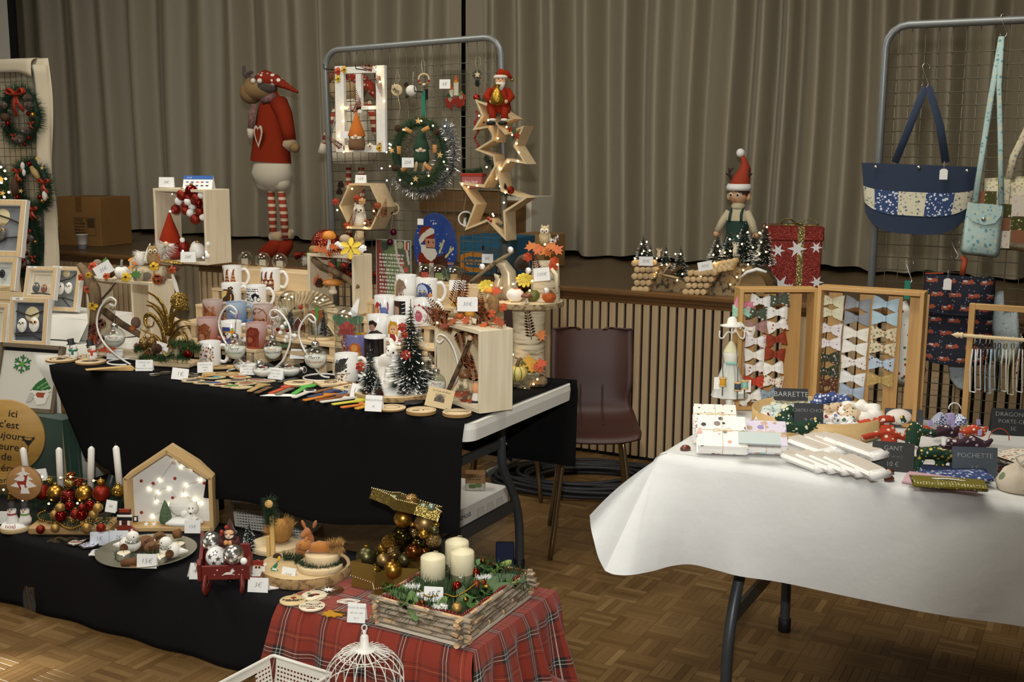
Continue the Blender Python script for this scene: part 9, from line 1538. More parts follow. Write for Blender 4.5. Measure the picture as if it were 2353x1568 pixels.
zs=C0.z-R_;st=tg_('sign_stand','small wooden stand the round sign rests on','stand',Vc((C0.x,C0.y,ZL+.002)),FC+.12);zs-=ZL;pt('slotted_plank',G().box(u*110,.05,.03,(0,0,zs-.008)),WOOD('a8803c','bd944c',0,10,.5),st);pt('front_plank',G().box(u*90,.008,u*22,(-u*10,-.04,zs-u*10)),WOOD('b08a48','c49c58',0,10,.5),st);pt('stand_leg',G().box(u*80,.04,zs-.024,(0,0,(zs-.024)/2)),WOOD('8a6a3a','9c7a48',2,10,.6),st);text('ver',st,u*20,T(-u*10,-.0446,zs-u*11)@UPR,'161310')
so_('grey_sack',G().la([(0,0),(.1,.01),(.11,.1),(.07,.2),(.03,.28),(0,.29)],20,sy=.7),P('33353a',.8,var=.2,vs=14),'dark grey fabric sack slumped behind the candle garland','bag',at(186,1098,0)+Vc((0,.06,0)))
# right table
ZR=.7545
rt_=lambda x,y,z=0:at(x,y,ZR+z)
TW=WOOD('b98d50','caa064',2,8,.5,rnd=True);TWX=WOOD('b98d50','caa064',0,8,.5)
def tray(label,P_,w_,h_,rz,slats):
 t=tg_('display_tray',label,'display tray',P_,rz,'wooden trays of hair bows');d_=.07;th=.012
 for s_ in(-1,1):pt('side_panel',G().box(th,d_,h_,(s_*(w_-th)/2,d_/2,h_/2),bev=.001),TW,t)
 for z in(th/2,h_-th/2):pt('end_panel',G().box(w_-2*th,d_,th,(0,d_/2,z),bev=.001),TWX,t)
 for x,wd_ in slats:pt('slat',G().box(wd_,.006,h_-2*th,(x,d_-.004,h_/2)),TW,t)
 return t
def g_bow(w_,h_):
 g=G();nx,ny=8,5
 for s_ in(-1,1):
  for f_ in(1,-1):
   g.grid(lambda a,b:(s_*(.08+.92*a)*w_/2,-f_*(.006*sin(a*PI)*(1+.4*sin(b*12))+.003),(b-.5)*h_*(.34+.66*a**.7)*(1-.12*sin(b*PI)*a)),nx,ny)
 return g.la([(0,-h_*.2),(w_*.075,-h_*.17),(w_*.085,0),(w_*.075,h_*.17),(0,h_*.2)],8)
BOWC={}
def bow(label,P_,mm,rz,roll=0,w_=.062,h_=.042):
 t=tg_('hair_bow',label,'hair bow',P_,0,'hair bows clipped on the tray slats',rot=(0,roll,rz));k=round(w_,3)
 if k not in BOWC:BOWC[k]=g_bow(w_,h_)
 me=mesh(BOWC[k],mm,'bow_loops');pt('bow_loops',me,None,t);pt('centre_knot',G().box(w_*.13,.012,h_*.45,(0,-.006,0),bev=.002),mm,t);return t
F=dict(cream=DOTS('d8d2b4','8a8a5a,5a6a6a,a89a5a',90,.22),lil=DOTS('e2dcd8','b890a8,c9a8c0,d08a4a',80,.28),lil2=DOTS('e6e0de','b48ac0,c0a0b8,a8a070',85,.25),dkf=DOTS('3c4230','d9d6c8,a890a8,6a7a4a,c9b8b0',120,.34),brf=DOTS('5c3a26','d9d2c4,a8785a,c9b8a4',150,.3),gry=P('8f9298',.9,bump=.2,bs=400),wh=DOTS('e9e4d8','cfc0a0',70,.16),wh2=P('ebe7de',.9),whr=DOTS('e8e2da','8a4a58,a85a5a,6a8a6a',90,.28),whb=DOTS('e9e8e4','6a7aa0',70,.14),lb=P('a9b8c8',.9,bump=.2,bs=400),sky=DOTS('b4ccd8','d0dfe6',60,.12),bei=DOTS('dccdb0','9a7440,b89058,7a8a5a',120,.4),lady=DOTS('b4c6d4','7a2a30,3a3a4a,8a3a3a',85,.3),must=DOTS('b3975a','e0d0a0',220,.28,jit=.2),pink=DOTS('cc7a8c','e6b8c0',200,.22),grw=DOTS('4c5444','e0e0d8,c9c9c0',70,.3),wdeer=DOTS('e2dfd8','4c5a4a,5a6a54',70,.22),mint=DOTS('9cc4ac','5a9a7a,c8e0d0',90,.25),dus=P('a07a74',.9,bump=.3,bs=300),rw=DOTS('e4ddd6','8a3426,b0645a',70,.3),rust=DOTS('8a3820','e6dccc',60,.14),flo=DOTS('e0d6c6','7a4a2a,a86a3a,5a6a4a,c08a6a',90,.35),redf=DOTS('b8402a','e8dcd0',90,.15),teal=DOTS('e6e2d8','2a7a80,8a8a5a,c9a070',70,.26),blu=DOTS('8a9aa6','c9d0d4,5a6a7a',120,.3))
YT=3.5;P_=aty(1995,900,YT);P_=Vc((P_.x,YT,ZR));zt3=aty(1995,668,YT).z;xl,xr_=aty(1872,800,YT).x,aty(2116,800,YT).x;P_.x=(xl+xr_)/2
tray('wooden tray with three columns of pale and floral bows in the middle',P_,xr_-xl,zt3-ZR+.004,0,((-.115,.042),(-.02,.042),(.065,.042),(.135,.055)))
cols={1911:[(692,'cream','topmost cream star'),(719,'cream','second cream star'),(756,'lil','white bow with orange and lilac blossoms as a'),(789,'lil2','white lilac sprig'),(822,'dkf','upper dark green floral'),(853,'dkf','lower dark green floral'),(879,'brf','upper brown floral'),(905,'brf','lowest brown floral')],1972:[(699,'gry','topmost plain grey'),(732,'gry','second plain grey'),(767,'wh','cream white speckled'),(799,'wh2','plain ivory white'),(833,'whr','white bow with red flowers as a'),(869,'whb','white bow with blue specks as a'),(900,'lb','dusty light blue')],2036:[(699,'sky','topmost sky blue'),(732,'sky','second sky blue'),(767,'bei','upper beige leafy'),(800,'bei','lower beige leafy'),(836,'lady','pale blue bow with ladybirds as a'),(873,'must','mustard dotted')]}
for cx2,L_ in cols.items():
 for y,k,lb_ in L_:
  s_=lb_ if 'as a' in lb_ else lb_+' bow'
  bow((s_.replace(' as a','')+' in the '+{1911:'left',1972:'middle',2036:'right'}[cx2]+' column of the middle tray'),aty(cx2-(y-692)*.075,y,YT+.05),F[k],0,.08*sin(y),.075,.044)
PA=Vc((aty(1775,900,3.5).x,3.53,ZR));zA=aty(1775,665,3.5).z;rzA=.58;wA=S(172,PA)/cos(rzA-.27);tray('wooden tray with two columns of bows and a pink one at the left',PA,wA,zA-ZR,rzA,((-.075,.038),(-.01,.038),(.065,.06)))
for(x,y,k,lb_,rl)in((1711,700,'pink','bright pink dotted bow at the top left',.35),(1748,692,'wdeer','green and white bow beside the pink one',.1),(1790,690,'grw','dark green deer bow at the top right',-.1),(1738,720,'grw','dark green dotted bow under the pink one',.1),(1786,718,'wdeer','white bow with a green knot',0),(1706,716,'mint','mint green bow half under the pink one',0),(1738,751,'dus','dusty rose velvet bow',0),(1786,748,'rw','white bow with a rust knot',-.25),(1736,784,'lil','cream bow with a rose knot',.05),(1784,780,'rust','rust red leaf print bow',-.2),(1733,816,'wh','ivory speckled bow left of the rust dotted one',0),(1780,814,'rust','rust red dotted bow',.1),(1733,846,'rw','white bow with pink rounds',-.2),(1776,846,'wh2','plain white bow in the right column',-.1),(1731,877,'redf','bright red printed bow',0),(1776,877,'flo','white and brown floral bow',.15),(1727,911,'teal','white bow with teal specks at the bottom',-.2),(1767,906,'blu','grey blue bow by the barrette sign',-.2),(1694,920,'wh2','small white bow lowest at the left',0),(1712,756,'wh','pale bow behind the hat of the dress form',.3)):
 bow(lb_+' of the left tray',aty(x,y,3.53+(x-1765)*.0006*1.),F[k],rzA*.75,rl,.064,.044)
YK=3.4;t=tg_('hanging_rack','wooden rack with a dowel hung with wrist straps','rack',Vc((aty(2224,850,YK).x,YK,ZR)));hR=aty(2232,697,YK).z-ZR
pt('post',G().box(.016,.02,hR,(0,0,hR/2),bev=.001),TW,t);pt('post',G().box(.016,.02,hR,(.3,0,hR/2),bev=.001),TW,t);pt('top_rail',G().box(.284,.02,.016,(.15,0,hR-.008),bev=.001),TWX,t);pt('foot',G().box(.05,.12,.014,(0,0,.007)),TWX,t);pt('foot',G().box(.05,.12,.014,(.3,0,.007)),TWX,t)
zd=aty(2224,770,YK).z-ZR;pt('dowel',G().tu([(-.02,-.016,zd),(.33,-.016,zd)],.0055,10),P('dcc59c',.6),t);pt('finial',G().la([(.008,0),(.0085,.006),(.0055,.008),(.009,.014),(0,.032)],12,M=T(-.018,-.016,zd)@RY(-PI/2)),P('dcc59c',.6),t)
for k,(x,c,L_,lb_)in enu(((2240,'whb',118,'white and blue sprigged wrist strap leftmost on the dowel'),(2252,'lil2',112,'white lilac wrist strap second from the left on the dowel'),(2266,'brf',118,'brown floral wrist strap on the dowel'),(2275,'sky',120,'pale blue wrist strap on the dowel'),(2285,'lb',112,'dusty blue wrist strap on the dowel'),(2297,'grw',116,'dark green dotted wrist strap on the dowel'),(2311,'wh2',116,'plain cream wrist strap on the dowel'),(2328,'cream',124,'cream star wrist strap on the dowel'),(2348,'rw',118,'white and red printed wrist strap at the right edge'))):
 B0=aty(x,785,YK-.016);u=S(1,B0);s_=tg_('wrist_strap',lb_,'wrist strap',B0,.25,'wrist straps on the dowel');L2=u*L_;w2=u*11;pt('fabric_loop',G().tu([(0,-.004,-.022),(-.004,-.008,-L2*.6),(0,-.012,-L2),(.004,.004,-L2),(.006,.008,-L2*.55),(0,.004,-.022)],w2*.5,6,flat=.22),F[c],s_,RZ(1.2));pt('metal_clasp',G().tu([(.004*cos(a),0,-.013+.009*sin(a))for a in[2*PI*q/10 for q in rng(10)]],.0016,5,True),P('b09a58' if 2300<x<2330 else '6a6058',.25,.95),s_);pt('cord',G().tu([(0,0,-.004),(0,0,u*12)],.0012,5),P('d9cdb0',.7),s_)
P_=rt_(1674,950);u=S(1,P_);t=tg_('dress_form_stand','white dress form stand with a hat and hooks hung with thread reel key rings','stand',P_,FC);IV_=P('e9e6dc',.5);hh=u*215
pt('base_pole',G().la([(0,0),(u*15,0),(u*14,u*10),(u*8,u*20),(u*9,u*34),(u*7,u*40),(u*8,u*60),(0,u*60)],18),IV_,t);g=G();n=36;v=[];f=[]
for z,r_ in((40,41),(44,39),(80,27),(105,18),(118,15)):
 for k in rng(n):a=2*PI*k/n;rr=u*(r_+(2.2*cos(a*9)if z<110 else 0));v.append((rr*cos(a),rr*.8*sin(a),u*z))
for s_ in rng(4):
 for k in rng(n):f.append((s_*n+k,s_*n+(k+1)%n,s_*n+n+(k+1)%n,s_*n+n+k))
pt('pleated_skirt',g.add(v,f),P('c9cbc2',.6),t);pt('bodice',G().la([(u*14,u*118),(u*16,u*128),(u*18,u*140),(u*14,u*150),(u*7,u*162),(u*3,u*168),(0,u*168)],20,sy=.8),P('e6e2d2',.5),t);pt('yellow_yoke',G().la([(u*17.6,u*144),(u*14.8,u*150),(u*7.6,u*162),(u*3.5,u*168)],20,sy=.82),P('ded9b0',.6),t);pt('belt_bow',G().box(u*26,u*8,u*7,(0,-u*13,u*119),bev=u*2),P('8fb8ac',.5),t)
pt('neck_rod',G().tu([(0,0,u*166),(0,0,u*204)],u*2,8),IV_,t);pt('hat',G().la([(0,u*200),(u*26,u*202),(u*27,u*205),(u*12,u*208),(u*10,u*220),(u*4,u*224),(0,u*224)],24,sy=.8),IV_,t);pt('hat_flower',gfl(u*12,6),P('d9d8cc',.7),t,T(u*16,-u*8,u*208)@RX(.6))
for s_ in(-1,1):pt('hook',G().tu(spl([(0,0,u*186),(s_*u*10,-u*4,u*190),(s_*u*20,-u*4,u*176),(s_*u*28,-u*4,u*178),(s_*u*28,-u*4,u*192)],5),u*1.8,7),IV_,t)
for(dx,dz,c,lb_)in((-22,66,'d29a24','key ring with an amber yellow thread reel on the dress form'),(12,56,'3a4250','key ring with a navy thread reel on the dress form'),(28,60,'8cc0b2','key ring with a mint thread reel on the dress form')):
 kx=tg_('key_ring',lb_,'key ring',P_+FR@Vc((u*dx,-u*32,u*(dz+44-40))),FC,'thread reel key rings');pt('thread',G().cyl(u*7.5,u*14,(0,0,u*3),14),P(c,.7),kx);pt('reel_end',G().cyl(u*9,u*3,n=14),P('c9a874',.6),kx);pt('reel_end',G().cyl(u*9,u*3,(0,0,u*17),14),P('c9a874',.6),kx);pt('chain',G().tu([(0,0,u*20),(0,u*14,u*60),(-u*2*(1 if dx>0 else-1),u*26,u*105)],u*1,5),P('8a8478',.3,.95),kx);pt('steel_clip',G().tu([(0,0,0),(0,0,-u*22)],u*1.4,5),P('6a6660',.3,.95),kx)
 pt('paper_tag',G().box(u*13,.001,u*28,(u*(-13 if dx<0 else 8),u*3,u*6)),PAPER,kx)
P_=rt_(1876,984);u=S(1,P_);ea=u*146;t=tg_('round_box','round bentwood box full of scrunchies','box',P_,FC);hw=u*44;BW_=WOOD('c4a26a','d4b580',0,6,.55)
pt('bent_wall',G().la([(ea,0),(ea*1.005,hw),(ea*.985,hw),(ea*.98,.004),(0,.004)],56),BW_,t)
r=random.Random(4)
def scrunchie(label,x,y,z,mm,R1=.04,R2=.018,seed=1,sy=.8,rz=0,tilt=0):
 n,k=30,10;rr=random.Random(seed);ph=rr.uniform(0,6);g=G();v=[];f=[]
 for i in rng(n):
  a=2*PI*i/n;rad=R2*(1+.22*sin(a*7+ph)+.12*sin(a*13))
  for j in rng(k):b=2*PI*j/k;q_=rad*(1+.1*sin(5*b+a*9));v.append(((R1+q_*cos(b))*cos(a),(R1+q_*cos(b))*sin(a)*sy,q_*sin(b)))
 for i in rng(n):
  for j in rng(k):f.append((i*k+j,((i+1)%n)*k+j,((i+1)%n)*k+(j+1)%k,i*k+(j+1)%k))
 return so_('scrunchie',g.add(v,f),mm,label,'scrunchie',rt_(x,y,z),group='scrunchies in the round box',rot=(tilt,0,rz))
F.update(grs=DOTS('1e3a2a','e0d8b0,d9dcd8,c9b060',75,.3),blf=DOTS('3a4a78','d9dce6,aab0c8',95,.38),bef=DOTS('cdb796','8a2a22,3a5a3a,a04a3a',85,.3),whc=DOTS('e3deda','8a3a3a,4a6a5a,6a7a9a',70,.36),ora=P('b5401e',.85),sage=DOTS('c4cfc6','8a9aa0,a8b4b0',80,.34))
for i,(x,y,z,k,lb_,rz,tl)in enu(((1795,955,.035,'sage','pale sage floral scrunchie at the left of the round box',.2,.2),(1785,972,.025,'whc','white scrunchie lowest at the left of the round box',0,.1),(1820,935,.05,'cream','cream leafy scrunchie at the back of the round box',.4,.3),(1838,965,.06,'grs','dark green star scrunchie in the round box',.3,.5),(1912,932,.065,'blf','blue floral scrunchie at the back of the round box',0,.4),(1925,955,.055,'bef','beige scrunchie with red leaves in the round box',.1,.3),(1920,978,.04,'whc','white holly print scrunchie at the front of the round box',.2,.2),(1975,950,.06,'wh2','cream white frilly scrunchie at the right of the round box',.1,.3),(1978,972,.035,'ora','plain orange scrunchie under the cream one',0,.1),(1885,978,.02,'redf','red printed scrunchie at the front of the round box',0,0),(1988,968,.02,'lil','lilac print scrunchie at the right wall of the round box',0,.1),(1812,975,.015,'wh2','ivory scrunchie against the front wall of the round box',0,.1))):scrunchie(lb_,x,y,z,F[k],.045,.021,i+3,.75,rz,tl)
def slate(txt,P_,w_,h_,rz,label,col='1b1d1f',sizes=None,lean=.25):
 t=tg_('slate_sign',label,'sign',P_,rz);m=P(col,.6);M=RX(-lean);pt('front_panel',G().box(w_,.0015,h_,(0,0,h_/2)),m,t,M);pt('back_panel',G().box(w_,.0015,h_*.97,(0,0,h_*.485)),m,t,T(0,2*h_*sin(lean),0)@RX(lean))
 ls=txt.split('\n');n=len(ls)
 for k,s_ in enu(ls):text(s_,t,(sizes or[h_*.6/n]*n)[k],M@T(0,-.0012,h_*(.5+(n-1-2*k)/(2*n)*.82))@UPR,'d9dcd8',off=-.0005)
 return t
P_=rt_(1822,925);u=S(1,aty(1818,915,3.36));slate('BARRETTE',Vc((aty(1818,915,3.36).x,3.36,aty(1818,921,3.36).z)),u*76,u*28,FC-.1,'black sign chalked BARRETTE before the left tray',sizes=[u*17])
P_=aty(1858,985,3.16);u=S(1,P_);slate('CHOU CHOU\n2 €',P_,u*66,u*58,FC-.1,'black sign chalked CHOU CHOU among the scrunchies',sizes=[u*12,u*15])
P_=rt_(2076,982);u=S(1,P_);slate('SUJET',P_,u*84,u*42,FC-.25,'dark sign chalked SUJET behind the fabric animals','34373b',[u*16])
P_=rt_(2050,1082);u=S(1,P_);slate('GANT\n(6 pièces)\n10 €',P_,u*92,u*66,FC-.3,'black sign chalked GANT beside the white gloves','15150f',[u*15,u*11,u*15])
P_=rt_(2240,1096);u=S(1,P_);slate('POCHETTE\n3 €',P_,u*100,u*68,FC-.12,'grey slate sign chalked POCHETTE','4e5660',[u*16,u*14])
P_=rt_(2328,1000);u=S(1,P_);slate('DRAGONNE\nPORTE-CLE\n3€',P_,u*96,u*60,FC-.2,'dark sign chalked DRAGONNE PORTE CLE below the wrist straps','26292c',[u*14,u*13,u*13])
def stack(label,x,y,n,w_,d_,mm,rz,top,hh=.006,tilt=.5):
 P_=rt_(x,y)+Vc((0,0,d_/2*sin(tilt)+.001));knot=True;t=tg_('cloth_stack',label,'cloth stack',P_,rz,'tied stacks of cloth squares',rot=(tilt,0,rz));edge=P('efece6',.95,bump=.4,bs=300);r=random.Random(n+int(x))
 for k in rng(n):pt('cloth_square',G().box(w_*r.uniform(.97,1.01),d_*r.uniform(.97,1.01),hh*.92,(r.uniform(-.002,.002),r.uniform(-.002,.002),hh*(k+.5)),bev=.0015),top if k in(n-1,0)else edge,t)
 z=hh*n+.0006;pt('string',G().tu([(0,-d_/2-.001,.001),(0,-d_/2-.001,z),(0,d_/2,z)],.0009,5),P('d9c49a',.8),t);pt('string',G().tu([(-w_/2-.001,0,.001),(-w_/2,0,z),(w_/2,0,z),(w_/2+.001,0,.001)],.0009,5),P('d9c49a',.8),t)
 if knot:pt('string_bow',G().tu(spl([(0,0,z),(.02,.006,z+.003),(.025,-.004,z),(0,0,z),(-.02,.004,z+.003),(-.024,-.006,z),(0,0,z)],4),.0009,5),P('d9c49a',.8),t)
 return t
ANI=DOTS('efece4','4a4644,8a8078,d9a8a0,6a6460',38,.26,soft=.06);FLW=DOTS('ece6de','b8646a,5a7a4a,c9988a',55,.2);LILA=DOTS('d6cddc','b8a088,9a8ab8,8fc0bc,c9a898',42,.34,soft=.08)
stack('stack of floral cloth squares behind the animal print ones',1640,1012,13,.12,.1,FLW,FC-.12,FLW,.0052,.42);stack('stack of cloth squares printed with raccoons, front left',1657,1036,7,.135,.12,ANI,FC-.12,ANI,.005,.56);stack('stack of lilac cloth squares printed with birds',1757,1036,7,.115,.11,LILA,FC-.15,LILA,.005,.42)
t=so_('cloth_square',G().box(.11,.05,.004,(0,0,0)),P('bfcac6',.9),'folded sage green cloth lying on the back of the lilac stack','cloth',rt_(1745,1008,.062),rot=(.42,0,FC-.15))
TERRY=P('efece6',.95,bump=.7,bs=260,sheen=.3);LINEN=P('cfc4b6',.95,bump=.3,bs=300)
def glove(label,x,y,z,rz,tilt):
 t=tg_('wash_glove',label,'glove',rt_(x,y,z),0,'terry wash gloves',rot=(tilt,0,rz));pt('terry_side',G().box(.064,.13,.021,(0,0,.0105),bev=.0095),TERRY,t);pt('linen_side',G().box(.05,.112,.004,(0,.006,.0203),bev=.0015),LINEN,t);pt('terry_edge',G().tu([(-.03,-.062,.01),(.03,-.062,.01)],.0105,8),TERRY,t)
for k,(x,y,lb_)in enu(((1848,1078,'leftmost front'),(1880,1080,'second front'),(1912,1083,'third front'),(1945,1087,'fourth front'),(1980,1092,'rightmost front'))):glove(lb_+' terry wash glove by the GANT sign',x,y-10,.004+.005*k,FC+.62-.04*k,.08)
for k,(x,y,lb_)in enu(((1862,1034,'leftmost'),(1898,1028,'second'),(1922,1026,'third'),(1946,1030,'fourth'),(1975,1040,'rightmost'))):glove(lb_+' terry wash glove in the back row',x,y,.02+.004*k,FC+.62,.08)
CHO=P('5a2a1c',.25,coat=.4)
for x,y,lb_ in((1575,1034,'chocolate in a shiny wrapper at the left corner of the white table'),(2043,1088,'upper of the two chocolates under the GANT sign'),(2043,1104,'lower of the two chocolates under the GANT sign'),(2300,1083,'chocolate half hidden beside the drawstring bag')):
 t=tg_('chocolate',lb_,'chocolate',rt_(x,y),FC+.3);u=S(1,t.location);pt('chocolate_shell',G().la([(0,0),(u*13,0),(u*12.5,u*5),(u*8,u*10),(0,u*12)],18,sy=.7),CHO,t);pt('red_wrapper_mark',G().sph(u*5,(-u*2,-u*4,u*7),10,(1,.6,.7)),P('b0523a',.3),t)
RDF=DOTS('a83a20','e8d8c4,d9c0a0',55,.28,soft=.06);PUR=DOTS('3a2430','a898a0,cfc4c4',70,.3,soft=.05);GIN=N('gingham');GIN.b.inputs['Roughness'].default_value=.85
_c=GIN.n('TexChecker');_c.inputs['Scale'].default_value=160;GIN.l(GIN.coord(),_c.inputs[0]);_c.inputs[1].default_value=lin('e2e4e8');_c.inputs[2].default_value=lin('3c5a9a');GIN.l(_c.outputs[0],GIN.b.inputs['Base Color']);GIN=GIN.m;ODT=DOTS('b8442a','efe2d0',90,.3,jit=.25);LIB=P('a89cc8',.5)
def plush(name,label,x,y,z,rz,pieces,mm,extra=None,tilt=.5):
 P_=rt_(x,y,z);u=S(1,P_);t=tg_(name,label,'fabric toy',P_,0,rot=(tilt,0,rz));g=G()
 for pts,r_ in pieces:g.tu([(u*a,0,u*b)for a,b in pts],[u*q for q in r_],12,flat=.6)
 o=pt('stuffed_body',g,mm,t);rm_=o.modifiers.new('blend','REMESH');rm_.mode='VOXEL';rm_.voxel_size=.003;rm_.use_smooth_shade=True;return t,u,o
GING=[([(0,20),(0,70)],[20,17]),([(0,78),(0,92)],[20,18]),([(-62,40),(-30,48),(0,52)],[11,12,14]),([(62,30),(30,44),(0,52)],[11,12,14]),([(-18,20),(-26,-6)],[13,11]),([(18,20),(26,-6)],[13,11])]
plush('fabric_gingerbread','red printed fabric gingerbread man left of the green moose',2046,1046,.012,FC,GING,RDF,tilt=-.5)
t,u,o=plush('fabric_moose','dark green star print fabric moose in front of the SUJET sign',2142,1074,.012,FC-.1,[([(-30,30),(10,34),(50,22)],[22,28,22]),([(-44,50),(-40,78),(-30,100)],[16,18,14]),([(-20,82),(10,78)],[16,12]),([(-28,20),(-40,-8)],[13,11]),([(20,16),(14,-10)],[13,11]),([(54,16),(66,-8)],[12,11]),([(-60,100),(-66,118)],[7,5])],DOTS('203c2a','d9b858,dcdcd8,c9a040',90,.3,soft=.05),tilt=-.35)
pt('white_label',G().box(u*8,u*3,u*18,(u*22,-u*16,u*58)),PAPER,t)
for x,y,z,rz,mm,lb_,sc_ in((2125,1010,.025,0,RDF,'red printed fabric toy behind the green moose',.8),(2170,1012,.03,.2,PUR,'dark purple fabric bird left of the gingham heart',.9),(2232,1040,.03,-.3,PUR,'dark purple fabric bird with a lilac ribbon at the right',1.),(2238,1008,.03,.1,ODT,'orange dotted fabric bird behind the purple one',.8),(2200,1040,.015,.3,PUR,'dark purple fabric toy lowest behind the POCHETTE sign',.8)):
 t,u,o=plush('fabric_bird',lb_,x,y,z,FC+rz,[([(-34*sc_,16*sc_),(0,26*sc_),(30*sc_,14*sc_)],[15*sc_,26*sc_,20*sc_]),([(30*sc_,20*sc_),(44*sc_,34*sc_)],[14*sc_,6*sc_]),([(-34*sc_,18*sc_),(-54*sc_,20*sc_)],[14*sc_,15*sc_])],mm,tilt=-.3);pt('ribbon_tab',G().box(u*9,u*4,u*14,(u*16*sc_,-u*2,u*46*sc_),bev=u),LIB,t)
t,u,o=plush('gingham_heart','blue gingham fabric heart with a lilac ribbon',2182,984,.04,FC,[([(-30,24),(-4,6)],[28,16]),([(30,20),(4,4)],[28,16])],GIN,tilt=-.3);pt('ribbon_band',G().box(u*16,u*26,u*36,(0,-u*4,u*16),bev=u*3),LIB,t);pt('white_loop',G().tu([(u*14*cos(a)+u*14,0,u*44+u*14*sin(a))for a in[PI*k/8 for k in rng(9)]],u*1.6,6),P('dfe4e4',.5),t)
so_('red_cord',G().tu([(.03*cos(a),0,.035*sin(a))for a in[PI*k/10 for k in rng(11)]],.0014,6),P('b5421e',.5),'thin red cord loop standing beside the DRAGONNE sign','cord',rt_(2295,1012),FC);so_('white_bonnet',G().sph(.042,(0,0,0),16,(1,.7,.6)),DOTS('e4dcd2','c9b0a8',60,.16),'pale fabric egg behind the SUJET sign','fabric toy',rt_(2066,958,.028),FC)
def pouch(label,x,y,z,rz,w_,d_,mm,elastic=False):
 t=tg_('fabric_pouch',label,'pouch',rt_(x,y,z),rz,'flat fabric pouches');pt('pouch_body',G().grid(lambda a,b:((a-.5)*w_,(b-.5)*d_,.004+.006*sin(b*PI)*(1+.2*sin(a*9))),14,8).grid(lambda a,b:((a-.5)*w_,(.5-b)*d_,-.002),4,3),mm,t);pt('stitched_edge',G().tu([(-w_/2,-d_/2,.002),(w_/2,-d_/2,.002),(w_/2,d_/2,.002),(-w_/2,d_/2,.002)],.003,6,True),mm,t)
 if elastic:pt('white_elastic',G().tu([(-w_/2,.004,.006),(0,0,.0125),(w_/2,.002,.006)],.0026,6,flat=.5),P('e6e4de',.7),t)
pouch('sky blue pouch lowest in the pouch pile',2185,1092,.004,FC-.25,.15,.09,F['sky']);pouch('navy dotted pouch at the back of the pouch pile',2190,1085,.011,FC-.18,.16,.085,DOTS('1c2440','d0d4e0',160,.24,jit=.2));pouch('dusty blue floral pouch in the pouch pile',2196,1096,.018,FC+.15,.16,.09,F['blf']);pouch('pale pink pouch with orange dots in the pouch pile',2165,1110,.025,FC-.5,.17,.1,DOTS('c9a4ac','c98a3a,d9b8bc',40,.2));pouch('olive green dotted pouch with a white elastic on top',2178,1112,.034,FC-.22,.165,.085,DOTS('6e6420','e6e4c8',150,.26,jit=.15),True)
P_=rt_(2325,1120);u=S(1,P_);t=tg_('drawstring_bag','cream drawstring bag with autumn print at the right edge','bag',P_+Vc((.03,0,0)),FC);DB=DOTS('dcd0bc','a85a3a,7a8a6a,c9a890,8a7a6a',26,.22,soft=.05,base2='d2c4ae');pt('bag_body',G().la([(0,0),(u*62,0),(u*66,u*18),(u*50,u*46),(u*22,u*62),(u*26,u*74),(0,u*70)],30,sy=.8),DB,t);pt('cord',G().tu(spl([(-u*22,-u*14,u*62),(-u*40,-u*30,u*84),(-u*10,-u*34,u*92),(-u*26,-u*20,u*62),(-u*10,-u*36,u*50),(u*6,-u*30,u*70)],5),u*1.8,6),P('e9e4da',.8),t)
r=random.Random(5)
for k,(c,lb_)in enu((('must','mustard'),('lil','lilac sprigged'),('sky','sky blue'),('teal','teal specked'),('flo','brown floral'))):pouch(lb_+' folded cloth in the pile at the right edge',2332,1052,.004+.009*k,FC-.2+.2*k,.13,.1,F[c])
# hung on the right grid panel
YRG=4.7
def s_hook(x,y0,y1,lb_):
 P_=aty(x,y0,4.735);P2=aty(x,y1,4.72);L_=P_.z-P2.z;so_('s_hook',G().tu(spl([(.014,.01,-.006),(.016,.012,.008),(0,.012,.016),(-.012,.008,.004),(0,0,-L_*.5),(.012,-.004,-L_+.004),(0,-.006,-L_-.012),(-.014,-.006,-L_)],4),.0022,6),P('b9b8b0',.25,1),lb_,'hook',P_,.3,'chrome s hooks')
s_hook(2128,155,195,'chrome s hook the navy tote bag hangs from');s_hook(2309,40,78,'chrome s hook on the top rail holding the blue pouch');s_hook(2090,606,648,'chrome s hook with a green strap behind the middle tray');s_hook(2196,560,590,'chrome s hook above the fire engine backpack');s_hook(2272,645,690,'chrome s hook at the right of the backpack')
def tag_(P_,w_,h_,lb_):
 t=tg_('paper_tag',lb_,'tag',P_,.2,'white paper price tags');pt('tag_card',G().pm([(-w_/2,-h_),(w_/2,-h_),(w_/2,-h_*.15),(w_*.25,0),(-w_*.25,0),(-w_/2,-h_*.15)],.0012,UPR),PAPER,t);pt('thread',G().tu([(0,0,-.002),(0,.004,h_*.7)],.0007,4),P('d9d4c8',.8),t)
NAVY=P('1f2d44',.85,bump=.3,bs=500,sheen=.15);B0=aty(2114,455,YRG);u=S(1,B0);t=tg_('tote_bag','navy tote bag with a patchwork band of blue florals','bag',B0,0);Qt=lambda x,y,d=0:aty(x,y,YRG+d)-B0
tl,tr,br,bl_=Qt(1980,374),Qt(2250,384),Qt(2222,500),Qt(1988,488)
def bagsurf(u_,v_,d):
 l=bl_.lerp(tl,v_);r2=br.lerp(tr,v_);p=l.lerp(r2,u_);b=sin(u_*PI)**.5;drop=Qt(2110,537)-Qt(2110,494);p.z+=drop.z*(1-v_)**2*(1-(2*u_-1)**4);p.y+=d*b*(.6+.4*(1-v_));return p
pt('bag_front',G().grid(lambda a,b:bagsurf(a,b,-.05),20,14).grid(lambda a,b:bagsurf(1-a,b,.012),12,8),NAVY,t);PW1,PW2=DOTS('cfc8b0','5a6a78,8a9478,a8a890',90,.34),DOTS('34466e','d9dce2,cfd4de',85,.34)
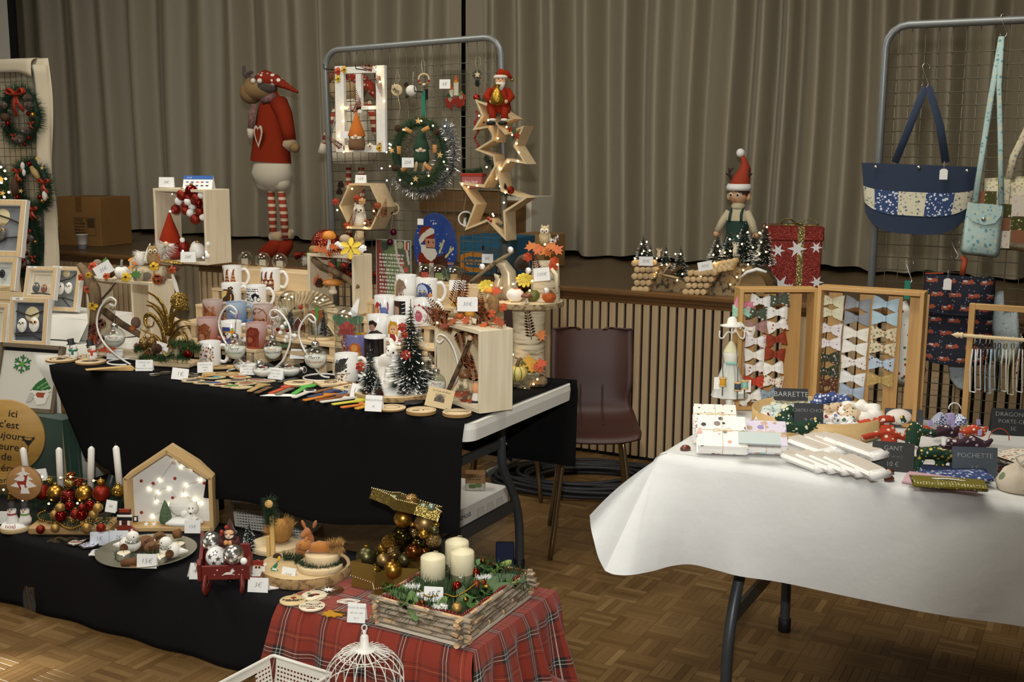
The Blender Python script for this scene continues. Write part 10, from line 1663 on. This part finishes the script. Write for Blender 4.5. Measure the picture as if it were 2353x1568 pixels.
for k,(a0,a1)in enu(((0,.12),(.12,.35),(.35,.6),(.6,.85),(.85,1))):pt('patch',G().grid(lambda a,b:bagsurf(a0+(a1-a0)*a,.22+b*.32,-.0535)+Vc((0,-.001,0)),6,5),PW1 if k%2==0 else PW2,t)
pt('handle',G().tu([tpl(Qt(x,y,d))for x,y,d in((2056,374,-.02),(2090,290,-.02),(2126,200,-.01),(2134,200,-.01),(2160,290,-.02),(2173,374,-.02))],u*9,8,flat=.35),NAVY,t)
for x,y in((2012,384),(2111,385),(2222,393)):pt('press_stud',G().sph(u*4.5,tpl(Qt(x,y,-.035)),10,(1,.5,1)),P('c9c6c0',.2,1),t)
tag_(aty(2169,388,YRG-.06),u*17,u*24,'white paper tag on the navy tote bag')
def flat_bag(name,label,pts,Y,mm,cat='bag',thick=.02):
 c=(sum(p[0]for p in pts)/len(pts),sum(p[1]for p in pts)/len(pts));B0=aty(*c,Y);t=tg_(name,label,cat,B0);q=[aty(x,y,Y)-B0 for x,y in pts];g=G();n=len(q);cf=Vc((0,-thick,0));v=[tpl(cf)]+[tpl(p+(-p)*.25+Vc((0,-thick*.8,0)))for p in q]+[tpl(p)for p in q]+[(0,thick*.2,0)]
 f=[(0,1+i,1+(i+1)%n)for i in rng(n)]+[(1+i,1+n+i,1+n+(i+1)%n,1+(i+1)%n)for i in rng(n)]+[(1+2*n,1+n+(i+1)%n,1+n+i)for i in rng(n)]
 pt('fabric_body',g.add(v,f),mm,t);return t,(lambda x,y,d=0:aty(x,y,Y+d)-B0),S(1,B0)
AQ=DOTS('b4ccc8','6a9aa0,d9d2a8,8ab0b0',70,.3,soft=.07)
t,Qp,u=flat_bag('shoulder_pouch','pale aqua floral shoulder pouch with a long strap',[(2224,465),(2308,472),(2297,585),(2290,593),(2212,585),(2205,576)],4.63,AQ);pt('flap',G().pm([(a,b)for a,b in[(Qp(2226,466).x,Qp(2226,466).z),(Qp(2224,490).x,Qp(2224,490).z),(Qp(2236,508).x,Qp(2236,508).z),(Qp(2264,517).x,Qp(2264,517).z),(Qp(2288,512).x,Qp(2288,512).z),(Qp(2302,495).x,Qp(2302,495).z),(Qp(2305,472).x,Qp(2305,472).z)][::-1]],.006,T(0,-.02,0)@UPR),AQ,t);pt('press_stud',G().sph(u*5,tpl(Qp(2260,504,-.028)),10,(1,.5,1)),P('c9c6c0',.2,1),t)
pt('strap',G().tu([tpl(Qp(x,y,d))for x,y,d in((2240,466,-.01),(2258,350,.02),(2278,220,.05),(2302,84,.09))],u*7,6,flat=.3),AQ,t);pt('strap',G().tu([tpl(Qp(x,y,d))for x,y,d in((2302,84,.09),(2296,200,.05),(2299,330,.02),(2300,470,-.01))],u*6,6,flat=.3),AQ,t)
PCH=[DOTS('d6ceb0','a8a060,b89a90,8a9aa0',80,.34),DOTS('4a4a24','cfc9a0,7a7a44',90,.28),P('8a5a40',.9),DOTS('d9cfc0','b8a890,c9a0a0',80,.3)]
t,Qp,u=flat_bag('patchwork_bag','patchwork shoulder bag in cream olive and brown at the right edge',[(2262,410),(2440,400),(2440,590),(2300,572),(2258,560)],4.67,PCH[0],thick=.03)
for k,(x0_,y0_,x1_,y1_,m)in enu(((2262,440,2290,470,1),(2248,440,2264,470,2),(2292,470,2325,500,1),(2322,498,2360,528,1),(2296,500,2322,530,2),(2322,528,2380,558,2),(2296,530,2322,570,3),(2322,450,2360,498,3),(2292,412,2322,468,0))):a,b=Qp(x0_,y1_,-.033),Qp(x1_,y0_,-.033);pt('patch',G().box(abs(b.x-a.x),.002,abs(b.z-a.z),tpl((a+b)/2)),PCH[m],t)
pt('strap',G().tu([tpl(Qp(x,y,d))for x,y,d in((2318,410,-.02),(2330,360,-.01),(2360,300,0),(2400,200,.03))],u*9,6,flat=.3),PCH[0],t)
s=[('bg','141828'),('n',3,260,.005,['8a90a8'],(0,0,1,1))]
r=random.Random(3)
for j in rng(7):
 for i in rng(4):
  x,y=.13+i*.26+(.1 if j%2 else 0),.06+j*.145
  s+=[('p',[(x-.09,y-.022),(x+.07,y-.015),(x+.09,y+.01),(x+.05,y+.035),(x-.02,y+.02),(x-.08,y+.03)],'9a4a34'),('r',x-.06,y+.004,x-.01,y+.022,'b8b4b8'),('c',x-.05,y-.024,.012,'2a1c20'),('c',x+.045,y-.018,.012,'2a1c20')]
B0=aty(2190,836,4.66);u=S(1,B0);wK,hK=u*158,u*205;t=tg_('backpack','navy child backpack printed with red fire engines','bag',B0,0)
def bps(a,b):
 x=(a-.5)*2;e=(1-.1*max(0,.25-b)*16*x*x*.4);return(x*wK/2*(1-.06*b)*(1 if b>.12 else 1-(.12-b)*1.2),-.05*(1-x**4)**.5*(.85+.15*cos(b*9))-.006*(b>.55),b*hK+.012*x*x*(b<.2))
decal('printed_front',t,s,72,92,bps,wK/hK,VCOL(.85));pt('back_panel',G().box(wK*.96,.03,hK*.97,(0,.012,hK/2),bev=.008),P('141828',.9),t);pt('flap_edge',G().tu([bps(a/12,.6-.03*sin(a/12*PI))for a in rng(13)],.004,6),P('141828',.9),t);pt('red_button',G().sph(u*5,(-u*12,-.06,hK*.66),10),P('b8442a',.4),t);pt('red_loop',G().tu([(u*6,-.01,hK),(u*10,-.01,hK+u*36),(u*2,0,hK+u*40)],u*6,6,flat=.3),P('b04a20',.7),t);pt('red_piping',G().tu([(-wK*.46,-.02,hK*1.),(-wK*.2,-.04,hK*1.02)],.003,6),P('b04a20',.7),t)
tag_(aty(2178,640,4.585),u*17,u*26,'white paper tag on the fire engine backpack')
BIB=DOTS('b8c4c8','4a5a78,e0e4e4',120,.24)
t,Qp,u=flat_bag('baby_bib','pale blue dotted bib hanging behind the hanging rack',[(2282,672),(2306,668),(2308,716),(2338,714),(2348,800),(2330,840),(2280,830),(2276,720)],4.7,BIB,'bib',.008);t,Qp,u=flat_bag('baby_bib','pale blue dotted bib showing below the backpack',[(2178,838),(2218,838),(2218,900),(2200,895),(2182,870)],4.71,BIB,'bib',.008)
t,Qp,u=flat_bag('baby_bib','white bib with red mushrooms hanging behind the middle tray',[(2062,700),(2082,690),(2098,720),(2128,850),(2120,885),(2050,892),(2046,760)],4.71,DOTS('d6d4cc','8a3a30,4a6a50',40,.22),'bib',.008);so_('green_strap',G().box(.022,.003,.075,(0,0,-.0375)),P('1f7a66',.7),'green strap hanging from the left s hook','strap',aty(2086,645,4.7),.1)
